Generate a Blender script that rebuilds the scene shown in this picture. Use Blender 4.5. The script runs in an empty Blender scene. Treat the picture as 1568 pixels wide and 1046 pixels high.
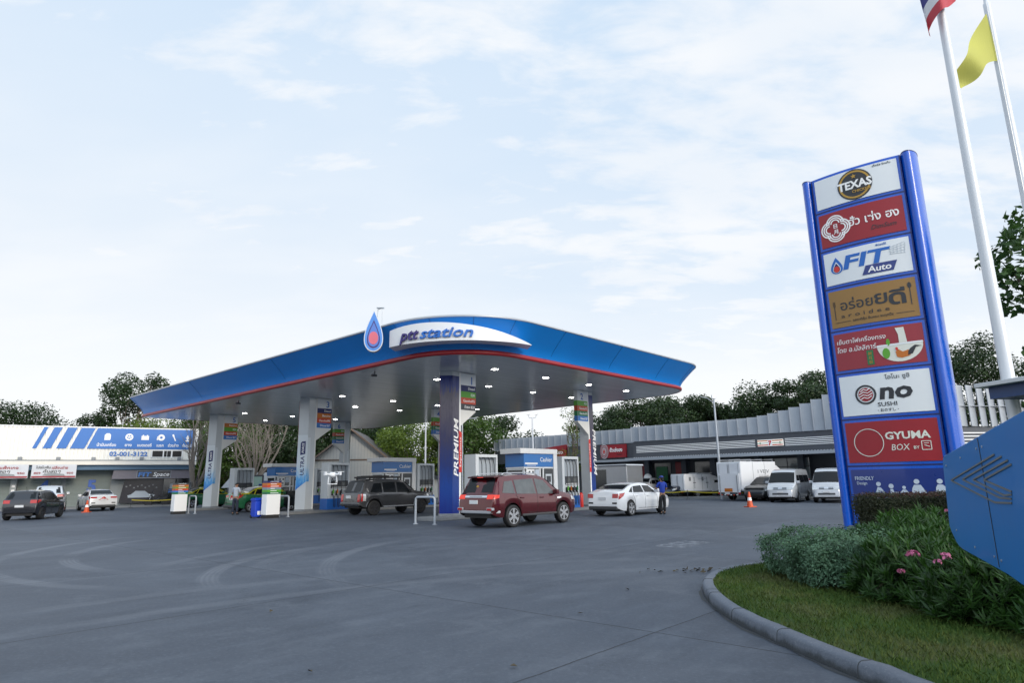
import bpy, math, random
import numpy as np
from mathutils import Matrix, Vector
from mathutils.geometry import tessellate_polygon
R = math.radians
random.seed(7)
S = bpy.context.scene
COL = S.collection

# ------------------------------------------------------------------ camera, sky, sun, exposure
cam = bpy.data.cameras.new("camera")
camo = bpy.data.objects.new("camera", cam)
COL.objects.link(camo)
F, ROLL, PD = 982.0, -0.0173, 213.9
cam.sensor_width = 36.0
cam.lens = 36.0 * F / 1568.0
cam.clip_start = 0.05
cam.clip_end = 3000
_th = math.atan(PD / F)
_a = math.atan(ROLL)
U0 = Vector((0, -math.sin(_th), math.cos(_th)))
R0 = Vector((1, 0, 0))
FW = Vector((0, math.cos(_th), math.sin(_th)))
RR = math.cos(_a) * R0 + math.sin(_a) * U0
UU = -math.sin(_a) * R0 + math.cos(_a) * U0
camo.matrix_world = Matrix(((RR.x, UU.x, -FW.x, 0), (RR.y, UU.y, -FW.y, 0), (RR.z, UU.z, -FW.z, 1.585), (0, 0, 0, 1)))
S.camera = camo

SUN_EL = R(20.0)
SUN_AZ = math.atan2(-0.80, 0.60)          # direction towards the sun in the ground plane
W = bpy.data.worlds.new("World")
S.world = W
W.use_nodes = True


class NT:
    """small node builder"""
    def __init__(s, tree):
        s.t = tree; s.n = tree.nodes; s.l = tree.links

    def node(s, kind, **kw):
        n = s.n.new(kind)
        for k, v in kw.items():
            setattr(n, k, v)
        return n

    def put(s, sock, val):
        if hasattr(val, 'links'):
            s.l.new(val, sock)
        else:
            sock.default_value = val

    def m(s, op, a, b=None, c=None, clamp=False):
        n = s.node('ShaderNodeMath', operation=op, use_clamp=clamp)
        s.put(n.inputs[0], a)
        if b is not None: s.put(n.inputs[1], b)
        if c is not None: s.put(n.inputs[2], c)
        return n.outputs[0]

    def vm(s, op, a, b):
        n = s.node('ShaderNodeVectorMath', operation=op)
        s.put(n.inputs[0], a); s.put(n.inputs[1], b)
        return n.outputs[0]

    def mix(s, f, a, b, mode='MIX'):
        n = s.node('ShaderNodeMix', data_type='RGBA', blend_type=mode)
        s.put(n.inputs[0], f)
        s.put(n.inputs[6], a); s.put(n.inputs[7], b)
        return n.outputs[2]

    def noise(s, vec, scale, detail=4, rough=.55, dist=0.0):
        n = s.node('ShaderNodeTexNoise')
        if vec is not None: s.l.new(vec, n.inputs['Vector'])
        n.inputs['Scale'].default_value = scale
        n.inputs['Detail'].default_value = detail
        n.inputs['Roughness'].default_value = rough
        n.inputs['Distortion'].default_value = dist
        return n.outputs[0]

    def step(s, v, lo, hi):
        n = s.node('ShaderNodeMapRange', interpolation_type='SMOOTHSTEP')
        s.put(n.inputs[0], v)
        n.inputs[1].default_value = lo; n.inputs[2].default_value = hi
        return n.outputs[0]

    def xyz(s, vec):
        n = s.node('ShaderNodeSeparateXYZ'); s.l.new(vec, n.inputs[0])
        return n.outputs

    def vec(s, x, y, z):
        n = s.node('ShaderNodeCombineXYZ')
        s.put(n.inputs[0], x); s.put(n.inputs[1], y); s.put(n.inputs[2], z)
        return n.outputs[0]

    def map(s, vec, scale=(1, 1, 1), rot=(0, 0, 0), loc=(0, 0, 0)):
        n = s.node('ShaderNodeMapping')
        s.l.new(vec, n.inputs[0])
        n.inputs['Scale'].default_value = scale; n.inputs['Rotation'].default_value = rot; n.inputs['Location'].default_value = loc
        return n.outputs[0]


def world_sky():
    t = NT(W.node_tree)
    t.n.clear()
    out = t.node('ShaderNodeOutputWorld')
    bg = t.node('ShaderNodeBackground')
    sky = t.node('ShaderNodeTexSky', sky_type='NISHITA')
    sky.sun_disc = False
    sky.sun_elevation = R(16)
    sky.sun_rotation = math.pi / 2 - SUN_AZ
    sky.air_density = 1.0; sky.dust_density = 1.6; sky.ozone_density = 1.4
    tc = t.node('ShaderNodeTexCoord')
    d = tc.outputs['Generated']
    x, y, z = t.xyz(d)
    zz = t.m('ADD', t.m('MAXIMUM', z, 0.0), 0.22)
    p = t.vec(t.m('DIVIDE', x, zz), t.m('DIVIDE', y, zz), 0.0)
    # altocumulus: small puffs broken up by a broad field, drawn out along one direction
    pm = t.map(p, scale=(0.75, 1.5, 1), rot=(0, 0, R(-28)))
    puffs = t.noise(pm, 6.0, 6, .58, .25)
    field = t.noise(t.map(p, scale=(.9, 1.2, 1), rot=(0, 0, R(-20)), loc=(3.1, 1.7, 0)), 1.15, 4, .5, .2)
    east = t.step(x, -0.60, 0.50)
    fld = t.m('ADD', field, t.m('MULTIPLY', t.m('SUBTRACT', east, 0.5), 0.34))
    mask = t.step(t.m('ADD', t.m('MULTIPLY', puffs, 0.74), t.m('MULTIPLY', fld, 0.46)), 0.46, 0.76)
    veil = t.m('SUBTRACT', 1.0, t.step(z, 0.08, 0.82))
    veil = t.m('ADD', t.m('MULTIPLY', veil, 0.90), 0.06)
    fac = t.m('MAXIMUM', t.m('MULTIPLY', mask, 0.90), t.m('MULTIPLY', veil, t.m('SUBTRACT', 1.0, t.m('MULTIPLY', t.m('MULTIPLY', east, t.step(z, .12, .30)), .45))))
    shade = t.noise(pm, 2.3, 4, .5, .2)
    cloud = t.mix(t.step(shade, .35, .68), (6.7, 7.05, 7.5, 1), (7.4, 7.5, 7.65, 1))
    cloud = t.mix(t.step(z, .05, .35), (7.6, 7.75, 7.85, 1), cloud)
    clear = t.mix(.95, sky.outputs[0], (4.7, 6.0, 7.5, 1))
    c = t.mix(fac, clear, cloud)
    # sky brightened on the sun's side, behind the viewer, as added fill light
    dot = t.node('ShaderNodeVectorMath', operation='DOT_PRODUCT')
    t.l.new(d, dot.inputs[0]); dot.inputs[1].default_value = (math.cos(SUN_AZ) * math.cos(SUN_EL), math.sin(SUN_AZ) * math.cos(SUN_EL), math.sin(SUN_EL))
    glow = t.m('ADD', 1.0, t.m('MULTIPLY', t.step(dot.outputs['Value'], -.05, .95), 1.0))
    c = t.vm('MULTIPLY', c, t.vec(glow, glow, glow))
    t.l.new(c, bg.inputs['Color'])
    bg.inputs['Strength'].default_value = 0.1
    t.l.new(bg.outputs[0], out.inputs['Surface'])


world_sky()
sun = bpy.data.lights.new("sun", 'SUN')
sun.energy = 1.2
sun.angle = R(16.0)
sun.color = (1.0, 0.87, 0.70)
suno = bpy.data.objects.new("sun", sun)
COL.objects.link(suno)
_sd = Vector((math.cos(SUN_EL) * math.cos(SUN_AZ), math.cos(SUN_EL) * math.sin(SUN_AZ), math.sin(SUN_EL)))
suno.rotation_euler = _sd.to_track_quat('Z', 'Y').to_euler()
suno.location = (40, -20, 30)
S.view_settings.view_transform = 'Standard'
S.view_settings.look = 'None'
S.view_settings.exposure = 0.4
S.view_settings.gamma = 1.0

# ------------------------------------------------------------------ materials
MATS = {}


def principled(name):
    m = bpy.data.materials.new(name)
    m.use_nodes = True
    t = NT(m.node_tree)
    b = t.n['Principled BSDF']
    return m, t, b


def mat(name, col, rough=.5, metal=0., coat=0., var=.12, vs=3.0, bump=0., bs=40., spec=.5, emit=None, es=0., dirt=0.):
    """plain surface with a little procedural unevenness"""
    if name in MATS: return MATS[name]
    m, t, b = principled(name)
    tc = t.node('ShaderNodeTexCoord')
    n = t.noise(tc.outputs['Object'], vs, 5, .6)
    c0 = tuple(max(0, c * (1 - var)) for c in col) + (1,)
    c1 = tuple(min(1, c * (1 + var)) for c in col) + (1,)
    c = t.mix(n, c0, c1)
    if dirt:
        st = t.noise(t.map(tc.outputs['Object'], scale=(6, 6, .35)), 2.5, 5, .65)
        c = t.mix(t.m('MULTIPLY', t.step(st, .5, .8), dirt), c, tuple(x * .45 + .015 for x in col) + (1,))
    t.l.new(c, b.inputs['Base Color'])
    rn = t.m('ADD', t.m('MULTIPLY', n, .16), max(.02, rough - .08))
    t.l.new(rn, b.inputs['Roughness'])
    b.inputs['Metallic'].default_value = metal
    b.inputs['Coat Weight'].default_value = coat
    b.inputs['Coat Roughness'].default_value = .06
    b.inputs['Specular IOR Level'].default_value = spec
    if bump:
        bn = t.node('ShaderNodeBump')
        bn.inputs['Strength'].default_value = bump
        bn.inputs['Distance'].default_value = .02
        t.l.new(t.noise(tc.outputs['Object'], bs, 4, .6), bn.inputs['Height'])
        t.l.new(bn.outputs[0], b.inputs['Normal'])
    if emit:
        b.inputs['Emission Color'].default_value = tuple(emit) + (1,)
        b.inputs['Emission Strength'].default_value = es
    MATS[name] = m
    return m


def paint(name, col, metal=.15, rough=.32):
    if name in MATS: return MATS[name]
    m, t, b = principled(name)
    tc = t.node('ShaderNodeTexCoord')
    z = t.xyz(tc.outputs['Object'])[2]
    dust = t.m('MULTIPLY', t.m('SUBTRACT', 1.0, t.step(t.m('ADD', z, t.m('MULTIPLY', t.noise(tc.outputs['Object'], 2.5, 4), .3)), .25, .75)), .10)
    t.l.new(t.mix(dust, tuple(col) + (1,), (.10, .095, .09, 1)), b.inputs['Base Color'])
    b.inputs['Metallic'].default_value = metal
    b.inputs['Roughness'].default_value = rough
    b.inputs['Coat Weight'].default_value = .85
    b.inputs['Coat Roughness'].default_value = .05
    MATS[name] = m
    return m


WHITE = mat('white_paint', (.82, .83, .83), .4, var=.05, dirt=.15)
SIGNWHITE = mat('sign_white', (.76, .80, .83), .35, var=.04)
PUREWHITE = mat('lettering_white', (.88, .89, .89), .4, var=.02)
LGREY = mat('light_grey_metal', (.52, .55, .58), .35, .35, var=.06, dirt=.1)
MGREY = mat('mid_grey', (.24, .26, .28), .45, .2, var=.1)
DGREY = mat('dark_grey', (.055, .06, .07), .5, var=.15)
BLACK = mat('black_rubber', (.014, .014, .015), .6, var=.2)
GLASS = mat('dark_glass', (.012, .016, .020), .06, var=.1, spec=.8)
CLEARISH = mat('pale_glass', (.16, .20, .22), .07, var=.3, vs=1.2, spec=.8)
STEEL = mat('galvanised_steel', (.55, .57, .60), .32, .75, var=.1)
CHROME = mat('chrome', (.72, .73, .75), .14, .95, var=.05)
RED = mat('sign_red', (.30, .012, .022), .38, var=.06)
BRIGHTRED = mat('bright_red', (.62, .03, .02), .4, var=.05)
BLUE = mat('canopy_blue', (.001, .205, .66), .36, var=.12, vs=.5, coat=.08, dirt=.10)
TBLUE = mat('totem_blue', (.001, .092, .56), .28, var=.05, coat=.3)
SBLUE = mat('sign_blue', (.035, .17, .52), .4, var=.06)
PUMPBLUE = mat('pump_blue', (.006, .13, .50), .34, var=.06, coat=.3)
NAVY = mat('navy', (.006, .014, .11), .4, var=.08)
CYANBLUE = mat('letter_blue', (.01, .13, .50), .35, var=.05)
GREENB = mat('band_green', (.10, .36, .03), .4, var=.05)
DGREENB = mat('band_dark_green', (.01, .17, .06), .4, var=.05)
ORANGEB = mat('band_orange', (.52, .15, .015), .4, var=.05)
REDB = mat('band_red', (.55, .06, .02), .4, var=.05)
CONCRETE = mat('kerb_concrete', (.20, .21, .22), .75, var=.28, vs=2.5, bump=.3, bs=60, dirt=.35)
TAIL = mat('tail_lamp_red', (.42, .012, .012), .15, var=.1, coat=.6)
TAILON = mat('tail_lamp_lit', (.5, .03, .02), .2, emit=(1, .08, .04), es=.30)
LAMPGLASS = mat('head_lamp_glass', (.55, .58, .60), .12, .3, var=.15, coat=.8)
PLATE = mat('number_plate', (.62, .64, .66), .4, var=.1)
LIGHTON = mat('lit_lamp', (.9, .9, .9), .3, emit=(1, .98, .94), es=22.0)


# ------------------------------------------------------------------ mesh builder
class MB:
    def __init__(s):
        s.v = []; s.f = []; s.mi = []; s.mats = []

    def _m(s, mt):
        if mt not in s.mats: s.mats.append(mt)
        return s.mats.index(mt)

    def add(s, vs, fs, mt):
        o = len(s.v); k = s._m(mt)
        s.v += [tuple(v) for v in vs]
        s.f += [tuple(i + o for i in f) for f in fs]
        s.mi += [k] * len(fs)
        return s

    def box(s, x0, x1, y0, y1, z0, z1, mt, M=None):
        vs = [(x0, y0, z0), (x1, y0, z0), (x1, y1, z0), (x0, y1, z0), (x0, y0, z1), (x1, y0, z1), (x1, y1, z1), (x0, y1, z1)]
        if M is not None: vs = [tuple(M @ Vector(v)) for v in vs]
        return s.add(vs, [(0, 3, 2, 1), (4, 5, 6, 7), (0, 1, 5, 4), (1, 2, 6, 5), (2, 3, 7, 6), (3, 0, 4, 7)], mt)

    def slab(s, poly, f0, f1, mt):
        """polygon (a,b) -> points by f0 (front) and f1 (back)"""
        n = len(poly)
        ar = sum(poly[i][0] * poly[(i + 1) % n][1] - poly[(i + 1) % n][0] * poly[i][1] for i in range(n))
        if ar < 0: poly = poly[::-1]
        tri = tessellate_polygon([[Vector((p[0], p[1], 0)) for p in poly]])
        vs = [f0(*p) for p in poly] + [f1(*p) for p in poly]
        fs = []
        for t in tri:
            a, b, c = t
            A, B, C_ = poly[a], poly[b], poly[c]
            cr = (B[0] - A[0]) * (C_[1] - A[1]) - (B[1] - A[1]) * (C_[0] - A[0])
            if cr < 0: b, c = c, b
            fs.append((a, b, c)); fs.append((a + n, c + n, b + n))
        for i in range(n):
            j = (i + 1) % n
            fs.append((i, i + n, j + n, j))
        return s.add(vs, fs, mt)

    def prism(s, poly, y0, y1, mt):          # outline in x,z, front face at y0 looking to -y
        return s.slab(poly, lambda a, b: (a, y0, b), lambda a, b: (a, y1, b), mt)

    def prismz(s, poly, z0, z1, mt):         # outline in x,y
        return s.slab(poly, lambda a, b: (a, b, z1), lambda a, b: (a, b, z0), mt)

    def prismx(s, poly, x0, x1, mt):         # outline in y,z
        return s.slab(poly, lambda a, b: (x1, a, b), lambda a, b: (x0, a, b), mt)

    def tube(s, pts, rad, mt, n=8, cap=True):
        pts = [Vector(p) for p in pts]
        if not hasattr(rad, '__len__'): rad = [rad] * len(pts)
        rings = []; vs = []
        up = Vector((0, 0, 1))
        prev = None
        for i, p in enumerate(pts):
            t = (pts[min(i + 1, len(pts) - 1)] - pts[max(i - 1, 0)]).normalized()
            if prev is None:
                a = t.cross(up)
                if a.length < .05: a = t.cross(Vector((1, 0, 0)))
                a.normalize()
            else:
                a = (prev - t * prev.dot(t)).normalized()
            prev = a
            b = t.cross(a)
            for k in range(n):
                q = 2 * math.pi * k / n
                vs.append(p + (a * math.cos(q) + b * math.sin(q)) * rad[i])
        fs = []
        for i in range(len(pts) - 1):
            for k in range(n):
                k2 = (k + 1) % n
                fs.append((i * n + k, i * n + k2, (i + 1) * n + k2, (i + 1) * n + k))
        if cap:
            fs.append(tuple(range(n))[::-1]); fs.append(tuple((len(pts) - 1) * n + k for k in range(n)))
        fs = [f[::-1] for f in fs]
        return s.add(vs, fs, mt)

    def lathe(s, prof, mt, n=20, c=(0, 0, 0), axis='z'):
        vs = []; fs = []
        for r, h in prof:
            for k in range(n):
                q = 2 * math.pi * k / n
                if axis == 'z': vs.append((c[0] + r * math.cos(q), c[1] + r * math.sin(q), c[2] + h))
                elif axis == 'y': vs.append((c[0] + r * math.sin(q), c[1] + h, c[2] + r * math.cos(q)))
                else: vs.append((c[0] + h, c[1] + r * math.cos(q), c[2] + r * math.sin(q)))
        for i in range(len(prof) - 1):
            for k in range(n):
                k2 = (k + 1) % n
                fs.append((i * n + k, i * n + k2, (i + 1) * n + k2, (i + 1) * n + k))
        fs.append(tuple(range(n))[::-1]); fs.append(tuple((len(prof) - 1) * n + k for k in range(n)))
        return s.add(vs, fs, mt)

    def grid(s, pts, mt, flip=False):        # pts[i][j]
        n, k = len(pts), len(pts[0])
        vs = [p for row in pts for p in row]
        fs = []
        for i in range(n - 1):
            for j in range(k - 1):
                f = (i * k + j, i * k + j + 1, (i + 1) * k + j + 1, (i + 1) * k + j)
                fs.append(f[::-1] if flip else f)
        return s.add(vs, fs, mt)

    def text(s, body, size, mt, x=0, z=0, y=0, align='CENTER', ext=.006, bold=0., shear=0., rot=0., sx=1., fn=None, fit=None, res=2):
        """lettering on the plane y, read from -y; fit = total width"""
        cu = bpy.data.curves.new('lettering', 'FONT')
        cu.body = body; cu.size = size; cu.extrude = ext; cu.resolution_u = res
        cu.offset = bold * size; cu.shear = shear
        ob = bpy.data.objects.new('lettering', cu)
        me = ob.to_mesh()
        vs = [v.co.copy() for v in me.vertices]
        fs = [tuple(p.vertices) for p in me.polygons]
        ob.to_mesh_clear()
        bpy.data.objects.remove(ob); bpy.data.curves.remove(cu)
        if not vs: return s
        x0 = min(v.x for v in vs); x1 = max(v.x for v in vs)
        k = sx
        if fit: k = fit / max(1e-6, (x1 - x0))
        off = {'CENTER': (x0 + x1) / 2, 'LEFT': x0, 'RIGHT': x1}[align]
        cr, sr = math.cos(rot), math.sin(rot)
        out = []
        for v in vs:
            a = (v.x - off) * k; b = v.y
            a, b = a * cr - b * sr, a * sr + b * cr
            if fn: out.append(fn(x + a, y - v.z, z + b))
            else: out.append((x + a, y - v.z, z + b))
        return s.add(out, fs, mt)

    def build(s, name, parent=None, smooth=None, bevel=0., label=None, merge=False):
        me = bpy.data.meshes.new(name)
        me.from_pydata(s.v, [], s.f)
        for m in s.mats: me.materials.append(m)
        me.polygons.foreach_set('material_index', s.mi)
        if smooth:
            me.polygons.foreach_set('use_smooth', [True] * len(s.f))
            me.set_sharp_from_angle(angle=R(smooth))
        me.update()
        o = bpy.data.objects.new(name, me)
        COL.objects.link(o)
        if parent: o.parent = parent
        if label: o['label'] = label
        if bevel:
            b = o.modifiers.new('bevel', 'BEVEL')
            b.width = bevel; b.segments = 2; b.limit_method = 'ANGLE'; b.angle_limit = R(40)
        return o


def tag(o, label=None, cat=None, group=None, kind=None):
    if label: o['label'] = label
    if cat: o['category'] = cat
    if group: o['group'] = group
    if kind: o['kind'] = kind
    return o


def thing(name, label, cat, loc=(0, 0, 0), rz=0., group=None):
    o = bpy.data.objects.new(name, None)
    o.empty_display_size = .3
    COL.objects.link(o)
    o.location = loc
    o.rotation_euler = (0, 0, rz)
    return tag(o, label, cat, group)


def dup(root, loc, rz, label=None, group=None, scale=None):
    r = root.copy(); COL.objects.link(r)
    r.location = loc; r.rotation_euler = (0, 0, rz)
    if scale: r.scale = scale
    if label: r['label'] = label
    if group: r['group'] = group
    for ch in list(root.children):
        c = ch.copy(); COL.objects.link(c); c.parent = r
        for g in list(ch.children):
            d = g.copy(); COL.objects.link(d); d.parent = c
    return r


def circ(cx, cz, r, n=24, a0=0, a1=360, rz=None):
    rz = rz or r
    k = n if a1 - a0 >= 360 else n + 1
    return [(cx + r * math.cos(R(a0 + (a1 - a0) * i / n)), cz + rz * math.sin(R(a0 + (a1 - a0) * i / n))) for i in range(k)]


def ringband(mb, cx, cz, r0, r1, y0, y1, mt, n=32, a0=0, a1=360, k=1.0):
    """flat ring as a strip of quads (front at y0)"""
    vs = []; fs = []
    st = n + 1
    for i in range(st):
        q = R(a0 + (a1 - a0) * i / n)
        for r in (r0, r1):
            for y in (y0, y1):
                vs.append((cx + r * math.cos(q), y, cz + k * r * math.sin(q)))
    for i in range(n):
        o = i * 4; p = o + 4
        fs += [(o, o + 2, p + 2, p), (o + 2, o + 3, p + 3, p + 2), (o + 3, o + 1, p + 1, p + 3), (o + 1, o, p, p + 1)]
    fs = [f[::-1] for f in fs]
    mb.add(vs, fs, mt)


def stroke(mb, pts, w, y0, y1, mt):
    """poly-line of given width on a sign face (x,z)"""
    for a, b in zip(pts[:-1], pts[1:]):
        dx, dz = b[0] - a[0], b[1] - a[1]
        L = math.hypot(dx, dz) or 1
        nx, nz = -dz / L * w / 2, dx / L * w / 2
        mb.prism([(a[0] - nx, a[1] - nz), (b[0] - nx, b[1] - nz), (b[0] + nx, b[1] + nz), (a[0] + nx, a[1] + nz)], y0, y1, mt)


AL = R(47.84)
DX, DY = math.cos(AL), math.sin(AL)
OX, OY = -2.88, 28.91


def de(d, e):
    """forecourt grid (along the pump lanes, across them) -> world x,y"""
    return OX + DX * d - DY * e, OY + DY * d + DX * e
# ------------------------------------------------------------------ the forecourt ground
def ground_material():
    m, t, b = principled('forecourt_concrete')
    tc = t.node('ShaderNodeTexCoord')
    P = tc.outputs['Object']
    x, y, z = t.xyz(P)
    dx = t.m('SUBTRACT', x, OX); dy = t.m('SUBTRACT', y, OY)
    d = t.m('ADD', t.m('MULTIPLY', dx, DX), t.m('MULTIPLY', dy, DY))
    e = t.m('SUBTRACT', t.m('MULTIPLY', dy, DX), t.m('MULTIPLY', dx, DY))
    wob = t.m('MULTIPLY', t.m('SUBTRACT', t.noise(P, 1.3, 3), .5), .05)
    wob = t.m('ADD', wob, t.m('MULTIPLY', t.m('SUBTRACT', t.noise(P, 14, 3), .5), .02))

    def joint(c, off, per, w):
        fr = t.m('FRACT', t.m('DIVIDE', t.m('ADD', t.m('SUBTRACT', c, off), wob), per))
        a = t.m('MULTIPLY', t.m('SUBTRACT', .5, t.m('ABSOLUTE', t.m('SUBTRACT', fr, .5))), per)
        return t.m('SUBTRACT', 1.0, t.step(a, w * .35, w))
    jm = t.m('MAXIMUM', joint(d, -13.15, 6.4, .015), joint(e, -12.65, 5.1, .015))
    jsoft = t.m('MAXIMUM', joint(d, -13.15, 6.4, .28), joint(e, -12.65, 5.1, .28))
    # slab to slab tone
    cell = t.node('ShaderNodeTexWhiteNoise', noise_dimensions='2D')
    t.l.new(t.vec(t.m('FLOOR', t.m('DIVIDE', t.m('ADD', d, 13.15), 6.4)), t.m('FLOOR', t.m('DIVIDE', t.m('ADD', e, 12.65), 5.1)), 0.), cell.inputs['Vector'])
    big = t.noise(P, .22, 6, .6, .6)
    mid = t.noise(t.map(t.vec(d, e, 0.), scale=(.6, 1.6, 1)), 1.1, 8, .72, .2)
    fine = t.noise(P, 24, 5, .7)
    grit = t.noise(P, 160, 2, .5)
    base = t.mix(t.step(big, .30, .70), (.045, .055, .074, 1), (.076, .091, .116, 1))
    base = t.mix(t.m('MULTIPLY', t.step(mid, .46, .70), .50), base, (.122, .140, .168, 1))
    base = t.mix(t.m('MULTIPLY', t.step(t.m('SUBTRACT', 1.0, mid), .54, .72), .6), base, (.028, .036, .049, 1))
    base = t.mix(t.m('MULTIPLY', t.step(fine, .48, .72), .40), base, (.150, .178, .220, 1))
    base = t.mix(t.m('MULTIPLY', t.step(t.noise(P, 7, 6, .75), .52, .72), .35), base, (.022, .030, .046, 1))
    base = t.mix(t.m('MULTIPLY', t.step(grit, .55, .75), .35), base, (.17, .19, .22, 1))
    base = t.mix(.17, base, t.mix(cell.outputs[0], (.03, .04, .06, 1), (.13, .155, .19, 1)))
    # long soft streaks where cars turn
    sw = t.noise(t.map(t.vec(d, e, 0.), scale=(.12, 1.3, 1), rot=(0, 0, R(12))), 2.2, 6, .6, .8)
    base = t.mix(t.m('MULTIPLY', t.step(sw, .55, .78), .22), base, (.135, .160, .20, 1))
    # curved tyre tracks: pairs of ribbed bands on circles
    brk = t.step(t.noise(P, .35, 4, .6), .28, .56)
    tot = None
    for (cx, cy, r, a0, a1, k) in [(-4, 19.5, 8.95, 2.65, 4.6, .95), (-4, 19.5, 7.5, 2.65, 4.4, .75), (.3, 14.3, 6.2, 2.3, 3.9, .85), (.3, 14.3, 7.6, 2.4, 3.5, .5), (5, 15.3, 8.95, 2.5, 3.8, .85), (5, 15.3, 10.3, 2.6, 3.6, .45), (-15.5, 30.0, 9.4, 3.3, 5.2, .55), (3.0, 1.5, 10.6, 1.3, 2.9, .4), (3.0, 1.5, 12.1, 1.3, 2.9, .35)]:
        ux = t.m('SUBTRACT', x, cx); uy = t.m('SUBTRACT', y, cy)
        rr = t.m('SQRT', t.m('ADD', t.m('MULTIPLY', ux, ux), t.m('MULTIPLY', uy, uy)))
        off = t.m('ABSOLUTE', t.m('SUBTRACT', t.m('ADD', rr, t.m('MULTIPLY', wob, 2.)), r))
        band = t.m('SUBTRACT', 1.0, t.step(off, .10, .24))
        rib = t.m('ADD', t.m('MULTIPLY', t.m('SINE', t.m('MULTIPLY', rr, 75.)), .25), .75)
        ang = t.m('ARCTAN2', uy, ux)
        ang = t.m('ADD', ang, t.m('MULTIPLY', t.m('LESS_THAN', ang, 0.), 2 * math.pi))
        am = t.m('MULTIPLY', t.step(ang, a0, a0 + .5), t.m('SUBTRACT', 1.0, t.step(ang, a1 - .5, a1)))
        v = t.m('MULTIPLY', t.m('MULTIPLY', band, rib), t.m('MULTIPLY', am, k))
        tot = v if tot is None else t.m('MAXIMUM', tot, v)
    base = t.mix(t.m('MULTIPLY', t.m('MULTIPLY', tot, brk), .62), base, (.185, .205, .235, 1))
    # blotches left by scrubbing and rain, hairline cracks
    bl = t.noise(t.map(P, loc=(7.3, 2.2, 0)), .95, 8, .76, .25)
    base = t.mix(t.m('MULTIPLY', t.step(bl, .52, .66), .32), base, (.130, .150, .178, 1))
    ck = t.node('ShaderNodeTexVoronoi', feature='DISTANCE_TO_EDGE')
    t.l.new(t.vm('ADD', P, t.vec(t.m('MULTIPLY', t.noise(P, 1.1, 5, .65), 1.5), t.m('MULTIPLY', t.noise(t.map(P, loc=(5, 5, 5)), 1.1, 5, .65), 1.5), 0.)), ck.inputs['Vector'])
    ck.inputs['Scale'].default_value = .16
    crack = t.m('MULTIPLY', t.m('SUBTRACT', 1.0, t.step(ck.outputs['Distance'], .0003, .0016)), t.step(t.noise(P, .25, 3), .5, .62))
    base = t.mix(t.m('MULTIPLY', crack, .6), base, (.03, .034, .042, 1))
    # remains of a painted patch
    pm = t.m('MULTIPLY', t.m('MULTIPLY', t.step(d, -5.45, -5.3), t.m('SUBTRACT', 1.0, t.step(d, -3.8, -3.65))), t.m('MULTIPLY', t.step(e, -14.0, -13.9), t.m('SUBTRACT', 1.0, t.step(e, -13.2, -13.1))))
    base = t.mix(t.m('MULTIPLY', pm, t.m('MULTIPLY', t.step(t.noise(P, 5, 5, .7), .45, .6), .6)), base, (.28, .30, .33, 1))
    # drips of oil
    vor = t.node('ShaderNodeTexVoronoi', feature='F1')
    t.l.new(P, vor.inputs['Vector']); vor.inputs['Scale'].default_value = .75
    spot = t.m('SUBTRACT', 1.0, t.step(t.m('ADD', vor.outputs['Distance'], t.m('MULTIPLY', t.m('SUBTRACT', fine, .5), .25)), .02, .11))
    spot = t.m('MULTIPLY', spot, t.step(t.noise(P, .5, 2), .5, .62))
    base = t.mix(t.m('MULTIPLY', spot, .6), base, (.035, .04, .05, 1))
    base = t.mix(t.m('MULTIPLY', jsoft, t.m('MULTIPLY', t.step(mid, .45, .7), .15)), base, (.15, .17, .2, 1))
    base = t.mix(t.m('MULTIPLY', jm, .85), base, (.022, .024, .03, 1))
    t.l.new(base, b.inputs['Base Color'])
    t.l.new(t.m('ADD', t.m('MULTIPLY', mid, .25), .50), b.inputs['Roughness'])
    b.inputs['Specular IOR Level'].default_value = .22
    bn = t.node('ShaderNodeBump')
    bn.inputs['Strength'].default_value = .35; bn.inputs['Distance'].default_value = .01
    h = t.m('SUBTRACT', t.m('ADD', t.m('MULTIPLY', grit, .3), t.m('MULTIPLY', fine, .5)), t.m('MULTIPLY', jm, 1.2))
    t.l.new(h, bn.inputs['Height'])
    t.l.new(bn.outputs[0], b.inputs['Normal'])
    return m


def build_ground():
    mb = MB()
    mb.add([(-900, -300, 0), (900, -300, 0), (900, 1500, 0), (-900, 1500, 0)], [(0, 1, 2, 3)], ground_material())
    tag(mb.build('ground'), kind='structure')


build_ground()


# ------------------------------------------------------------------ canopy
def rrect(o, x0=-3.3, x1=15.4, y0=-4.35, y1=29.0, rad=(3.0, 2.4, 2.2, .35), seg=14):
    """rounded outline pushed out by o, counter-clockwise from the left end of the front edge"""
    pts = []
    cs = [(x0 + rad[0], y0 + rad[0], rad[0], 180), (x1 - rad[1], y0 + rad[1], rad[1], 270), (x1 - rad[2], y1 - rad[2], rad[2], 0), (x0 + rad[3], y1 - rad[3], rad[3], 90)]
    arcs = []
    for cx, cy, r, a in cs:
        arcs.append([(cx + (r + o) * math.cos(R(a + 90 * i / seg)), cy + (r + o) * math.sin(R(a + 90 * i / seg))) for i in range(seg + 1)])
    for k in range(4):
        pts += arcs[k]
        a, b = arcs[k][-1], arcs[(k + 1) % 4][0]
        for i in range(1, 12):
            pts.append((a[0] + (b[0] - a[0]) * i / 12, a[1] + (b[1] - a[1]) * i / 12))
    return pts


def around(s, o):
    """point on the outline at o, s metres along from the middle of the rounded front corner (+ to the right)"""
    r = 3.0 + o
    cx, cy = -3.3 + 3.0, -4.35 + 3.0
    q = math.pi / 4 * r
    if s < -q: return (cx - r, cy - (s + q))
    if s > q: return (cx + (s - q), cy - r)
    a = R(225) + s / r
    return (cx + r * math.cos(a), cy + r * math.sin(a))


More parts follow.
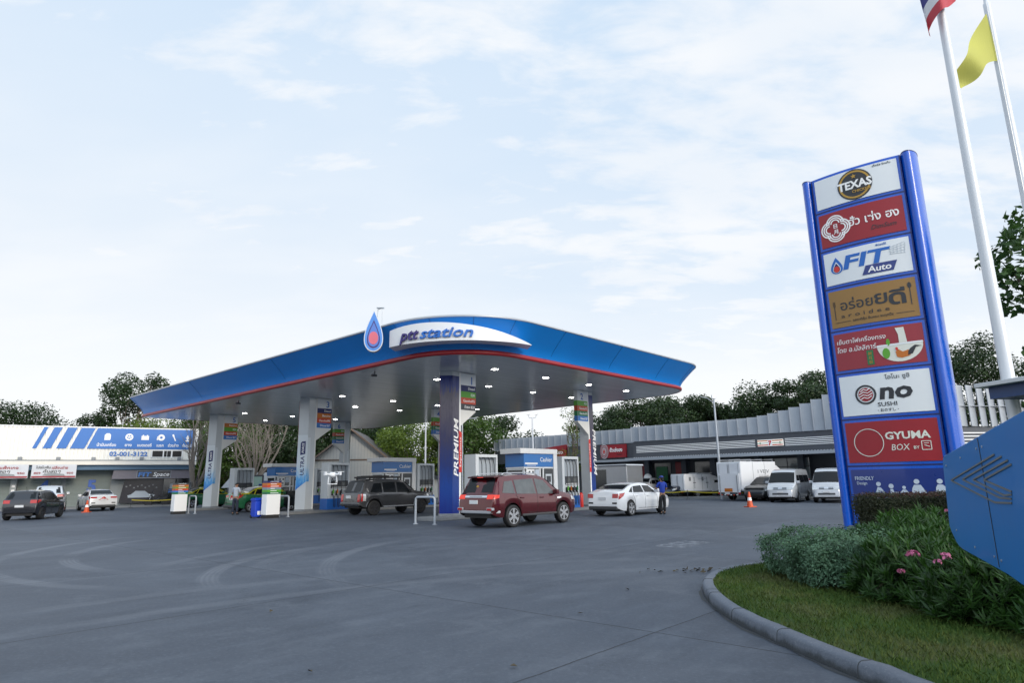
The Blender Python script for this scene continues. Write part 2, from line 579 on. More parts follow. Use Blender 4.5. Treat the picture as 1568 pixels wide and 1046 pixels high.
def drop(a, h, n=40, cz=0., pw=1.35):
    pts = []
    for i in range(n):
        q = 2 * math.pi * i / n
        pts.append((a * 1.3 * math.sin(q) * abs(math.sin(q / 2)) ** pw, cz + h * math.cos(q)))
    return pts[::-1]


def soffit_material():
    m, t, b = principled('soffit_panels')
    tc = t.node('ShaderNodeTexCoord')
    x, y, z = t.xyz(tc.outputs['Object'])
    fr = t.m('FRACT', t.m('DIVIDE', y, .3))
    seam = t.m('SUBTRACT', 1.0, t.step(t.m('ABSOLUTE', t.m('SUBTRACT', fr, .5)), .0, .045))
    n = t.noise(t.map(tc.outputs['Object'], scale=(.2, 3.3, 1)), 1.0, 3)
    c = t.mix(n, (.58, .60, .62, 1), (.70, .72, .74, 1))
    c = t.mix(t.m('MULTIPLY', seam, .5), c, (.16, .17, .18, 1))
    t.l.new(c, b.inputs['Base Color'])
    b.inputs['Metallic'].default_value = .30
    t.l.new(t.m('ADD', t.m('MULTIPLY', n, .10), .15), b.inputs['Roughness'])
    bn = t.node('ShaderNodeBump'); bn.inputs['Strength'].default_value = .12; bn.inputs['Distance'].default_value = .01
    t.l.new(t.m('ADD', t.m('MULTIPLY', seam, -.6), t.m('MULTIPLY', t.noise(t.map(tc.outputs['Object'], scale=(.3, 2, 1)), 2.2, 2), .5)), bn.inputs['Height'])
    t.l.new(bn.outputs[0], b.inputs['Normal'])
    return m


def print_material(name, stops, axis='z', lo=0., hi=1., streak=.2):
    """printed vinyl: a colour run across the panel with wispy streaks"""
    m, t, b = principled(name)
    tc = t.node('ShaderNodeTexCoord')
    P = tc.outputs['Object']
    v = dict(zip('xyz', t.xyz(P)))[axis]
    w = t.noise(t.map(P, scale=(5, 5, 1.1), rot=(R(18), 0, 0)), 1.6, 6, .65, 1.2)
    f = t.m('ADD', t.m('DIVIDE', t.m('SUBTRACT', v, lo), hi - lo), t.m('MULTIPLY', t.m('SUBTRACT', w, .5), streak))
    r = t.node('ShaderNodeValToRGB')
    el = r.color_ramp.elements
    while len(el) > 1: el.remove(el[0])
    el[0].position = stops[0][0]; el[0].color = stops[0][1] + (1,)
    for p, c in stops[1:]:
        q = el.new(p); q.color = c + (1,)
    t.l.new(f, r.inputs[0])
    t.l.new(r.outputs[0], b.inputs['Base Color'])
    b.inputs['Roughness'].default_value = .3
    return m


ULTRA = print_material('ultra_print', [(0, (.02, .02, .20)), (.12, (.01, .12, .50)), (.26, (.08, .33, .66)), (.42, (.46, .58, .68)), (.55, (.60, .66, .70)), (1, (.62, .67, .71))], 'z', 1.0, 4.4, .5)
PREM = print_material('premium_print', [(0, (.004, .02, .20)), (.18, (.003, .04, .24)), (.34, (.006, .022, .14)), (.52, (.022, .024, .08)), (.68, (.06, .055, .09)), (.84, (.11, .10, .14)), (.90, (.03, .05, .24)), (1, (.01, .02, .16))], 'z', .2, 6.5, .35)


def build_canopy():
    c = thing('petrol_canopy', 'large petrol station canopy with blue flared fascia and grey soffit over the pump islands', 'canopy', (OX, OY, 0), AL)
    prof_red = [(-.03, 6.49), (.04, 6.49), (.09, 6.52), (.105, 6.59), (.08, 6.66), (.02, 6.69)]
    prof_blue = [(.02, 6.692), (.06, 6.82), (.20, 7.04), (.42, 7.28), (.68, 7.55), (.93, 7.79)]
    prof_cap = [(.93, 7.79), (.98, 7.81), (.985, 7.86), (.95, 7.88), (.5, 7.88)]

    def sweep(prof, mt, name, sm=60):
        mb = MB()
        rows = []
        for o, z in prof:
            r = [(x, y, z) for x, y in rrect(o)]
            rows.append(r + [r[0]])
        mb.grid(rows, mt, flip=True)
        return mb.build(name, c, smooth=sm)
    sweep(prof_red, RED2, 'red_trim')
    fa = sweep(prof_blue, BLUE, 'fascia')
    sweep(prof_cap, LGREY, 'roof_edge')
    # joints between the fascia sheets
    mb = MB()
    r1 = rrect(.03); r2 = rrect(.21); r3 = rrect(.43); r4 = rrect(.69); r5 = rrect(.935)
    for i in range(0, len(r1), 4):
        pts = [(*r1[i], 6.78), (*r2[i], 7.035), (*r3[i], 7.275), (*r4[i], 7.545), (*r5[i], 7.785)]
        mb.tube(pts, .006, NAVY, n=4)
    mb.build('fascia_seam', fa)
    mb = MB()
    mb.prismz(rrect(0), 6.50, 6.56, soffit_material())
    so = mb.build('soffit', c)
    mb = MB(); mb.prismz(rrect(.5), 7.70, 7.878, LGREY); mb.build('roof', c)
    # downlights
    for d, e in [(4.6, 2.0), (1.0, 2.0), (8.2, 2.0), (4.6, -1.9), (1.0, -1.9), (8.2, -1.9), (11.8, 2.0), (11.8, -1.9), (1.0, 10.2), (4.6, 10.2), (8.2, 10.2), (11.8, 10.2), (1.0, 14.2), (4.6, 14.2), (8.2, 14.2), (1.0, 22.2), (4.6, 22.2), (8.2, 22.2), (1, 26.3), (4.6, 26.3), (8.2, 26.3)]:
        mb = MB()
        mb.lathe([(.0, 6.4965), (.18, 6.4965), (.20, 6.498), (.21, 6.50), (.21, 6.52)], PUREWHITE, 20, (d, e, 0))
        mb.build('ceiling_light', c, smooth=40)
        mb = MB(); mb.lathe([(0, 6.4935), (.15, 6.4935), (.155, 6.495), (.155, 6.4962)], LIGHTON, 20, (d, e, 0))
        mb.build('diffuser', COL.objects[-1])
    # two cameras hanging from the soffit
    for d, e in [(-2.6, 2.1), (-2.5, 15.6)]:
        mb = MB()
        mb.tube([(d, e, 6.5), (d, e, 6.36)], .025, DGREY, 6)
        mb.box(d - .16, d + .1, e - .05, e + .05, 6.27, 6.36, DGREY)
        mb.build('security_camera', c)
    # curved brand board on the rounded corner
    OF = 1.02
    bd = [(-3.05, 6.86)] + [(-3.05 + .0, 7.40)] + [(-3.0 + 5.95 * i / 24, 6.86 + .72 * (math.sin(math.pi * (.30 + .70 * i / 24)) ** .9)) for i in range(1, 24)] + [(2.98, 6.86)]
    mb = MB()
    n = len(bd) - 1
    tops = {}
    K = 40
    rows_f = []; rows_b = []
    for i in range(K + 1):
        s = -3.28 + 6.26 * i / K
        u = i / K
        zt = 6.87 + .74 * math.sin(math.pi * (.33 + .67 * u)) ** .95
        zb = 6.85
        zt = max(zt, zb + .012)
        x, y = around(s, OF); xb, yb = around(s, .30)
        rows_f.append([(x, y, zb), (x, y, (zb + zt) / 2), (x, y, zt)])
        rows_b.append([(xb, yb, zb + .02), (x, y, zb)])
        tops[i] = ((x, y, zt), (*around(s, .30), zt))
    mb.grid(rows_f, BOARD, flip=True)
    mb.grid(rows_b, BOARD, flip=True)
    mb.grid([list(tops[i]) for i in range(K + 1)], BOARD, flip=True)
    mb.grid([[rows_b[0][0], tops[0][1]], [rows_f[0][0], tops[0][0]]], BOARD, flip=True)
    bo = mb.build('brand_board', c, smooth=50)

    def wrap(s, y, z):
        x, yy = around(s, OF + .04 - y)
        return (x, yy, z)
    mb = MB()
    mb.text('ptt', .60, LPURPLE, x=-2.66, z=6.985, align='LEFT', ext=.05, bold=.016, shear=.28, fn=wrap, fit=.92)
    mb.text('station', .56, CYANBLUE, x=-1.70, z=6.985, align='LEFT', ext=.05, bold=.014, shear=.28, fn=wrap, fit=2.12)
    mb.build('lettering', bo)
    # flame emblem standing off the fascia
    ex, ey = -4.72, -0.72
    e = thing('flame_emblem', None, None, (ex, ey, 7.55), R(-40))
    e.parent = c
    mb = MB(); mb.prism(drop(.40, .86), -.04, .22, STEEL); mb.build('emblem_rim', e, smooth=30, bevel=.015)
    mb = MB(); mb.prism(drop(.365, .81, cz=-.012), -.055, -.03, FLAMEBLUE); mb.build('flame_face', e)
    mb = MB()
    mb.prism(drop(.27, .58, cz=-.14), -.063, -.05, LPURPLE)
    mb.prism(drop(.225, .50, cz=-.155), -.071, -.06, FLAMEIN)
    mb.prism(circ(0, -.31, .185, 28, rz=.26), -.079, -.068, FLAMERED)
    mb.build('flame_core', e)
    mb = MB()
    mb.tube([(.12, .12, .55), (.13, .14, .92), (.30, .1, .98)], .022, LGREY, 6)
    mb.box(.08, .38, .02, .2, .97, 1.0, LGREY)
    mb.tube([(.30, .1, .97), (.31, .1, .30)], .010, LGREY, 6)
    mb.build('service_arm', e)
    # columns
    bands = {'D': ('Diesel', NAVY), 'B': ('Benzine', ORANGEB), 'E': ('E20', GREENB), '5': ('Gasohol95', REDB), '1': ('Gasohol91', DGREENB), '7': ('Diesel B7', SBLUE), 'N': ('ดีเซล B20', DGREY)}
    data = [(0, 0, '1', 'DE5N'), (0, 1, '2', 'E517'), (1, 0, '3', 'DB57'), (1, 1, '4', 'E517'), (2, 0, '5', 'BE57'), (2, 1, '6', 'E517')]
    sec = [(-.08, -.3), (.42, -.3), (.42, .3), (-.30, .3), (-.46, .11)]
    for row, back, num, bs in data:
        k = -1 if back else 1
        x0 = 10.64 if back else 0
        y0 = 12.13 * row
        P = lambda x, y: (x0 + k * x, y0 + y)
        poly = [P(*q) for q in sec]
        mb = MB()
        mb.prismz(poly, .24, 6.497, COLGREY)
        mb.prismz([P(-.5, .1), P(-.34, .34), P(.46, .34), P(.46, -.34), P(-.1, -.34)], .152, .24, MGREY)
        col = mb.build('column', c, bevel=.006)
        prem = row == 0

        def face(a, b, u0, u1, z0, z1, off, mt, name, ztop2=None, zb2=None):
            """panel on the face between section points a,b"""
            ax, ay = P(*a); bx, by = P(*b)
            L = math.hypot(bx - ax, by - ay)
            tx, ty = (bx - ax) / L, (by - ay) / L
            nx, ny = (ty, -tx)
            if k < 0: nx, ny = -nx, -ny
            q = [(u0, z0), (u1, zb2 if zb2 is not None else z0), (u1, ztop2 if ztop2 is not None else z1), (u0, z1)]
            m2 = MB()
            vs = [(ax + tx * u * L + nx * o_, ay + ty * u * L + ny * o_, z) for o_ in (off, off - .012) for u, z in q]
            fs = [(0, 1, 2, 3), (7, 6, 5, 4), (0, 4, 5, 1), (1, 5, 6, 2), (2, 6, 7, 3), (3, 7, 4, 0)]
            if k < 0: fs = [f[::-1] for f in fs]
            m2.add(vs, fs, mt)
            return m2.build(name, col), (ax, ay, tx, ty, nx, ny, L)

        A, B, C1, D1, E1 = sec
        if prem:
            face(E1, A, .0, 1., .25, 6.3, .006, PREM, 'wrap_panel')
            ob, fr = face(A, B, .0, .80, .25, 6.3, .006, PREM, 'wrap_panel')
            face(A, B, .80, 1., .25, 6.48, .010, PUREWHITE, 'white_edge')
            face(D1, E1, .45, 1., .25, 6.3, .008, RED, 'red_edge')
        else:
            face(E1, A, .0, 1., 1.30, 4.35, .006, ULTRA, 'wrap_panel', ztop2=4.35, zb2=1.75)
            ob, fr = face(A, B, .0, .35, 1.75, 4.2, .006, ULTRA, 'wrap_panel')
            face(D1, E1, .3, 1., 1.30, 3.6, .008, TBLUE, 'blue_edge')
            face(D1, E1, .3, 1., 3.6, 6.3, .008, RED, 'red_edge')
            face(A, B, .84, 1., .25, 6.48, .010, COLWHITE, 'white_edge')
            if back: face(C1, D1, 0, 1, .8, 3.4, .008, TBLUE, 'blue_panel', ztop2=2.7)
        # lettering up the column
        m2 = MB()
        if prem:
            ax, ay, tx, ty, nx, ny, L = fr
            ang = math.pi / 2 if not back else -math.pi / 2
            cu = .46 * L
            sg = 1 if not back else -1
            # u measured along the lane face from its outer corner
            fn = lambda u, y, z: (ax + tx * (cu + sg * u) + nx * (.012 - y), ay + ty * (cu + sg * u) + ny * (.012 - y), z)
            m2.text('PREMIUM', .38, PUREWHITE, x=.11, z=3.1, align='CENTER', ext=.004, bold=.012, shear=.2, rot=ang, fn=fn, fit=2.55)
            m2.build('lettering', col)
            m2 = MB()
            fn2 = lambda u, y, z: (ax + tx * (.45 + u) + nx * (.022 - y), ay + ty * (.45 + u) + ny * (.022 - y), z)
            q = [(-.08, 2.0), (.10, 2.0), (.10, 3.75), (-.08, 3.85)]
            m2.add([fn2(u, 0, z) for u, z in q], [(0, 1, 2, 3) if not back else (3, 2, 1, 0)], BRIGHTRED)
            m2.text('Experience', .13, PUREWHITE, x=.05 * sg, z=2.9, ext=.002, rot=ang, fn=lambda u, y, z: fn2(u * sg, y - .004, z), fit=1.3)
            m2.build('red_strip', col)
        else:
            ax, ay = P(*E1); bx, by = P(*A)
            L = math.hypot(bx - ax, by - ay); tx, ty = (bx - ax) / L, (by - ay) / L; nx, ny = ty, -tx
            if not back:
                fn = lambda u, y, z: (ax + tx * (L * .55 + u) + nx * (.012 - y), ay + ty * (L * .55 + u) + ny * (.012 - y), z)
                m2.text('ULTRA', .30, NAVY, x=.10, z=2.62, ext=.004, bold=.018, shear=.12, rot=math.pi / 2, fn=fn, fit=1.05)
                q = [(-.14, 3.22), (.14, 3.28), (.14, 4.0), (-.06, 3.98), (-.14, 3.9)]
                m2.slab(q, lambda u, z: fn(u, .0, z), lambda u, z: fn(u, .008, z), NAVY)
                m2.text('FORCE', .17, PUREWHITE, x=.065, z=3.62, ext=.002, bold=.016, shear=.12, rot=math.pi / 2, fn=lambda u, y, z: fn(u, y - .006, z), fit=.55)
                m2.build('lettering', col)
        # number flag along the lane face
        fx0, fx1 = .42, 1.36
        fl = MB()
        out = [(fx0, 4.05), (fx1, 4.72), (fx1, 6.49), (fx0, 6.49)]
        fl.slab([(x0 + k * a, b) for a, b in out], lambda a, b: (a, y0 - .302, b), lambda a, b: (a, y0 - .05, b), COLWHITE)
        flag = fl.build('number_flag', col, bevel=.008)
        m2 = MB()
        xa, xb = sorted((x0 + k * fx0, x0 + k * fx1))
        m2.box(xa + .01, xb, y0 - .315, y0 - .302, 5.92, 6.48, SIGNWHITE)
        m2.text(num, .50, CYANBLUE, x=(xb - .26) if not back else (xa + .42), z=5.99, y=y0 - .318, ext=.004, bold=.012)
        z = 5.92
        for b_ in bs:
            s_, mt_ = bands[b_]
            m2.box(xa + .01, xb, y0 - .315, y0 - .302, z - .283, z, mt_)
            m2.text(s_, .17, PUREWHITE, x=xb - .07, z=z - .20, y=y0 - .318, align='RIGHT', ext=.003, bold=.01)
            if not back: pass
            m2.box((xa if back else xb) - (.010 if back else 0), (xa if back else xb) + (0 if back else .010), y0 - .30, y0 - .06, z - .283, z, mt_)
            z -= .283
        # number flag is a part of its own beside the column so that its face stays two levels deep
        m2.build('flag_face', col)
    return c


RED2 = mat('trim_red', (.34, .018, .024), .35, var=.08)
BOARD = mat('board_silver', (.72, .74, .76), .34, .1, var=.04)
LPURPLE = mat('letter_purple', (.035, .022, .17), .35, var=.05)
FLAMEBLUE = mat('flame_light_blue', (.07, .24, .66), .3, var=.08)
FLAMEIN = mat('flame_mid_blue', (.08, .18, .55), .3, var=.10)
FLAMERED = mat('flame_red', (.62, .13, .18), .3, var=.12)
COLGREY = mat('column_grey', (.52, .56, .59), .34, .1, var=.05, coat=.15, dirt=.08)
COLWHITE = mat('column_white', (.76, .77, .75), .36, var=.04)
CANOPY = build_canopy()


# ------------------------------------------------------------------ pump islands and what stands on them
def build_islands():
    names = ['nearest concrete pump island behind the red car', 'middle concrete pump island beside the grey car', 'far left concrete pump island beside the green and yellow taxi']
    for r in range(3):
        mb = MB()
        w = .66
        p = [(-1.1 - w * math.cos(R(a)) * .0 + -w * math.cos(R(a - 90)) * .6, w * math.sin(R(a - 90))) for a in range(180, -1, -15)]
        q = [(11.9 + w * math.cos(R(a - 90)) * .6, w * math.sin(R(a - 90))) for a in range(0, 181, 15)]
        out = [(x, y) for x, y in p] + [(x, y) for x, y in q]
        mb.prismz(out, 0.0, .15, CONCRETE)
        o = mb.build('pump_island', bevel=.02)
        o.location = (*de(0, 12.13 * r), 0); o.rotation_euler = (0, 0, AL)
        tag(o, names[r], 'kerb island', 'concrete pump islands')


build_islands()


def make_pump(label):
    t = thing('fuel_pump', label, 'fuel pump', (0, 0, 0), 0, 'fuel pumps on the islands')
    w, dp, h = .72, .38, 2.66
    mb = MB()                                   # portal frame
    mb.box(-w, -w + .20, -dp, dp, .62, h, LGREY2)
    mb.box(w - .09, w, -dp, dp, .62, h, LGREY2)
    mb.box(-w + .2, w - .09, -dp, dp, h - .14, h, LGREY2)
    mb.box(-w + .2, w - .09, -.10, .10, 1.62, h - .14, PALEBACK)
    mb.build('frame', t, bevel=.012)
    mb = MB()
    mb.box(-w - .01, w + .01, -dp - .01, dp + .01, .0, .62, PUMPBLUE)
    mb.build('base', t, bevel=.015)
    mb = MB()
    mb.box(-w + .2, w - .09, -dp + .04, dp - .04, .62, 1.20, LGREY2)
    mb.box(-w + .2, w - .09, -dp - .005, dp + .005, 1.20, 1.62, DGREY)
    cab = mb.build('cabinet', t, bevel=.01)
    mb = MB()
    for sy in (-1, 1):
        for i in range(2):
            x = -.36 + i * .52
            y = sy * (dp + .012)
            mb.box(x, x + .30, min(y, y - sy * .008), max(y, y - sy * .008), 1.30, 1.54, SCREEN)
        mb.box(-.44, .56, min(sy * (dp + .01), sy * dp), max(sy * (dp + .01), sy * dp), 1.225, 1.265, PUREWHITE)
    mb.build('display', cab)
    cols = [GREENB, ORANGEB, DGREY, DGREENB]
    for sy in (-1, 1):
        for i in range(4):
            x = -.40 + i * .27
            mb = MB()
            y = sy * (dp - .02)
            mb.box(x - .05, x + .05, min(y, y + sy * .09), max(y, y + sy * .09), .80, 1.06, BLACK)
            mb.box(x - .035, x + .035, min(y + sy * .09, y + sy * .15), max(y + sy * .09, y + sy * .15), .90, 1.12, cols[i])
            mb.tube([(x, y + sy * .12, .92), (x, y + sy * .17, .82), (x, y + sy * .14, .72)], .018, STEEL, 6)
            nz = mb.build('nozzle', t, bevel=.006)
            mb = MB()
            pts = [(x, sy * .2, 2.52), (x, sy * .36, 2.5), (x + .01, sy * .44, 2.2), (x + .02, sy * .45, 1.4), (x + .03, sy * .46, .55), (x + .05, sy * .48, .22), (x + .10, sy * .47, .13), (x + .15, sy * .46, .25), (x + .12, sy * .47, .6), (x + .02, sy * .46, .92)]
            mb.tube(pts, .016, BLACK, 6)
            mb.build('hose', nz, smooth=60)
    return t


LGREY2 = mat('pump_casing', (.64, .68, .71), .36, .1, var=.05, dirt=.12)
PALEBACK = mat('pump_back', (.40, .45, .50), .4, var=.08)
SCREEN = mat('display_glass', (.10, .11, .11), .15, var=.3, spec=.8)


def build_pumps():
    spots = [(0, 2.0, 'fuel pump half hidden behind the rear of the red car'), (0, 8.35, 'fuel pump with hanging hoses behind the tail of the white saloon'),
             (1, 2.0, 'fuel pump behind the white drone and the tail of the grey car'), (1, 8.6, 'fuel pump beyond the bonnet of the grey car, right of a cashier booth'),
             (2, 2.1, 'fuel pump behind the man in the grey shirt, beside a taxi'), (2, 8.4, 'fuel pump partly hidden by the number three column')]
    first = None
    for r, d, lab in spots:
        x, y = de(d, 12.13 * r)
        if first is None:
            first = make_pump(lab); first.location = (x, y, .152); first.rotation_euler = (0, 0, AL)
        else:
            dup(first, (x, y, .152), AL, lab)


build_pumps()


def make_cashier(label):
    t = thing('cashier_booth', label, 'cashier booth', (0, 0, 0), 0, 'cashier booths between the pumps')
    L, wd, h = 1.2, .58, 2.86
    mb = MB()
    mb.box(-L, L, -wd, wd, 0, .95, LGREY2)
    for x in (-L, -.16, .62, L - .16):
        pass
    mb.box(-L, -L + .06, -wd, wd, .95, 2.1, LGREY2)
    mb.box(-L + .06, L, -wd + .06, wd - .06, .95, 2.1, GLASS)
    mb.box(-L - .02, L - .16, -wd - .02, wd + .02, 2.02, 2.10, WHITE)
    mb.build('wall', t, bevel=.01)
    mb = MB()
    mb.box(L - .17, L + .12, -wd - .08, wd + .08, 0, 2.87, WHITE)
    mb.box(-L - .34, L + .12, -wd - .10, wd + .10, 2.74, 2.99, WHITE)
    mb.build('roof', t, bevel=.015)
    mb = MB(); mb.box(-L - .03, L - .18, -wd - .035, wd + .035, 2.10, 2.735, SBLUE2)
    hd = mb.build('header', t, bevel=.006)
    mb = MB()
    mb.text('Cashier', .30, PUREWHITE, x=L - .27, z=2.36, y=-wd - .04, align='RIGHT', ext=.004, bold=.006)
    mb.box(-L + .05, -L + 1.0, -wd - .045, -wd - .036, 2.22, 2.30, PUREWHITE)
    mb.box(-L + .2, -L + .85, -wd - .045, -wd - .036, 2.16, 2.18, PUREWHITE)
    mb.build('lettering', hd)
    mb = MB()
    for x in (-.98, .02, .28):
        mb.box(x - .04, x + .04, -wd - .004, -wd + .06, .95, 2.02, WHITE)
    mb.box(-L + .06, L - .17, -wd - .006, -wd + .058, 1.30, 1.37, WHITE)
    mb.box(-L - .008, -L + .0, -wd + .1, wd - .1, 1.1, 1.95, GLASS)
    mb.build('window_frame', t)
    mb = MB()
    mb.box(-.94, -.42, -wd - .01, -wd + .05, 1.42, 1.98, PUREWHITE)
    for x in (-.86, -.60): mb.box(x, x + .12, -wd - .014, -wd - .008, 1.78, 1.90, DGREY)
    mb.box(-.88, -.50, -wd - .014, -wd - .008, 1.50, 1.62, MGREY)
    mb.box(-.36, -.06, -wd - .01, -wd + .05, 1.62, 1.98, PAPERBLUE)
    mb.build('notice', t)
    mb = MB()
    mb.box(.33, L - .18, -wd - .02, -wd + .05, .05, 2.0, DOORDARK)
    mb.box(.42, L - .30, -wd - .028, -wd - .019, 1.0, 1.75, LGREY2)
    mb.box(.48, L - .38, -wd - .034, -wd - .027, 1.35, 1.65, DGREY)
    mb.build('door', t)
    return t


SBLUE2 = mat('booth_blue', (.012, .16, .48), .35, var=.08, coat=.2)
PAPERBLUE = mat('paper_notice', (.55, .62, .70), .6, var=.15)
DOORDARK = mat('booth_door', (.05, .055, .06), .3, var=.2)


def build_cashiers():
    spots = [(0, 5.55, 'cashier booth with white roof slab right behind the red car'), (1, 6.2, 'cashier booth with blue header behind the roof of the grey car'), (2, 5.5, 'cashier booth left of the number three column, behind the taxi')]
    first = None
    for r, d, lab in spots:
        x, y = de(d, 12.13 * r)
        if first is None:
            first = make_cashier(lab); first.location = (x, y, .152); first.rotation_euler = (0, 0, AL)
        else:
            dup(first, (x, y, .152), AL, lab)


build_cashiers()


def build_island_furniture():
    # fuel list boards
    for (x, y, bands, lab) in [(-12.10, 32.75, [NAVY, ORANGEB, REDB, BANDGREY, GREENB, DGREENB], 'white fuel list board with colour bands standing beside the blue bin'),
                               (-20.0, 39.3, [DOORDARK, ORANGEB, OLIVEB, REDB, SBLUE, DGREENB], 'white fuel list board with a dark title band, farther left of the two')]:
        t = thing('price_board', lab, 'sign board', (x, y, 0), AL, 'fuel list boards at the island ends')
        mb = MB(); mb.box(-.36, .36, -.26, .26, .16, 1.15, PUREWHITE); mb.build('body', t, bevel=.02)
        mb = MB(); mb.box(-.34, .34, -.24, .24, 0, .16, BLACK); mb.build('plinth', t)
        mb = MB()
        z = 1.80
        for i, b in enumerate(bands):
            mb.box(-.365, .365, -.265, .265, z - .108, z, b)
            if i == 0: mb.text('รายการน้ำมัน', .085, PUREWHITE, x=0, z=z - .075, y=-.27, ext=.002)
            else: mb.box(-.20, .02 + .1 * (i % 3), -.27, -.264, z - .07, z - .04, PUREWHITE)
            z -= .108
        mb.build('colour_bands', t)
    # steel hoop rails
    for (p, q, lab) in [((-3.90, 26.02), (-3.08, 25.45), 'grey steel hoop rail at the end of the nearest island'), ((-11.48, 33.53), (-12.2, 34.15), 'grey steel hoop rail beside the white fuel list board and blue bin'), ((-19.62, 39.75), (-19.02, 39.35), 'grey steel hoop rail at the far left island')]:
        mb = MB()
        h = 1.03
        dx, dy = q[0] - p[0], q[1] - p[1]
        L = math.hypot(dx, dy); ux, uy = dx / L, dy / L
        pts = [(p[0], p[1], 0), (p[0], p[1], h - .12)]
        for a in (30, 60, 90): pts.append((p[0] + ux * .12 * (1 - math.cos(R(a))), p[1] + uy * .12 * (1 - math.cos(R(a))), h - .12 + .12 * math.sin(R(a))))
        for a in (90, 60, 30, 0): pts.append((q[0] - ux * .12 * (1 - math.cos(R(a))), q[1] - uy * .12 * (1 - math.cos(R(a))), h - .12 + .12 * math.sin(R(a))))
        pts.append((q[0], q[1], 0))
        mb.tube(pts, .045, STEELP, 10)
        for c in (p, q): mb.lathe([(.10, 0.0), (.10, .02), (.055, .025)], STEELP, 14, (c[0], c[1], 0))
        tag(mb.build('hoop_rail', smooth=50), lab, 'rail', 'steel hoop rails')
    # blue bin
    t = thing('waste_bin', 'tall bright blue waste bin left of the white fuel list board', 'bin', (-12.86, 33.0, 0), AL)
    mb = MB()
    mb.prismz([(-.22, -.24), (.22, -.24), (.22, .24), (-.22, .24)], .06, .84, BINBLUE)
    mb.build('body', t, bevel=.03)
    mb = MB(); mb.prismx([(-.27, .84), (.25, .84), (.27, .89), (.2, .96), (-.2, .98), (-.29, .90)], -.25, .25, BINBLUE); mb.build('lid', t, bevel=.015)
    mb = MB(); mb.box(-.10, .12, -.25, -.241, .16, .34, PUREWHITE); mb.build('sticker', t)
    for sx in (-.2, .2):
        mb = MB(); mb.lathe([(.02, -.03), (.08, -.03), (.08, .03), (.02, .03)], BLACK, 14, (sx, .2, .08), 'x'); mb.build('wheel', t)
    # red fire extinguisher by the far pump of the near island, yellow box above
    x, y = de(9.35, -.25)
    t = thing('fire_extinguisher', 'red fire extinguisher standing by the pump behind the white saloon', 'fire extinguisher', (x, y, .152), AL)
    mb = MB(); mb.lathe([(.0, 0), (.12, 0), (.13, .03), (.13, .62), (.09, .72), (.04, .76)], BRIGHTRED, 16); mb.build('cylinder', t, smooth=40)
    mb = MB(); mb.lathe([(.035, .76), (.035, .84)], DGREY, 8); mb.box(-.02, .14, -.015, .015, .82, .86, DGREY); mb.tube([(.05, 0, .8), (.16, 0, .72), (.17, 0, .35)], .014, BLACK, 6); mb.build('valve', t)


BANDGREY = mat('band_grey_blue', (.20, .27, .33), .4)
OLIVEB = mat('band_olive', (.20, .26, .03), .4)
STEELP = mat('rail_grey_paint', (.40, .44, .49), .4, .2, var=.08)
BINBLUE = mat('bin_blue', (.006, .05, .50), .4, var=.08)
build_island_furniture()
# ------------------------------------------------------------------ totem sign
def clipx(poly, x, sgn):
    out = []
    n = len(poly)
    for i in range(n):
        p, q = poly[i], poly[(i + 1) % n]
        a, b = (p[0] - x) * sgn, (q[0] - x) * sgn
        if a >= 0: out.append(p)
        if a * b < 0:
            t = a / (a - b)
            out.append((x, p[1] + (q[1] - p[1]) * t))
    return out


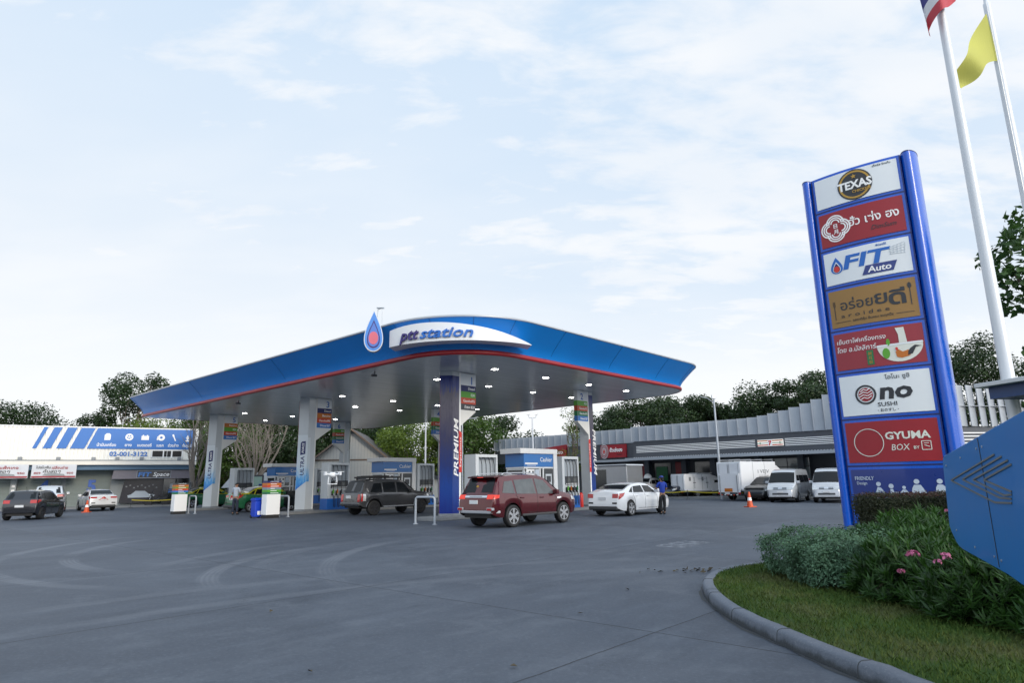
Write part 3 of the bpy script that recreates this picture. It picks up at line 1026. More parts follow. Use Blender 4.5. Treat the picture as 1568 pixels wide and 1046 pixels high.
def build_totem():
    t = thing('totem_sign', 'tall bright blue totem sign with eight stacked advertising panels behind the hedges', 'totem sign', (9.75, 19.9, 0), AL - math.pi / 2)
    Wd = 3.28
    bow = lambda x: -.16 * (1 - ((x - 1.62) / 1.42) ** 2)      # front bulges towards -y
    mb = MB()
    xs = [.34 + (2.92 - .34) * i / 14 for i in range(15)]
    out = [(x, bow(x) + .02) for x in xs] + [(2.92, .75)] + [(x, .75 - bow(x)) for x in reversed(xs)] + [(.34, .75)]
    mb.prismz(out, 0.0, 11.12, TBLUE)
    mb.build('core', t, smooth=30)
    for cx, r in ((.17, .30), (3.10, .34)):
        mb = MB()
        o = [(cx + r * .62 * math.cos(R(a)), .36 + (.47 if cx > 1 else .42) * math.sin(R(a))) for a in range(0, 360, 12)]
        mb.prismz(o, 0.0, 11.135, TBLUE)
        p = mb.build('edge_tube', t, smooth=40)
        mb = MB()
        mb.prismz([(a * 1.0 + (a - cx) * .03, b + (b - .36) * .03) for a, b in o], 11.136, 11.155, NAVY)
        mb.lathe([(.03, 11.155), (.03, 11.26), (.015, 11.28)], STEEL, 8, (cx, .36, 0))
        mb.build('tube_cap', p)
    divs = [11.13, 9.92, 8.60, 7.34, 5.96, 4.62, 3.22, 1.84]
    # dark joints between the panels
    mb = MB()
    for z in divs[1:]:
        mb.grid([[(x, bow(x) + .012, z - .022), (x, bow(x) + .012, z + .022)] for x in xs], NAVY, flip=True)
    for x in (.352, 2.905):
        mb.box(x - .012, x + .012, bow(x) + .004, bow(x) + .1, 0, 11.1, NAVY)
    mb.build('panel_joint', t)
    cols = [SIGNWHITE, RED, SIGNWHITE, GOLDBROWN, ROSERED, SIGNWHITE, RED, FRIENDBLUE]
    px0, px1 = .44, 2.82
    panels = []
    for i in range(8):
        z1 = divs[i] - .10; z0 = (divs[i + 1] if i < 7 else .42) + .10
        if i == 7: z0 = .55
        mb = MB()
        xx = [px0 + (px1 - px0) * k / 12 for k in range(13)]
        mb.grid([[(x, bow(x) - .004, z0), (x, bow(x) - .004, z1)] for x in xx], cols[i], flip=True)
        mb.grid([[(x, bow(x) - .004, z1), (x, bow(x) + .03, z1)] for x in xx], cols[i], flip=True)
        panels.append((mb.build('sign_panel', t, smooth=30), z0, z1))
    fn = lambda k=0.: (lambda x, y, z: (x, bow(x) + y - .010 - k, z))

    class PM(MB):
        def bp(s, poly, mt, k=0., th=.004):        # shape lying on the bowed face
            f = fn(k)
            lo, hi = min(p[0] for p in poly), max(p[0] for p in poly)
            nst = max(1, int((hi - lo) / .14))
            for i in range(nst):
                q = clipx(clipx(poly, lo + (hi - lo) * i / nst, 1), lo + (hi - lo) * (i + 1) / nst, -1) if nst > 1 else poly
                if len(q) > 2: s.slab(q, lambda a, b: f(a, -th, b), lambda a, b: f(a, th * .2, b), mt)
            return s

        def st(s, pts, w, mt, k=0.):
            for a, b in zip(pts[:-1], pts[1:]):
                dx, dz = b[0] - a[0], b[1] - a[1]; L = math.hypot(dx, dz) or 1
                nx, nz = -dz / L * w / 2, dx / L * w / 2
                s.bp([(a[0] - nx, a[1] - nz), (b[0] - nx, b[1] - nz), (b[0] + nx, b[1] + nz), (a[0] + nx, a[1] + nz)], mt, k)

        def ring(s, cx, cz, r0, r1, mt, a0=0, a1=360, n=36, k=0., rz=1.):
            for i in range(n):
                p, q = R(a0 + (a1 - a0) * i / n), R(a0 + (a1 - a0) * (i + 1) / n)
                s.bp([(cx + r0 * math.cos(p), cz + rz * r0 * math.sin(p)), (cx + r1 * math.cos(p), cz + rz * r1 * math.sin(p)), (cx + r1 * math.cos(q), cz + rz * r1 * math.sin(q)), (cx + r0 * math.cos(q), cz + rz * r0 * math.sin(q))], mt, k)

        def tx(s, body, size, mt, x, z, k=0., **kw):
            return s.text(body, size, mt, x=x, z=z, fn=fn(k), ext=.003, **kw)

    def fin(m, i): m.build('lettering', panels[i][0])
    # 1 chicken restaurant
    m = PM(); zc = (panels[0][1] + panels[0][2]) / 2
    m.bp(circ(1.63, zc - .0, .50, 40), BLACKP)
    m.ring(1.63, zc, .40, .455, GOLD, 15, 340, k=.006)
    m.tx('TEXAS', .36, PUREWHITE, 1.63, zc - .12, k=.014, bold=.035, fit=.98, shear=.0)
    m.tx('CHICKEN', .12, GOLD, 1.80, zc - .27, k=.014, bold=.02, fit=.52)
    m.bp([(1.63 + (.085 if j % 2 == 0 else .035) * math.sin(R(36 * j)), zc + .27 + (.085 if j % 2 == 0 else .035) * math.cos(R(36 * j))) for j in range(10)], GOLD, k=.014)
    m.tx('เท็กซัส ชิคเก้น', .09, DGREY, 2.42, zc + .40)
    fin(m, 0)
    # 2 dim sum
    m = PM(); zc = (panels[1][1] + panels[1][2]) / 2
    cx = .92
    for r0, r1 in ((.30, .345), (.215, .26), (.13, .175)):
        for q in range(4):
            a = q * 90
            ox, oz = .155 * math.cos(R(a)), .155 * math.sin(R(a))
            m.ring(cx + ox * 1.1, zc + oz * 1.1, r0 * .78, r1 * .80, PUREWHITE, a - 92, a + 92, n=18)
    m.tx('日', .16, PUREWHITE, cx, zc + .02, bold=.02); m.tx('月', .16, PUREWHITE, cx, zc - .17, bold=.02)
    m.tx('ฮั่ว เซ่ง ฮง', .36, PUREWHITE, 2.00, zc - .05, bold=.012, fit=1.38)
    m.tx('DimSum', .20, BLACKP, 2.25, zc - .33, shear=.35, fit=.68)
    fin(m, 1)
    # 3 car care
    m = PM(); zc = (panels[2][1] + panels[2][2]) / 2
    dp = lambda a, h, dz=0.: [(.80 + x, zc + .08 + dz + z) for x, z in drop(a, h)]
    m.bp(dp(.19, .27), CYANBLUE); m.bp(dp(.125, .18, -.06), SIGNWHITE, k=.005); m.bp(dp(.105, .15, -.075), NAVY, k=.010); m.bp([(.80 + .085 * math.cos(R(a)), zc - .05 + .10 * math.sin(R(a))) for a in range(0, 360, 15)], BRIGHTRED, k=.015)
    m.tx('FIT', .60, CYANBLUE, 1.66, zc - .10, bold=.03, shear=.18, fit=1.36)
    m.bp([(1.50, zc - .42), (2.34, zc - .42), (2.46, zc - .13), (1.62, zc - .13)], FRIENDBLUE)
    m.tx('Auto', .26, PUREWHITE, 1.98, zc - .36, k=.006, bold=.02, shear=.1, fit=.64)
    m.tx('ฟิตออโต้', .085, CYANBLUE, 2.10, zc + .41, bold=.01)
    for j in range(5):
        m.st([(2.30, zc + .08 + j * .05), (2.70, zc + .05 + j * .085)], .007, PALELINE)
        m.st([(2.32 + .09 * j, zc + .06), (2.32 + .10 * j, zc + .32 + .012 * j)], .007, PALELINE)
    fin(m, 2)
    # 4 thai food hall
    m = PM(); zc = (panels[3][1] + panels[3][2]) / 2
    m.tx('อร่อย', .42, BLACKP, 1.22, zc - .06, bold=.008, fit=.92)
    m.tx('ย', .56, BLACKP, 1.90, zc - .06, bold=.012, fit=.34)
    m.tx('ดี', .60, BLACKP, 2.32, zc - .14, bold=.025, fit=.44)
    m.tx('a r o i d e e', .17, BLACKP, 1.42, zc - .30, fit=1.34)
    m.tx('รสชาติคุ้น อิ่มครบ จบทุกมื้อ', .10, BLACKP, 1.62, zc - .46, fit=1.1)
    m.st([(.55, zc - .43), (1.0, zc - .43)], .012, BLACKP); m.st([(2.24, zc - .43), (2.7, zc - .43)], .012, BLACKP)
    m.st([(.58, zc - .34), (.58, zc + .10)], .022, BLACKP)
    for dx in (-.025, 0, .025): m.st([(.58 + dx, zc + .08), (.58 + dx, zc + .25)], .009, BLACKP)
    m.bp(circ(2.66, zc + .36, .05, 18, rz=.09), BLACKP); m.st([(2.66, zc + .28), (2.66, zc - .22)], .022, BLACKP)
    fin(m, 3)
    # 5 noodle shop
    m = PM(); zc = (panels[4][1] + panels[4][2]) / 2
    m.tx('เย็นตาโฟเครื่องทรง', .18, PUREWHITE, 1.20, zc + .24, shear=.15, fit=1.36)
    m.tx('โดย อ.มัลลิการ์', .20, PUREWHITE, 1.06, zc - .02, shear=.15, fit=1.10)
    m.bp([(1.32, zc - .50), (1.50, zc - .50), (1.50, zc - .06), (1.32, zc - .06)], DGREENB)
    for j, ch in enumerate('鹹豆腐'): m.tx(ch, .11, GOLD, 1.41, zc - .20 - j * .13, k=.006)
    m.bp([(1.62 + .0, zc + .0)] + [(2.20 + .58 * math.cos(R(a)), zc + .0 + .50 * math.sin(R(a))) for a in range(190, 351, 10)] + [(2.78, zc + .02)], CREAM)
    m.bp([(1.60, zc - .02), (2.79, zc + .0), (2.78, zc + .05), (1.62, zc + .04)], SIGNWHITE, k=.006)
    m.bp([(2.20, zc + .05), (2.40, zc + .05), (2.36, zc + .50), (2.14, zc + .50), (2.20, zc + .3)], CREAM)
    m.bp(circ(1.84, zc - .22, .10, 14, rz=.16), GREENB, k=.006); m.bp(circ(1.92, zc + .1, .05, 10, rz=.11), GREENB, k=.006)
    m.bp([(2.10, zc - .36), (2.22, zc - .40), (2.42, zc - .36), (2.50, zc - .24), (2.40, zc - .18), (2.26, zc - .22), (2.16, zc - .14), (2.08, zc - .20)], ORANGEB, k=.010)
    m.bp([(2.38, zc - .34), (2.50, zc - .30), (2.60, zc - .12), (2.74, zc - .10), (2.58, zc - .06), (2.46, zc - .14), (2.40, zc - .22)], BLACKP, k=.014)
    m.bp(circ(2.12, zc - .12, .035, 10, rz=.05), BRIGHTRED, k=.014)
    fin(m, 4)
    # 6 sushi
    m = PM(); zc = (panels[5][1] + panels[5][2]) / 2
    m.ring(1.14, zc + .0, .235, .29, BLACKP)
    m.bp(circ(1.14, zc, .20, 26), RED)
    for dz in (-.10, -.02, .06, .14):
        w = math.sqrt(max(0, .2 ** 2 - dz ** 2)) * .95
        m.st([(1.14 - w, zc + dz - .05), (1.14 - w * .3, zc + dz + .02), (1.14 + w * .3, zc + dz - .02), (1.14 + w, zc + dz + .05)], .022, PUREWHITE, k=.006)
    m.tx('no', .66, BLACKP, 1.93, zc - .16, bold=.035, shear=.12, fit=.86)
    m.tx('SUSHI', .17, BLACKP, 1.68, zc - .38, bold=.006, fit=.50)
    m.tx('・おのすし・', .11, BLACKP, 1.68, zc - .53, fit=.54)
    m.tx('โอโนะ ซูชิ', .17, BLACKP, 2.02, zc + .40, fit=.62)
    fin(m, 5)
    # 7 rice box
    m = PM(); zc = (panels[6][1] + panels[6][2]) / 2
    m.ring(1.05, zc - .02, .385, .405, CREAM)
    m.tx('GYUMA', .29, CREAM, 2.06, zc + .05, bold=.028, fit=1.12)
    m.tx('BOX', .25, CREAM, 1.86, zc - .27, shear=.15, fit=.46)
    m.tx('BY', .12, CREAM, 2.25, zc - .25, bold=.012)
    q = [(2.38, zc - .28), (2.60, zc - .28), (2.60, zc - .04), (2.38, zc - .04), (2.38, zc - .28)]
    m.st(q, .018, CREAM); m.st([(2.43, zc - .10), (2.55, zc - .10)], .016, CREAM); m.st([(2.44, zc - .15), (2.56, zc - .2)], .02, CREAM)
    fin(m, 6)
    # 8 friendly design pictograms
    m = PM(); z8 = panels[7][2]
    m.tx('FRIENDLY', .145, PICTO, .80, z8 - .30, bold=.012, fit=.52)
    m.tx('Design', .115, PICTO, .72, z8 - .43, bold=.008, fit=.28)
    zb = z8 - 1.02
    hd = lambda x, z, r: m.bp(circ(x, z, r, 18), PICTO)
    x = 1.16                                               # old person with a stick
    hd(x, zb + .60, .062); m.bp([(x - .03, zb + .52), (x - .12, zb + .30), (x - .10, zb + .0), (x - .03, zb + .0), (x - .01, zb + .28), (x + .04, zb + .42), (x + .14, zb + .30), (x + .17, zb + .33), (x + .05, zb + .50)], PICTO)
    m.ring(x + .12, zb + .20, .04, .065, PICTO, 0, 180, 10); m.st([(x + .175, zb + .2), (x + .175, zb)], .024, PICTO)
    x = 1.48                                               # wheelchair user
    hd(x, zb + .54, .065); m.bp([(x - .03, zb + .46), (x + .04, zb + .46), (x + .06, zb + .38), (x + .17, zb + .38), (x + .17, zb + .33), (x + .05, zb + .33), (x + .05, zb + .24), (x + .22, zb + .24), (x + .28, zb + .06), (x + .22, zb + .06), (x + .17, zb + .18), (x - .03, zb + .18)], PICTO)
    m.ring(x + .0, zb + .12, .13, .155, PICTO, 110, 350, 18)
    x = 1.80                                               # baby
    hd(x, zb + .50, .045); m.bp([(x - .11, zb + .36), (x - .04, zb + .44), (x + .04, zb + .44), (x + .11, zb + .36), (x + .08, zb + .33), (x + .04, zb + .37), (x - .04, zb + .37), (x - .08, zb + .33)], PICTO)
    m.bp([(x - .10, zb + .27), (x + .0, zb + .31), (x + .10, zb + .27), (x + .03, zb + .18), (x + .0, zb + .23), (x - .03, zb + .18)], PICTO)
    x = 2.12                                               # adult
    hd(x, zb + .66, .068); m.bp([(x - .07, zb + .57), (x + .09, zb + .57), (x + .25, zb + .28), (x + .36, zb + .20), (x + .34, zb + .16), (x + .20, zb + .24), (x + .11, zb + .42), (x + .13, zb + .0), (x + .05, zb + .0), (x + .03, zb + .22), (x + .0, zb + .0), (x - .05, zb + .0), (x - .06, zb + .42), (x - .10, zb + .32), (x - .15, zb + .33), (x - .12, zb + .48)], PICTO)
    hd(2.46, zb + .28, .042); m.bp([(2.40, zb + .22), (2.52, zb + .22), (2.50, zb + .0), (2.42, zb + .0)], PICTO)
    x = 2.66                                               # expectant mother
    hd(x - .0, zb + .66, .068); m.bp([(x - .06, zb + .57), (x + .06, zb + .57), (x + .16, zb + .47), (x + .27, zb + .34), (x + .27, zb + .18), (x + .16, zb + .08), (x + .12, zb + .0), (x - .04, zb + .0), (x - .03, zb + .40), (x - .10, zb + .22), (x - .18, zb + .14), (x - .20, zb + .18), (x - .13, zb + .30), (x - .10, zb + .50)], PICTO)
    m.st([(.52, zb - .20), (2.75, zb - .20)], .02, PICTO)
    fin(m, 7)


BLACKP = mat('print_black', (.022, .026, .034), .4, var=.1)
GOLD = mat('print_gold', (.46, .27, .04), .4, var=.08)
GOLDBROWN = mat('sign_gold_brown', (.30, .165, .045), .4, var=.06)
ROSERED = mat('sign_rose_red', (.30, .025, .04), .36, var=.08)
FRIENDBLUE = mat('sign_deep_blue', (.008, .030, .20), .3, var=.06, coat=.3)
PICTO = mat('pictogram_pale', (.50, .58, .70), .4, var=.03)
CREAM = mat('print_cream', (.70, .72, .66), .4, var=.05)
PALELINE = mat('print_pale_line', (.46, .52, .58), .4, var=.05)
build_totem()


# ------------------------------------------------------------------ near entrance arrow sign, flag poles, booth roof
def build_arrow_sign():
    a = R(248)
    # local x runs from the far left tip towards the camera side; local -y faces the forecourt
    rz = a
    t = thing('entrance_sign', 'big blue arrow shaped entrance board with gold chevron lines at the right edge', 'direction sign', (4.346, 6.5, 0), rz)
    # with this rotation the side seen from the camera is local -y mirrored: x grows to the right in the picture
    pts = [(.06, 1.755), (2.9, 2.02), (2.9, .70), (1.5, .83), (.24, .885), (.12, .90), (.02, .935), (-.10, 1.01), (-.16, 1.08), (-.03, 1.68), (.0, 1.73)]
    mb = MB(); mb.prism(pts, -.07, .07, ARROWBLUE); pl = mb.build('board', t, bevel=.012)
    mb = MB()
    for ch in CHEV:
        stroke(mb, ch, .013, -.078, -.071, GOLDLINE)
    mb.build('chevron', pl)
    mb = MB()
    mb.box(1.33, 1.338, -.0745, -.0705, .86, 1.86, DGREY)
    for x, z in ((.12, 1.66), (.12, 1.05), (1.25, 1.78), (1.25, .93), (1.42, 1.79), (1.42, .92), (.7, 1.72), (.7, .95)): mb.prism(circ(x, z, .010, 8), -.076, -.0705, STEEL)
    mb.build('seam_and_bolts', pl)
    for x in (2.25, 2.75):
        mb = MB(); mb.box(x - .05, x + .05, -.045, .045, 0, .9, MGREY); mb.build('post', t)


CHEV = [[(1.71, 1.72), (0.23, 1.52), (1.52, 1.36), (1.92, 1.37)], [(1.87, 1.7), (0.66, 1.53), (1.66, 1.4), (1.93, 1.4)], [(2.0, 1.67), (1.01, 1.53), (1.78, 1.42), (1.95, 1.43)], [(2.06, 1.64), (1.32, 1.53), (1.96, 1.45)]]
ARROWBLUE = mat('arrow_blue', (.001, .150, .46), .5, var=.12, vs=1.2, dirt=.18, coat=.1)
GOLDLINE = mat('chevron_gold', (.16, .17, .16), .4, .3, var=.2)
build_arrow_sign()


def build_booth():
    """small attendant booth at the exit: only the end of its roof comes into the picture"""
    t = thing('guard_booth', 'flat grey roof of a small booth jutting in above the blue arrow sign', 'booth', (9.75, 9.6, 0), R(14))
    mb = MB(); mb.box(-2.0, 1.9, -1.3, 1.3, 2.93, 3.0, LGREY); mb.build('roof', t, bevel=.01)
    mb = MB(); mb.box(-1.85, 1.75, -1.18, 1.18, 2.74, 2.928, NAVYROOF); mb.build('fascia', t)
    mb = MB(); mb.box(.1, 1.6, -.9, .9, 0, 1.0, LGREY2); mb.box(.1, 1.6, -.9, .9, 1.0, 2.2, GLASS); mb.box(.1, 1.6, -.9, .9, 2.2, 2.74, LGREY2); mb.build('wall', t)
    mb = MB(); mb.box(.06, .16, -.95, -.85, 0, 2.74, WHITE); mb.build('corner_post', t)


NAVYROOF = mat('booth_fascia_blue', (.012, .05, .17), .4, var=.1)
build_booth()


def cloth(fn, nu, nv, mt_of, name, parent):
    mb = MB()
    P = [[fn(i / nu, j / nv) for j in range(nv + 1)] for i in range(nu + 1)]
    for i in range(nu):
        for j in range(nv):
            mb.add([P[i][j], P[i + 1][j], P[i + 1][j + 1], P[i][j + 1]], [(0, 1, 2, 3)], mt_of(i / nu, (j + .5) / nv))
    return mb.build(name, parent, smooth=80)


def build_flags():
    t = thing('flag_pole', 'tall white flag pole with a drooping striped red, white and blue flag', 'flag pole', (8.175, 10.5, 0), 0, 'white flag poles')
    mb = MB(); mb.lathe([(.105, 0), (.100, 3), (.088, 6), (.070, 10), (.052, 12.6), (.0, 12.62)], POLEWHITE, 20); mb.build('pole', t, smooth=60)
    mb = MB(); mb.tube([(.10, .06, .9), (.08, .06, 7), (.06, .05, 12.5)], .006, LGREY, 5); mb.build('halyard', t)
    # hanging flag seen nearly edge on: gathered towards the pole in folds
    def f(u, v):                      # u along the fly, v across the stripes
        x = .15 - .48 * u + .08 * math.sin(5.5 * u + 2.2 * v) - .10 * v * u
        y = -.20 + .20 * math.sin(7.5 * u + 1.4 * v) * (.35 + .65 * u)
        z = 11.75 - 1.55 * v - .75 * u ** 1.3 + .07 * math.sin(6 * u + 3 * v)
        return (x, y, z)
    rb = mat('flag_red', (.50, .05, .07), .7, var=.1); wb = mat('flag_white', (.72, .73, .76), .7, var=.06); bb = mat('flag_blue', (.05, .05, .22), .7, var=.1)
    st = lambda u, v: rb if (v < .17 or v > .83) else (wb if (v < .33 or v > .67) else bb)
    o = cloth(f, 26, 18, st, 'flag', t)
    t2 = thing('flag_pole', 'slimmer white flag pole at the right edge with a plain yellow flag', 'flag pole', (11.22, 13.0, 0), 0, 'white flag poles')
    mb = MB(); mb.lathe([(.10, 0), (.098, 3), (.086, 7), (.072, 12.1), (.072, 12.3), (.048, 12.34), (.045, 12.6), (.075, 12.66), (.05, 12.78), (0, 12.82)], POLEWHITE, 20); mb.build('pole', t2, smooth=60)
    mb = MB(); mb.tube([(-.09, -.10, .9), (-.085, -.09, 7), (-.07, -.08, 12.3)], .006, LGREY, 5); mb.build('halyard', t2)
    yb = mat('flag_yellow', (.50, .50, .10), .7, var=.08)

    def g(u, v):                      # slack, hanging down from its upper corner
        x = -.10 - .98 * u * (1 - .18 * v) + .035 * math.sin(9 * u + 2 * v)
        y = -.06 + .16 * math.sin(6.5 * u + 2.5 * v) * u
        z = 12.0 - 1.25 * v * (1 - .70 * u) - 1.55 * u ** 1.1 + .04 * math.sin(8 * u)
        return (x, y, z)
    cloth(g, 22, 14, lambda u, v: yb, 'flag', t2)


POLEWHITE = mat('pole_white', (.66, .69, .73), .33, .1, var=.05, coat=.2)
build_flags()

# ------------------------------------------------------------------ service building on the left
LAZ = math.atan2(1.0, 1.69)


def build_left():
    t = thing('service_building', 'long car service building with white ribbed cladding and a blue sign band on the left', 'service building', (-32.3, 54.0, 0), LAZ)
    x0, x1 = -16.0, 5.30
    H_ = 6.42
    mb = MB()
    mb.box(x0, x1, .6, 12, 3.45, H_ - .25, CLAD)
    mb.box(x0, x1 - .0, 1.6, 11.9, 0, 3.448, BAYWALL)
    wl = mb.build('wall', t)
    # ribbed upper cladding
    mb = MB()
    p = []
    n = int((x1 - x0) / .26)
    for i in range(n):
        a = x0 + i * .26
        p += [(a, .0), (a + .15, .0), (a + .18, .05), (a + .23, .05)]
    p.append((x1, 0))
    mb.grid([[(x, y, 3.84), (x, y, H_)] for x, y in p], CLAD, flip=True)
    mb.box(x0, x1 + .02, -.02, .35, H_, H_ + .10, WHITE)
    mb.box(x1 - .10, x1 + .06, -.02, .6, 3.45, H_ + .0, WHITE)
    mb.build('cladding', t)
    mb = MB()
    mb.box(x0, x1 + .05, -.30, .6, 3.44, 3.74, LEDGE)
    mb.box(x0, x1 + .05, -.26, .1, 3.74, 3.80, MGREY)
    mb.build('ledge', t)
    mb = MB(); mb.box(x0, x1, .05, .58, 3.05, 3.438, BEAMBLUE); mb.build('beam', t)
    for x in (-13.6, -10.9, -7.0, -4.55, -2.2, -.55, 1.2, 4.0):
        mb = MB(); mb.box(x - .14, x + .14, -.28, -.08, 3.80, 4.06, MGREY); mb.build('floodlight', t, bevel=.02)
    # blue sign band with slanted stripes at its left end
    zb, zt = 4.74, H_ - .02
    mb = MB()
    sl = .85
    for a, b in [(-6.35, -6.08), (-5.68, -5.15), (-4.80, -4.15), (-3.88, -2.92)]:
        mb.prism([(a, zb), (b, zb), (b + sl * .72, zt), (a + sl * .72, zt)], -.05, -.012, FASCIABLUE)
    mb.prism([(-2.76, zb), (5.05, zb), (5.05, zt), (-2.76 + sl * .72, zt)], -.05, -.012, FASCIABLUE)
    sb = mb.build('sign_band', t)
    mb = MB()
    items = [(-.95, 'น้ำมันเครื่อง', 1.75), (.85, 'ยาง', .55), (2.15, 'แบตเตอรี่', 1.25), (3.42, 'เบรค', .65), (4.45, 'ช่วงล่าง', 1.0), (5.5, 'ตั้งศูนย์', .9)]
    xs = [-.98, .62, 1.80, 3.05, 4.05, 5.05]
    xs = [-1.42, .12, 1.30, 2.46, 3.46, 4.52]
    ws = [1.35, .50, 1.05, .52, .82, .72]
    for x, (q, s_, w) in zip(xs, items):
        mb.text(s_, .32, PUREWHITE, x=x, z=4.95, y=-.054, ext=.004, bold=.02, fit=ws[xs.index(x)])
    yi0, yi1 = -.062, -.051
    zc = 5.72
    mb.prism([(-1.62, 5.45), (-1.22, 5.45), (-1.18, 5.55), (-1.18, 5.88), (-1.28, 6.0), (-1.5, 6.0), (-1.62, 5.85)], yi0, yi1, PUREWHITE)
    ringband(mb, .14, zc, .17, .29, yi0, yi1, PUREWHITE)
    for k in range(5): stroke(mb, [(.14, zc), (.14 + .18 * math.cos(R(72 * k + 90)), zc + .18 * math.sin(R(72 * k + 90)))], .07, yi0, yi1, PUREWHITE)
    mb.prism([(1.02, 5.50), (1.58, 5.50), (1.58, 5.84), (1.50, 5.84), (1.50, 5.92), (1.40, 5.92), (1.40, 5.84), (1.20, 5.84), (1.20, 5.92), (1.10, 5.92), (1.10, 5.84), (1.02, 5.84)], yi0, yi1, PUREWHITE)
    ringband(mb, 2.5, zc, .10, .27, yi0, yi1, PUREWHITE)
    mb.prism([(2.16, zc - .18), (2.26, zc - .24), (2.30, zc + .1), (2.2, zc + .1)], yi0, yi1, PUREWHITE)
    stroke(mb, [(3.36, 6.0), (3.44, 5.82)], .14, yi0, yi1, PUREWHITE); stroke(mb, [(3.44, 5.82), (3.60, 5.45)], .09, yi0, yi1, PUREWHITE)
    for k in range(3): stroke(mb, [(4.52 + .14 * math.cos(R(60 * k)), zc + .14 * math.sin(R(60 * k))), (4.52 - .14 * math.cos(R(60 * k)), zc - .14 * math.sin(R(60 * k)))], .06, yi0, yi1, PUREWHITE)
    stroke(mb, [(4.36, 5.46), (4.68, 5.46)], .1, yi0, yi1, PUREWHITE); stroke(mb, [(4.52, 5.46), (4.52, 5.95)], .07, yi0, yi1, PUREWHITE)
    mb.build('lettering', sb)
    mb = MB(); mb.text('02-001-3122', .50, FASCIABLUE, x=.22, z=4.16, y=-.03, ext=.012, bold=.03, fit=2.75); mb.build('phone_number', t)
    # strip window
    mb = MB(); mb.box(1.85, 4.25, -.05, .03, 4.02, 4.70, WHITE); mb.build('window_frame', t)
    mb = MB()
    for a, b in ((1.95, 2.72), (2.82, 3.02), (3.06, 3.34), (3.46, 4.15)): mb.box(a, b, -.06, -.048, 4.10, 4.60, BLACK)
    mb.build('window_pane', t)
    # roller doors with numbers
    for i, (a, b, num) in enumerate([(-15.8, -12.2, '2'), (-11.9, -7.55, '3'), (-7.05, -4.25, '4'), (-3.95, -.90, '5')]):
        mb = MB()
        zs = [.05 + .1 * k for k in range(31)]
        pr = []
        for k, z in enumerate(zs): pr += [(1.50, z), (1.46, z + .05)]
        mb.grid([[(a, y, z), (b, y, z)] for y, z in pr], SHUTTER, flip=False)
        d = mb.build('roller_door', t)
        mb = MB(); mb.text(num, 1.30, NUMBLUE, x=(a + b) / 2 + .25, z=1.32, y=1.43, ext=.01, bold=.045); mb.build('door_number', d)
    mb = MB()
    mb.box(-7.50, -7.12, 1.0, 1.5, 0, 3.05, BAYWALL)
    mb.box(-7.40, -7.20, .985, .998, 1.75, 1.92, PUREWHITE); mb.box(-7.40, -7.20, .985, .998, 1.42, 1.58, PUREWHITE)
    mb.build('pillar', t)
    # corner shop with a slanted left cheek
    mb = MB()
    mb.prism([(-.80, 2.30), (5.0, 2.30), (5.0, 3.0), (-.70, 3.0)], .2, 1.4, SHOPGREY)
    mb.build('shop_fascia', t)
    mb = MB(); mb.box(.98, 3.48, .17, .197, 2.36, 2.97, SHOPDARK); sg = mb.build('shop_sign', t)
    mb = MB()
    for q in ((.98, 2.36, 3.48, 2.36), (3.48, 2.36, 3.48, 2.97), (3.48, 2.97, .98, 2.97), (.98, 2.97, .98, 2.36)): stroke(mb, [(q[0], q[1]), (q[2], q[3])], .025, .160, .169, PALELINE)
    mb.text('FIT', .50, FASCIABLUE2, x=1.06, z=2.48, y=.165, align='LEFT', bold=.035, shear=.1, fit=.98)
    mb.text('Space', .46, PUREWHITE, x=2.16, z=2.50, y=.165, align='LEFT', bold=.014, shear=.22, fit=1.22)
    mb.build('lettering', sg)
    mb = MB()
    mb.prism([(-.15, .3), (3.0, .3), (3.0, 2.30), (.15, 2.30)], 1.2, 1.3, SHOPDARK); mb.box(3.05, 3.95, 1.2, 1.3, .1, 2.30, GLASS); mb.box(4.05, 4.95, 1.2, 1.3, .1, 2.30, GLASS)
    for x in (3.02, 3.98, 4.98): mb.box(x - .03, x + .03, 1.15, 1.32, 0, 2.3, DGREY)
    mb.build('shop_window', t)
    mb = MB()
    mb.prism([(.5, .75), (2.3, .75), (2.5, .95), (2.0, 1.05), (1.7, 1.3), (1.0, 1.3), (.7, 1.02), (.45, .95)], 1.185, 1.197, PALELINE)
    for k in range(9):
        a = .25 + .28 * k; mb.box(a, a + .12, 1.185, 1.197, 1.62 + .12 * math.sin(k * 2.1), 1.72 + .12 * math.sin(k * 2.1), MGREY)
    mb.box(3.55, 3.8, 1.185, 1.197, 1.45, 1.85, PALELINE); mb.box(3.45, 3.75, 1.185, 1.197, 1.1, 1.22, SBLUE)
    mb.text('FIT', .2, SBLUE, x=3.62, z=1.26, y=1.18, bold=.03, fit=.3)
    mb.build('window_graphic', t)
    mb = MB(); mb.box(x0, 5.3, -.6, 1.5, 0, .14, CONCRETE); mb.build('kerb', t)
    # two banners hung below the ledge
    for i, (a, b, red, lab) in enumerate([(-9.5, -6.35, 'แพ็คเกจ', 'white printed banner at the far left edge under the ledge of the service building'), (-6.15, -3.25, 'เปลี่ยนถ่าย', 'white printed banner with a silver car, right of another under the ledge')]):
        bt = thing('banner', lab, 'banner', t.matrix_world @ Vector((0, 0, 0)), 0, 'banners under the ledge')
        bt.location = (-32.3, 54.0, 0); bt.rotation_euler = (0, 0, LAZ)
        mb = MB()
        mb.grid([[(a + (b - a) * k / 10, -.345 + .02 * math.sin(k * 1.7), z) for z in (2.42, 2.95, 3.46)] for k in range(11)], BANNER, flip=True)
        mb.build('sheet', bt, smooth=60)
        mb = MB()
        w = b - a
        mb.box(a + .03, b - .03, -.378, -.37, 2.46, 2.58, ROSERED)
        mb.text(red, .28, RED, x=a + w * .62, z=3.12, y=-.372, ext=.003, bold=.02, fit=w * .36)
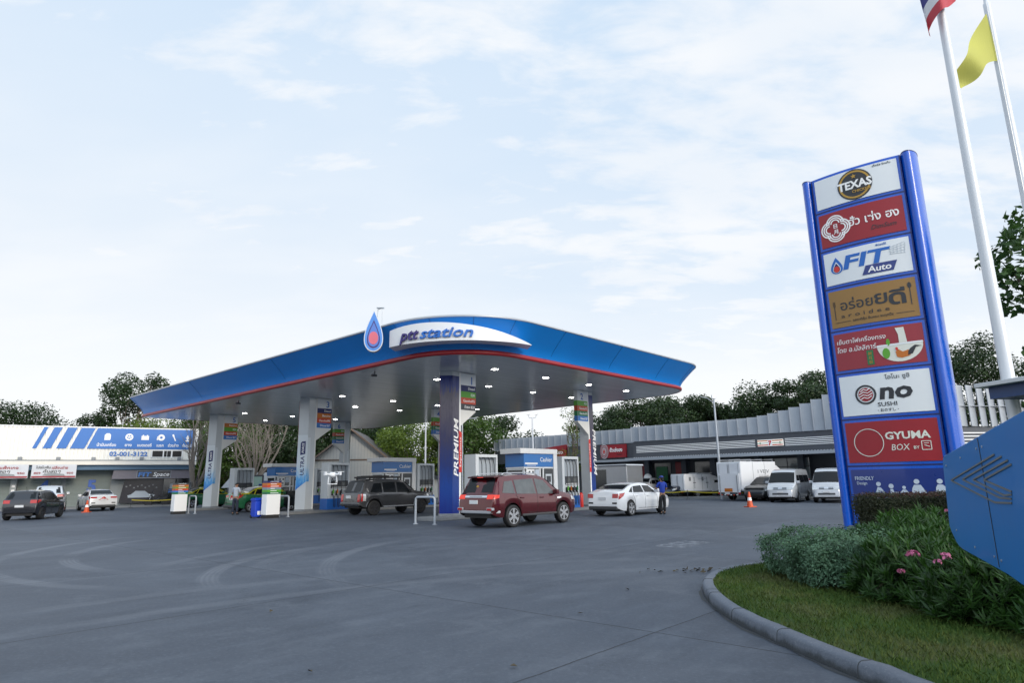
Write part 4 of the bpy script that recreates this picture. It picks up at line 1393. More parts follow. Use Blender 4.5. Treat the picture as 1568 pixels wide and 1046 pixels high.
        mb.text('โปรโมชั่น', .24, BLACKP, x=a + w * .25, z=3.16, y=-.372, ext=.003, bold=.02, fit=w * .32)
        mb.text('คุ้มสุดๆ', .3, BLACKP, x=a + w * .45, z=2.84, y=-.372, ext=.003, bold=.01, shear=.2, fit=w * .4)
        mb.text('809', .2, ROSERED, x=a + w * .13, z=2.74, y=-.372, ext=.003, bold=.02, fit=w * .15)
        mb.text('950', .2, ROSERED, x=a + w * .86, z=2.74, y=-.372, ext=.003, bold=.02, fit=w * .15)
        mb.prism([(a + w * .25, 2.62), (a + w * .75, 2.60), (a + w * .73, 2.72), (a + w * .62, 2.76), (a + w * .52, 2.82), (a + w * .38, 2.80), (a + w * .28, 2.72)], -.382, -.372, MGREY)
        mb.build('lettering', bt)
    return t


CLAD = mat('white_cladding', (.86, .85, .80), .45, var=.04, dirt=.10)
LEDGE = mat('cream_ledge', (.78, .75, .68), .5, var=.05, dirt=.1)
BAYWALL = mat('bay_wall', (.30, .33, .34), .6, var=.1, dirt=.2)
BEAMBLUE = mat('beam_blue', (.08, .17, .28), .5, var=.1)
FASCIABLUE = mat('band_blue', (.035, .17, .52), .4, var=.05)
FASCIABLUE2 = mat('shop_letter_blue', (.05, .20, .55), .4, var=.05)
SHUTTER = mat('shutter_grey', (.27, .31, .30), .5, .1, var=.08, dirt=.25)
NUMBLUE = mat('door_number_blue', (.04, .12, .45), .5, var=.1)
SHOPGREY = mat('shop_fascia_grey', (.16, .15, .18), .45, var=.08)
SHOPDARK = mat('shop_dark', (.022, .022, .032), .2, var=.3)
BANNER = mat('banner_white', (.62, .64, .68), .6, var=.12, vs=2.)
build_left()


# ------------------------------------------------------------------ shop row on the right
def build_right():
    t = thing('shop_building', 'long dark grey shop building with silver folded fins along its roof edge', 'shop building', (22.3, 46.0, 0), AL - math.pi / 2)
    # local x = -(distance along the front away from the camera side); local -y faces the forecourt
    xl, xr = -34.0, 3.2
    mb = MB()
    mb.box(-16.0, xr, 2.6, 14, 0, 5.2, SHOPWALL)
    mb.box(xl, -16.0, 3.4, 14, 0, 5.2, SHOPWALL)
    mb.build('wall', t)
    mb = MB()                                  # dark band over the shopfronts
    mb.box(-16.0, xr, .0, 2.6, 3.36, 4.72, BANDDARK)
    mb.box(-24.0, -16.35, 1.0, 3.4, 3.36, 4.70, BANDDARK)
    mb.box(xl, -24.0, 1.4, 3.4, 3.36, 4.70, BANDDARK)
    bd = mb.build('dark_band', t)
    mb = MB()
    for z in (3.80, 3.92, 4.04, 4.16, 4.28):
        mb.box(-15.7, -4.95 - .3, -.03, .0 - .004, z, z + .05, PUREWHITE)
        mb.box(-3.0, xr - .2, -.03, -.004, z, z + .05, PUREWHITE)
    mb.build('white_stripe', bd)
    mb = MB()
    mb.box(-16.1, xr, -1.3, .0, 3.10, 3.32, AWNING); mb.box(-24, -16.4, .1, 1.0, 3.10, 3.30, AWNING)
    mb.build('awning', t)
    mb = MB()
    for i in range(90): mb.box(-16 + i * .214, -16 + i * .214 + .1, -.05, -.006, 3.335, 3.40, LGREY)
    mb.build('vent_strip', bd)
    # folded fins: flat top, then sweeping up towards the near corner
    k = 0

    def fins(xa, xb, y, z0, zt):
        nonlocal k
        n = max(1, int(abs(xb - xa) / .78))
        for i in range(n):
            a = xa + (xb - xa) * i / n; b = xa + (xb - xa) * (i + 1) / n
            za = zt((a + b) / 2)
            m = MB()
            m.add([(a, y - .24, z0), (b + .02, y + .02, z0), (b + .02, y + .02, za), (a, y - .24, za), (a, y - .18, z0), (b + .02, y + .08, z0), (b + .02, y + .08, za), (a, y - .18, za)],
                  [(0, 1, 2, 3), (7, 6, 5, 4), (3, 2, 6, 7), (0, 4, 5, 1), (1, 5, 6, 2), (0, 3, 7, 4)], FIN)
            m.box(a - .012, a + .035, y - .262, y - .19, z0 + .002, za + .012, FINPALE)  # paler strip puts the lit front edge of the fin into the colour
            m.build('fin_panel', t)
    top = lambda x: 6.02 + (.0 if x < -5.6 else .062 * (x + 5.6) + .024 * (x + 5.6) ** 2)
    fins(-16.0, 3.2, -.02, 4.76, top)
    fins(-23.8, -16.6, 1.0, 4.74, lambda x: 6.0)
    fins(-34.0, -24.0, 1.4, 4.74, lambda x: 5.95)
    # side wing running off to the right behind the totem
    w = thing('shop_wing', 'right hand wing of the shops with pale folded fins behind the flag pole', 'shop building', (23.9, 41.6, 0), R(11.5))
    mb = MB(); mb.box(.0, 16, 1.2, 10, 0, 4.2, SHOPWALL); mb.box(0, 16, .0, 1.2, 3.0, 4.60, BANDDARK); mb.build('wall', w)
    mb = MB()
    for z in (3.50, 3.72, 3.94, 4.16): mb.box(.2, 8.2, -.03, -.004, z, z + .07, PUREWHITE)
    mb.build('white_stripe', w)
    for i in range(20):
        a, b = i * .80, i * .80 + .79
        m = MB()
        m.add([(a, -.28, 4.62), (b, .0, 4.62), (b, .0, 7.35), (a, -.28, 7.35), (a, -.22, 4.62), (b, .06, 4.62), (b, .06, 7.35), (a, -.22, 7.35)], [(0, 1, 2, 3), (7, 6, 5, 4), (3, 2, 6, 7), (0, 4, 5, 1), (1, 5, 6, 2), (0, 3, 7, 4)], FINPALE)
        m.box(a + .02, b - .02, -.29, .0, 5.95, 5.97, LGREY)
        m.build('fin_panel', w)
    # shopfronts
    for a, b in [(-9.6, -6.2), (-5.9, -2.9), (-2.6, .2), (.5, 3.0)]:
        mb = MB(); mb.box(a, b, 2.52, 2.58, .35, 2.95, CLEARISH)
        for k in range(1, 3): mb.box(a + (b - a) * k / 3 - .03, a + (b - a) * k / 3 + .03, 2.50, 2.56, .35, 2.95, DGREY)
        mb.box(a, b, 2.49, 2.55, 2.28, 2.34, DGREY)
        mb.build('shop_window', t)
    for a, b in [(-15.6, -13.9), (-11.6, -10.0), (-23.5, -20.4), (-19.6, -17.0)]:
        mb = MB(); mb.box(a, b, 2.52 if a > -16 else 3.32, 2.58 if a > -16 else 3.38, .2, 2.9, GLASS); mb.build('shop_window', t)
    for x in (-16.0, -12.4, -9.8, -6.05, -2.75, .35, 3.1):
        mb = MB(); mb.box(x - .22, x + .22, 2.0, 2.62, 0, 3.36, SHOPWALL2); mb.build('pillar', t)
    mb = MB(); mb.box(-13.4, -12.8, 2.45, 2.5, .4, 2.95, RED); mb.build('red_poster', t)
    mb = MB(); mb.box(-17.4, -16.5, 3.2, 3.3, .3, 2.9, ROSERED); mb.build('red_poster', t)
    mb = MB(); mb.box(-15.3, -14.2, 2.46, 2.5, 1.0, 2.6, DGREENB); mb.build('menu_board', t)
    mb = MB(); mb.box(-9.4, -8.3, 2.44, 2.48, 1.7, 2.9, CREAM); mb.build('window_poster', t)
    mb = MB(); mb.box(-8.1, -7.1, 2.44, 2.48, 2.1, 2.9, LEDGE); mb.build('window_poster', t)
    # dim sum shop sign
    mb = MB(); mb.box(-20.0, -17.3, .80, .99, 3.50, 4.66, RED); sg = mb.build('red_sign', t)
    mb = MB()
    mb.prism(circ(-19.6, 4.08, .44, 28, rz=.66), .76, .80, LGREY)
    for r in (.36, .26): ringband(mb, -19.6, 4.08, r, r + .05, .75, .759, ROSERED, k=1.4)
    mb.text('H', .5, BRIGHTRED, x=-19.6, z=3.9, y=.745, bold=.05, fit=.24)
    mb.text('ฮั่วเซ่งฮง', .44, PUREWHITE, x=-18.34, z=4.02, y=.79, bold=.03, fit=1.35)
    mb.text('DimSum', .16, BLACKP, x=-18.0, z=3.72, y=.79, shear=.3)
    mb.build('lettering', sg)
    # convenience store light box
    mb = MB(); mb.box(-5.0, -3.12, -.16, -.004, 3.82, 4.30, BOXLIT); sg = mb.build('light_box', t)
    mb = MB()
    mb.box(-5.0, -3.12, -.168, -.161, 4.17, 4.25, ORANGEB); mb.box(-5.0, -3.12, -.168, -.161, 4.02, 4.07, DGREENB); mb.box(-5.0, -3.12, -.168, -.161, 3.86, 3.94, REDB)
    mb.box(-4.22, -3.9, -.172, -.165, 3.84, 4.28, PUREWHITE)
    mb.text('7', .46, BRIGHTRED, x=-4.06, z=3.89, y=-.176, bold=.05, fit=.24)
    mb.box(-4.83, -4.77, -.174, -.165, 3.97, 4.12, DGREENB); mb.box(-3.35, -3.29, -.174, -.165, 3.97, 4.12, DGREENB)
    mb.build('lettering', sg)
    # noodle sign and yellow sign of the far end
    mb = MB(); mb.prism([(-28.5, 3.8), (-24.2, 3.8), (-24.2, 4.95), (-25.5, 4.85), (-28.5, 4.55)], 1.0, 1.3, RED); sg = mb.build('red_sign', t)
    mb = MB(); mb.text('ชายสี่บะหมี่เกี๊ยว', .4, PUREWHITE, x=-26.3, z=4.1, y=.99, bold=.02, fit=3.4); mb.build('lettering', sg)
    mb = MB(); mb.box(-31.6, -30.4, 1.1, 1.38, 3.5, 4.5, GOLD); sg = mb.build('yellow_sign', t)
    mb = MB(); mb.prism(circ(-31.0, 4.0, .38, 20), 1.07, 1.098, BLACKP); mb.build('emblem', sg)
    mb = MB(); mb.box(-34, 3.2, -2.2, 3.5, 0, .13, CONCRETE); mb.build('kerb', t)


SHOPWALL = mat('shop_wall', (.055, .062, .075), .5, var=.12)
SHOPWALL2 = mat('shop_pillar', (.06, .075, .10), .45, var=.12)
BANDDARK = mat('dark_band_grey', (.072, .080, .095), .42, .1, var=.1, dirt=.15)
AWNING = mat('awning_grey', (.30, .34, .39), .45, .1, var=.06)
FIN = mat('fin_silver', (.30, .34, .39), .40, .35, var=.10, dirt=.18)
FINPALE = mat('fin_pale', (.42, .45, .49), .42, .25, var=.06, dirt=.1)
BOXLIT = mat('light_box_white', (.7, .7, .68), .4, emit=(1, .96, .9), es=.35)
build_right()


# ------------------------------------------------------------------ gabled house behind the pumps
def build_house():
    t = thing('gable_house', 'house with pale boarded gable and dark solar panelled roof behind the pumps', 'house', (-16.0, 64.0, 0), R(4))
    w, ez, az = 3.55, 3.95, 6.75
    boards = mat('pale_boards', (.50, .49, .45), .6, var=.10, dirt=.2)
    mb = MB()
    mb.prism([(-w, 0), (w, 0), (w, ez), (0, az - .1), (-w, ez)], 0, 9, boards)
    mb.build('wall', t)
    mb = MB()
    for i in range(24):
        x = -w + .3 * i
        zt = az - .15 - (az - ez) * abs(x) / w
        if zt > .3: mb.box(x - .008, x + .008, -.012, -.002, 0, zt, MGREY)
    mb.box(-w, w, -.03, -.002, 3.80, 3.95, WOODTRIM)
    mb.build('board_seam', t)
    for s, m_ in ((-1, SOLAR), (1, ROOFDARK)):
        mb = MB()
        mb.prism([(0, az), (s * (w + .5), ez - .40), (s * (w + .5), ez - .26), (0, az + .16)], -.5, 9.4, m_)
        mb.build('roof', t)
        mb = MB(); mb.prism([(0, az - .02), (s * (w + .52), ez - .44), (s * (w + .52), ez - .26), (0, az + .18)], -.56, -.505, WOODTRIM); mb.build('barge_board', t)
    mb = MB(); mb.box(-2.2, -.8, -.05, -.002, .4, 2.6, GLASS); mb.box(.6, 1.5, -.05, -.002, 0, 2.3, DGREY); mb.build('window', t)


SOLAR = mat('solar_panels', (.035, .055, .10), .25, var=.3, vs=1.0)
ROOFDARK = mat('roof_dark', (.05, .045, .045), .6, var=.2)
WOODTRIM = mat('brown_trim', (.16, .11, .08), .6, var=.2)
build_house()


# ------------------------------------------------------------------ low sheds and walls behind, street lamps
def build_back():
    for (x, y, w, h, rz, m_, lab, nm) in [(-58.0, 92.0, 7.0, 9.3, .2, ROOFBROWN, 'brown pitched roof of a house showing above the service building sign', 'far_house'), (-4.6, 70.0, 5.0, 3.4, .1, DGREY, 'dark low shed beyond the number one column', 'storage_shed'), (-24.5, 66.0, 4.2, 2.7, .1, MGREY, 'grey low shed behind the bare tree and the green taxi', 'storage_shed')]:
        t = thing(nm, lab, 'house' if nm == 'far_house' else 'shed', (x, y, 0), rz)
        mb = MB(); mb.box(-w, w, 0, 6, 0, h - 1.2, BAYWALL); mb.build('wall', t)
        mb = MB(); mb.prismx([(-.6, h - 1.3), (3, h + (1.0 if nm == 'far_house' else .2)), (6.6, h - 1.3), (3, h + (.8 if nm == 'far_house' else .0))], -w - .4, w + .4, m_)
        mb.build('roof', t)
        mb = MB(); mb.box(-w * .6, -w * .2, -.04, -.003, .8, 2.0, GLASS); mb.box(w * .1, w * .4, -.04, -.003, .1, 2.0, DGREY); mb.build('window', t)
    # green information screen behind the second taxi
    t = thing('info_board', 'pale green lit board on a dark frame behind the taxi roof', 'board', (-23.4, 58.5, 0), R(10))
    mb = MB(); mb.box(-.95, .95, 0, .15, 0, 2.5, DGREY); mb.build('frame', t)
    mb = MB(); mb.box(-.82, .82, -.012, -.002, 1.45, 2.35, mat('board_green', (.28, .42, .36), .4)); mb.build('panel', t)
    # lamps
    for (x, y, h, kind, lab) in [(-8.17, 60.0, 7.3, 0, 'thin white lamp post left of the number one column'), (-4.3, 54.0, 6.6, 0, 'thin white post just right of the number one column'), (1.86, 63.0, 7.6, 2, 'thin lamp post with a forked head above the cashier booth'), (15.35, 48.9, 7.6, 1, 'grey lamp post in front of the shop building by the white trucks'), (-46.8, 77.0, 9.6, 0, 'white post rising behind the service building under the canopy tip')]:
        t = thing('lamp_post', lab, 'lamp post', (x, y, 0), 0)
        mb = MB(); mb.lathe([(.11, 0), (.10, .3), (.085, h * .5), (.06, h)], POLEWHITE if kind != 1 else STEELP, 12); mb.build('post', t, smooth=60)
        mb = MB()
        if kind == 1:
            mb.tube([(0, 0, h - .45), (-.5, -.1, h - .1), (-1.1, -.2, h + .05)], .03, STEELP, 6); mb.box(-.16, .14, -.16, .1, h - .12, h + .16, WHITE)
        elif kind == 2:
            mb.tube([(-.42, 0, h + .35), (-.3, 0, h), (.3, 0, h), (.42, 0, h + .35)], .03, STEELP, 6); mb.box(-.55, -.25, -.1, .1, h + .3, h + .38, WHITE); mb.box(.25, .55, -.1, .1, h + .3, h + .38, WHITE)
        else:
            mb.tube([(0, 0, h - .2), (.35, -.2, h + .1), (.9, -.3, h + .16)], .03, POLEWHITE, 6); mb.box(.7, 1.25, -.4, -.2, h + .12, h + .2, LGREY)
        mb.build('lamp_head', t)


ROOFBROWN = mat('roof_brown', (.10, .07, .055), .7, var=.2)
build_back()


# ------------------------------------------------------------------ unseen block added behind the viewer to darken reflections in paint and glass
def build_reflection_block():
    for (x, y, lx, ly, h, rz) in [(-16.0, -46.0, 40.0, 6.0, 10.0, .0)]:
        t = thing('reflection_block', 'unseen plain grey block added behind the viewer to darken reflections', 'reflection block', (x, y, 0), rz)
        mb = MB(); mb.box(-lx, lx, -ly, ly, 0, h, BAYWALL); mb.box(-lx - .2, lx + .2, -ly - .2, ly + .2, h, h + .4, LGREY); mb.build('wall', t)
        mb = MB()
        for i in range(24):
            for z in (1.0, 4.4, 7.2): mb.box(-lx + 1 + i * 3.3, -lx + 2.8 + i * 3.3, ly + .003, ly + .03, z, z + 1.7, GLASS)
        o = mb.build('window', t)
        tag(o, kind='stuff')


build_reflection_block()
# ------------------------------------------------------------------ vehicles
def lerp1(P, x):
    if x <= P[0][0]: return P[0][1]
    for (a, b), (c, d) in zip(P[:-1], P[1:]):
        if x <= c:
            t = (x - a) / (c - a) if c > a else 1
            return b + (d - b) * t
    return P[-1][1]


class Car:
    """car shell lofted from a side profile; x forward, y left, z up, origin on the ground at mid wheelbase"""

    def __init__(s, top, belt, half, tum, sill, wb, wr, arch, roof, pm, trim=None):
        s.top, s.belt, s.half, s.tum, s.sill = top, belt, half, tum, sill
        s.wb, s.wr, s.arch, s.roof, s.pm = wb, wr, arch, roof, pm
        s.x0, s.x1 = top[0][0], top[-1][0]

    def zt(s, x): return lerp1(s.top, x)

    def sec(s, x):
        zt = s.zt(x); zb = min(lerp1(s.belt, x), zt - .05); w = lerp1(s.half, x)
        q = max(0., min(1., (zt - lerp1(s.belt, x)) / max(.05, s.roof - lerp1(s.belt, x))))
        wr = w * (.955 - (.955 - s.tum) * q)
        zl = s.sill
        e = min(x - s.x0, s.x1 - x)
        zl += .14 * max(0, 1 - e / .5) ** 2
        for c in (-s.wb / 2, s.wb / 2):
            d = abs(x - c)
            if d < s.arch: zl = max(zl, s.wr + math.sqrt(s.arch ** 2 - d * d) * .98)
        zl = min(zl, zb - .02)
        h = zb - zl
        return [(w - .05, zl), (w - .012, zl + .22 * h), (w, zl + .55 * h), (w - .008, zl + .82 * h), (w - .035, zb), (wr, zt - .055 - .02 * q), (wr * .955, zt - .012), (wr * .6, zt + .012), (0, zt + .022)]

    def sy(s, x, z):
        P = s.sec(x)
        for (y0, z0), (y1, z1) in zip(P[:-1], P[1:]):
            if z <= z1 and z1 > z0:
                t = max(0, (z - z0) / (z1 - z0)); return y0 + (y1 - y0) * t
        return P[-1][0]

    def xinv(s, z, rear=True):
        P = s.top if rear else s.top[::-1]
        for (a, b), (c, d) in zip(P[:-1], P[1:]):
            if b <= z <= d and d > b: return a + (c - a) * (z - b) / (d - b)
        return P[0][0]

    def body(s, parent):
        xs = set(s.x0 + (s.x1 - s.x0) * i / 56 for i in range(57))
        for p in s.top: xs.add(p[0])
        for c in (-s.wb / 2, s.wb / 2):
            for k in range(-8, 9):
                xs.add(c + s.arch * math.sin(math.pi / 2 * k / 8))
            xs.add(c - s.arch - .004); xs.add(c + s.arch + .004)
        xs = sorted(x for x in xs if s.x0 <= x <= s.x1)
        xs = [x for i, x in enumerate(xs) if i == 0 or x - xs[i - 1] > .0015]
        mb = MB()
        rows = []
        for x in xs:
            P = s.sec(x)
            rows.append([(x, y, z) for y, z in P] + [(x, -y, z) for y, z in P[-2::-1]])
        mb.grid(rows, s.pm)
        n = len(rows[0])
        for r, f in ((rows[0], 1), (rows[-1], 0)):
            mb.add(r, [tuple(range(n))[::-1] if f else tuple(range(n))], s.pm)
        o = mb.build('body', parent, smooth=38)
        mb = MB()
        hw = lerp1(s.half, 0) - .27
        mb.box(s.x0 + .12, s.x1 - .12, -hw, hw, s.sill - .02, min(1.0, lerp1(s.belt, 0)) - .15, BLACK)
        for sx in (-1, 1):
            c = sx * s.wb / 2
            mb.box(c - .1, c + .1, -hw - .2, hw + .2, s.wr - .06, s.wr + .06, BLACK)
        mb.build('underbody', parent)
        return o

    def spatch(s, mb, q, mt, off=.007, n=6, side=None):
        """quad on the side given by four (x,z): bottom rear, bottom front, top front, top rear"""
        for sg in ((-1, 1) if side is None else (side,)):
            rows = []
            for i in range(n + 1):
                u = i / n; r = []
                for j in range(5):
                    v = j / 4
                    x = (q[0][0] * (1 - u) + q[1][0] * u) * (1 - v) + (q[3][0] * (1 - u) + q[2][0] * u) * v
                    z = (q[0][1] * (1 - u) + q[1][1] * u) * (1 - v) + (q[3][1] * (1 - u) + q[2][1] * u) * v
                    r.append((x, sg * (s.sy(x, z) + off), z))
                rows.append(r)
            mb.grid(rows, mt, flip=(sg > 0))

    def epatch(s, mb, y0, y1, z0, z1, mt, off=.008, rear=True, n=6, taper=0.):
        """patch on the rear (or front) face"""
        rows = []
        for i in range(n + 1):
            u = i / n; r = []
            for j in range(n + 1):
                v = j / n
                z = z0 + (z1 - z0) * v
                x = s.xinv(z, rear)
                k = 1 - taper * v
                y = (y0 + (y1 - y0) * u) * k
                r.append((x - off if rear else x + off, y, z + off * .5))
            rows.append(r)
        mb.grid(rows, mt, flip=not rear)


def wheel_at(car, parent, x, sy, R_, rim_r, style, hw, rimmat):
    y = sy * (hw - .115)
    w = thing('wheel', None, None, (x, y, R_)); w.parent = parent
    if sy > 0: w.rotation_euler = (0, 0, math.pi)
    mb = MB()
    a = .115
    mb.lathe([(rim_r * .97, -a * .85), (rim_r * 1.04, -a), (R_ * .90, -a), (R_ * .985, -a * .75), (R_, -a * .4), (R_, a * .4), (R_ * .985, a * .75), (R_ * .9, a), (rim_r, a)], BLACK, 28, axis='y')
    mb.build('tyre', w, smooth=35)
    mb = MB()
    ringband(mb, 0, 0, rim_r * .91, rim_r * 1.0, -a * .95, -a * .3, rimmat, 28)
    mb.prism(circ(0, 0, rim_r * .93, 24), -a * .30, -a * .22, BLACK)
    mb.prism(circ(0, 0, rim_r * .17, 14), -a * .92, -a * .3, rimmat)
    n = {'six': 6, 'five': 5, 'ten': 5, 'steel': 8}[style]
    for k in range(n):
        q = R(360 / n * k + 90)
        for dq in ((0,) if style in ('six', 'five', 'steel') else (-.16, .16)):
            c, s_ = math.cos(q + dq), math.sin(q + dq)
            w0, w1 = (.030, .046) if style in ('six', 'five') else (.018, .026)
            w0 *= rim_r / .25; w1 *= rim_r / .25
            p = [(rim_r * .1 * c + w0 * s_, rim_r * .1 * s_ - w0 * c), (rim_r * .9 * c + w1 * s_, rim_r * .9 * s_ - w1 * c), (rim_r * .9 * c - w1 * s_, rim_r * .9 * s_ + w1 * c), (rim_r * .1 * c - w0 * s_, rim_r * .1 * s_ + w0 * c)]
            mb.prism(p, -a * .90, -a * .32, rimmat)
    mb.build('rim', w)


ALLOY = mat('alloy_wheel', (.55, .56, .58), .25, .8, var=.08)
DALLOY = mat('dark_alloy', (.05, .05, .055), .3, .6, var=.2)
SEAM = mat('panel_gap', (.008, .008, .009), .6)
PLASTIC = mat('grey_plastic', (.045, .047, .05), .5, var=.1)
TINT = mat('tinted_glass', (.006, .008, .010), .09, spec=.30, var=.02)
LIGHTGLASS = mat('clear_car_glass', (.09, .10, .105), .09, var=.55, vs=2.6, spec=.45)


def finish(car, t, side_windows, seams, handles, hw, rim, rimmat, rim_r, glass=None):
    g = glass or TINT
    for q in side_windows:
        for sg in (-1, 1):
            mb = MB(); car.spatch(mb, q, g, side=sg); mb.build('side_window', t, smooth=60)
    for sx in (-1, 1):
        for sy in (-1, 1):
            wheel_at(car, t, sx * car.wb / 2, sy, car.wr, rim_r, rim, hw, rimmat)
    for x, z in handles:
        for sg in (-1, 1):
            mb = MB(); y = car.sy(x, z)
            mb.box(x - .10, x + .10, sg * (y - .01), sg * (y + .03), z - .022, z + .022, car.pm) if sg > 0 else mb.box(x - .10, x + .10, sg * (y + .03), sg * (y - .01), z - .022, z + .022, car.pm)
            mb.build('door_handle', t, bevel=.008)
    for pts in seams:
        for sg in (-1, 1):
            mb = MB()
            pp = []
            for (xa, za), (xb, zb) in zip(pts[:-1], pts[1:]):
                for i in range(6):
                    u = i / 6; pp.append((xa + (xb - xa) * u, za + (zb - za) * u))
            pp.append(pts[-1])
            mb.tube([(x, sg * (car.sy(x, z) + .001), z) for x, z in pp], .007, SEAM, 4)
            mb.build('door_gap', t)


def mirror(car, t, x, z, mt):
    for sg in (-1, 1):
        y = car.sy(x, z) * sg
        mb = MB(); mb.box(x - .08, x + .08, min(y, y + sg * .22), max(y, y + sg * .22), z - .02, z + .15, mt)
        mb.build('side_mirror', t, bevel=.035)


def plate(car, t, y0, y1, z0, z1, rear=True, txt='1กข 482'):
    x = car.xinv((z0 + z1) / 2, rear); sg = -1 if rear else 1
    mb = MB()
    xa, xb = sorted((x + sg * .035, x + sg * .005))
    mb.box(xa, xb, y0, y1, z0, z1, PLATE)
    o = mb.build('number_plate', t)
    return o


def red_suv():
    top = [(-2.42, .60), (-2.41, .80), (-2.38, 1.02), (-2.33, 1.12), (-2.27, 1.18), (-2.10, 1.50), (-1.99, 1.68), (-1.92, 1.74), (-1.6, 1.785), (-.9, 1.815), (-.2, 1.815), (.25, 1.77), (.5, 1.69), (1.0, 1.34), (1.22, 1.20), (1.4, 1.165), (1.9, 1.10), (2.2, 1.02), (2.36, .90), (2.42, .60)]
    car = Car(top, [(-2.42, 1.12), (-1.6, 1.13), (0, 1.08), (1.25, 1.05), (2.42, .98)], [(-2.42, .80), (-2.36, .87), (-2.1, .915), (-1.6, .93), (1.6, .93), (2.05, .89), (2.3, .80), (2.42, .66)], .76, .36, 2.85, .385, .46, 1.8, paint('red_car_paint', (.085, .004, .008), .4, .24))
    t = thing('parked_car', 'dark red sport utility vehicle with its rear lamps lit, right of the number one column', 'car', (.0, .0, 0), AL)
    car.body(t)
    mb = MB(); car.epatch(mb, -.70, .70, 1.20, 1.69, TINT, taper=.14); mb.build('rear_window', t, smooth=60)
    mb = MB(); rows = []
    for i in range(7):
        z = 1.22 + .42 * i / 6; x = car.xinv(z, False); w = car.sec(x)[5][0] * .96
        rows.append([(x + .012, -w, z + .01), (x + .012, 0, z + .035), (x + .012, w, z + .01)])
    mb.grid(rows, TINT); mb.build('windscreen', t)
    W_ = [[(-1.95, 1.19), (-1.30, 1.15), (-1.33, 1.60), (-1.74, 1.58)], [(-1.22, 1.14), (-.16, 1.12), (-.18, 1.67), (-1.24, 1.62)], [(-.08, 1.11), (.94, 1.10), (.40, 1.60), (-.10, 1.67)]]
    finish(car, t, W_, [[(-1.28, 1.12), (-1.12, .85), (-.98, .55)], [(-.12, 1.1), (-.12, .42)], [(.92, 1.08), (.98, .45)], [(-.98, .50), (.98, .44)]], [(-.98, 1.0), (.12, .985)], .93, 'six', ALLOY, .27, LIGHTGLASS)
    mirror(car, t, .88, 1.10, car.pm)
    for sg in (-1, 1):
        mb = MB(); car.epatch(mb, sg * .54, sg * .84, .98, 1.13, TAILON) if sg > 0 else car.epatch(mb, -.84, -.54, .98, 1.13, TAILON)
        car.spatch(mb, [(-2.36, .99), (-2.14, 1.02), (-2.10, 1.12), (-2.32, 1.13)], TAILON, side=sg)
        mb.build('tail_light', t, smooth=60)
        mb = MB(); car.spatch(mb, [(1.95, .86), (2.28, .82), (2.22, .96), (1.92, 1.0)], LAMPGLASS, side=sg); mb.build('headlight', t)
        mb = MB(); mb.tube([(-1.7, sg * .60, 1.80), (-1.6, sg * .61, 1.86), (-.4, sg * .62, 1.875), (.15, sg * .61, 1.84), (.25, sg * .60, 1.78)], .022, STEEL, 6); mb.build('roof_rail', t)
    mb = MB(); car.epatch(mb, -.54, .54, 1.03, 1.10, CHROME, off=.014); mb.box(car.xinv(1.065) - .022, car.xinv(1.065) - .01, -.30, .32, 1.048, 1.082, MGREY); mb.build('chrome_strip', t)
    plate(car, t, -.12, .28, .82, .95)
    mb = MB()
    x = -2.46
    mb.prismz([(x, -.62), (x + .05, -.80), (x + .36, -.93), (x + .36, -.90), (x + .36, .90), (x + .36, .93), (x + .05, .80), (x, .62)], .50, .60, SKID)
    for sg in (-1, 1): mb.box(x - .01, x + .25, min(sg * .58, sg * .86), max(sg * .58, sg * .86), .60, .70, SKID)
    mb.build('rear_bumper', t, bevel=.03)
    mb = MB()
    for sg in (-1, 1): mb.box(x - .018, x + .0, min(sg * .62, sg * .82), max(sg * .62, sg * .82), .61, .68, TAIL)
    mb.build('reflector', t)
    mb = MB(); mb.box(-.95, .98, -.94, -.80, .36, .44, PLASTIC); mb.box(-.95, .98, .80, .94, .36, .44, PLASTIC); mb.build('running_board', t, bevel=.02)
    mb = MB(); mb.prism([(-2.14, 1.70), (-1.85, 1.745), (-1.85, 1.79), (-2.16, 1.745)], -.66, .66, car.pm); sp = mb.build('rear_spoiler', t, bevel=.01)
    mb = MB(); mb.box(-2.172, -2.15, -.14, .14, 1.712, 1.735, TAILON); mb.build('brake_light', sp)
    mb = MB(); mb.lathe([(.06, 0), (.06, .01)], GOLD, 14, (car.xinv(1.4) - .02, .12, 1.40), 'x'); ringband(mb, .1, 1.44, .06, .08, 0, .01, GOLD); mb.build('window_sticker', t)
    for sg in (-1, 1):
        mb = MB(); car.spatch(mb, [(1.0, .92), (1.26, .91), (1.25, .99), (1.02, .98)], CHROME, off=.012, side=sg); mb.build('fender_badge', t)
    return t


SKID = mat('bumper_silver', (.40, .42, .45), .38, .5, var=.06)


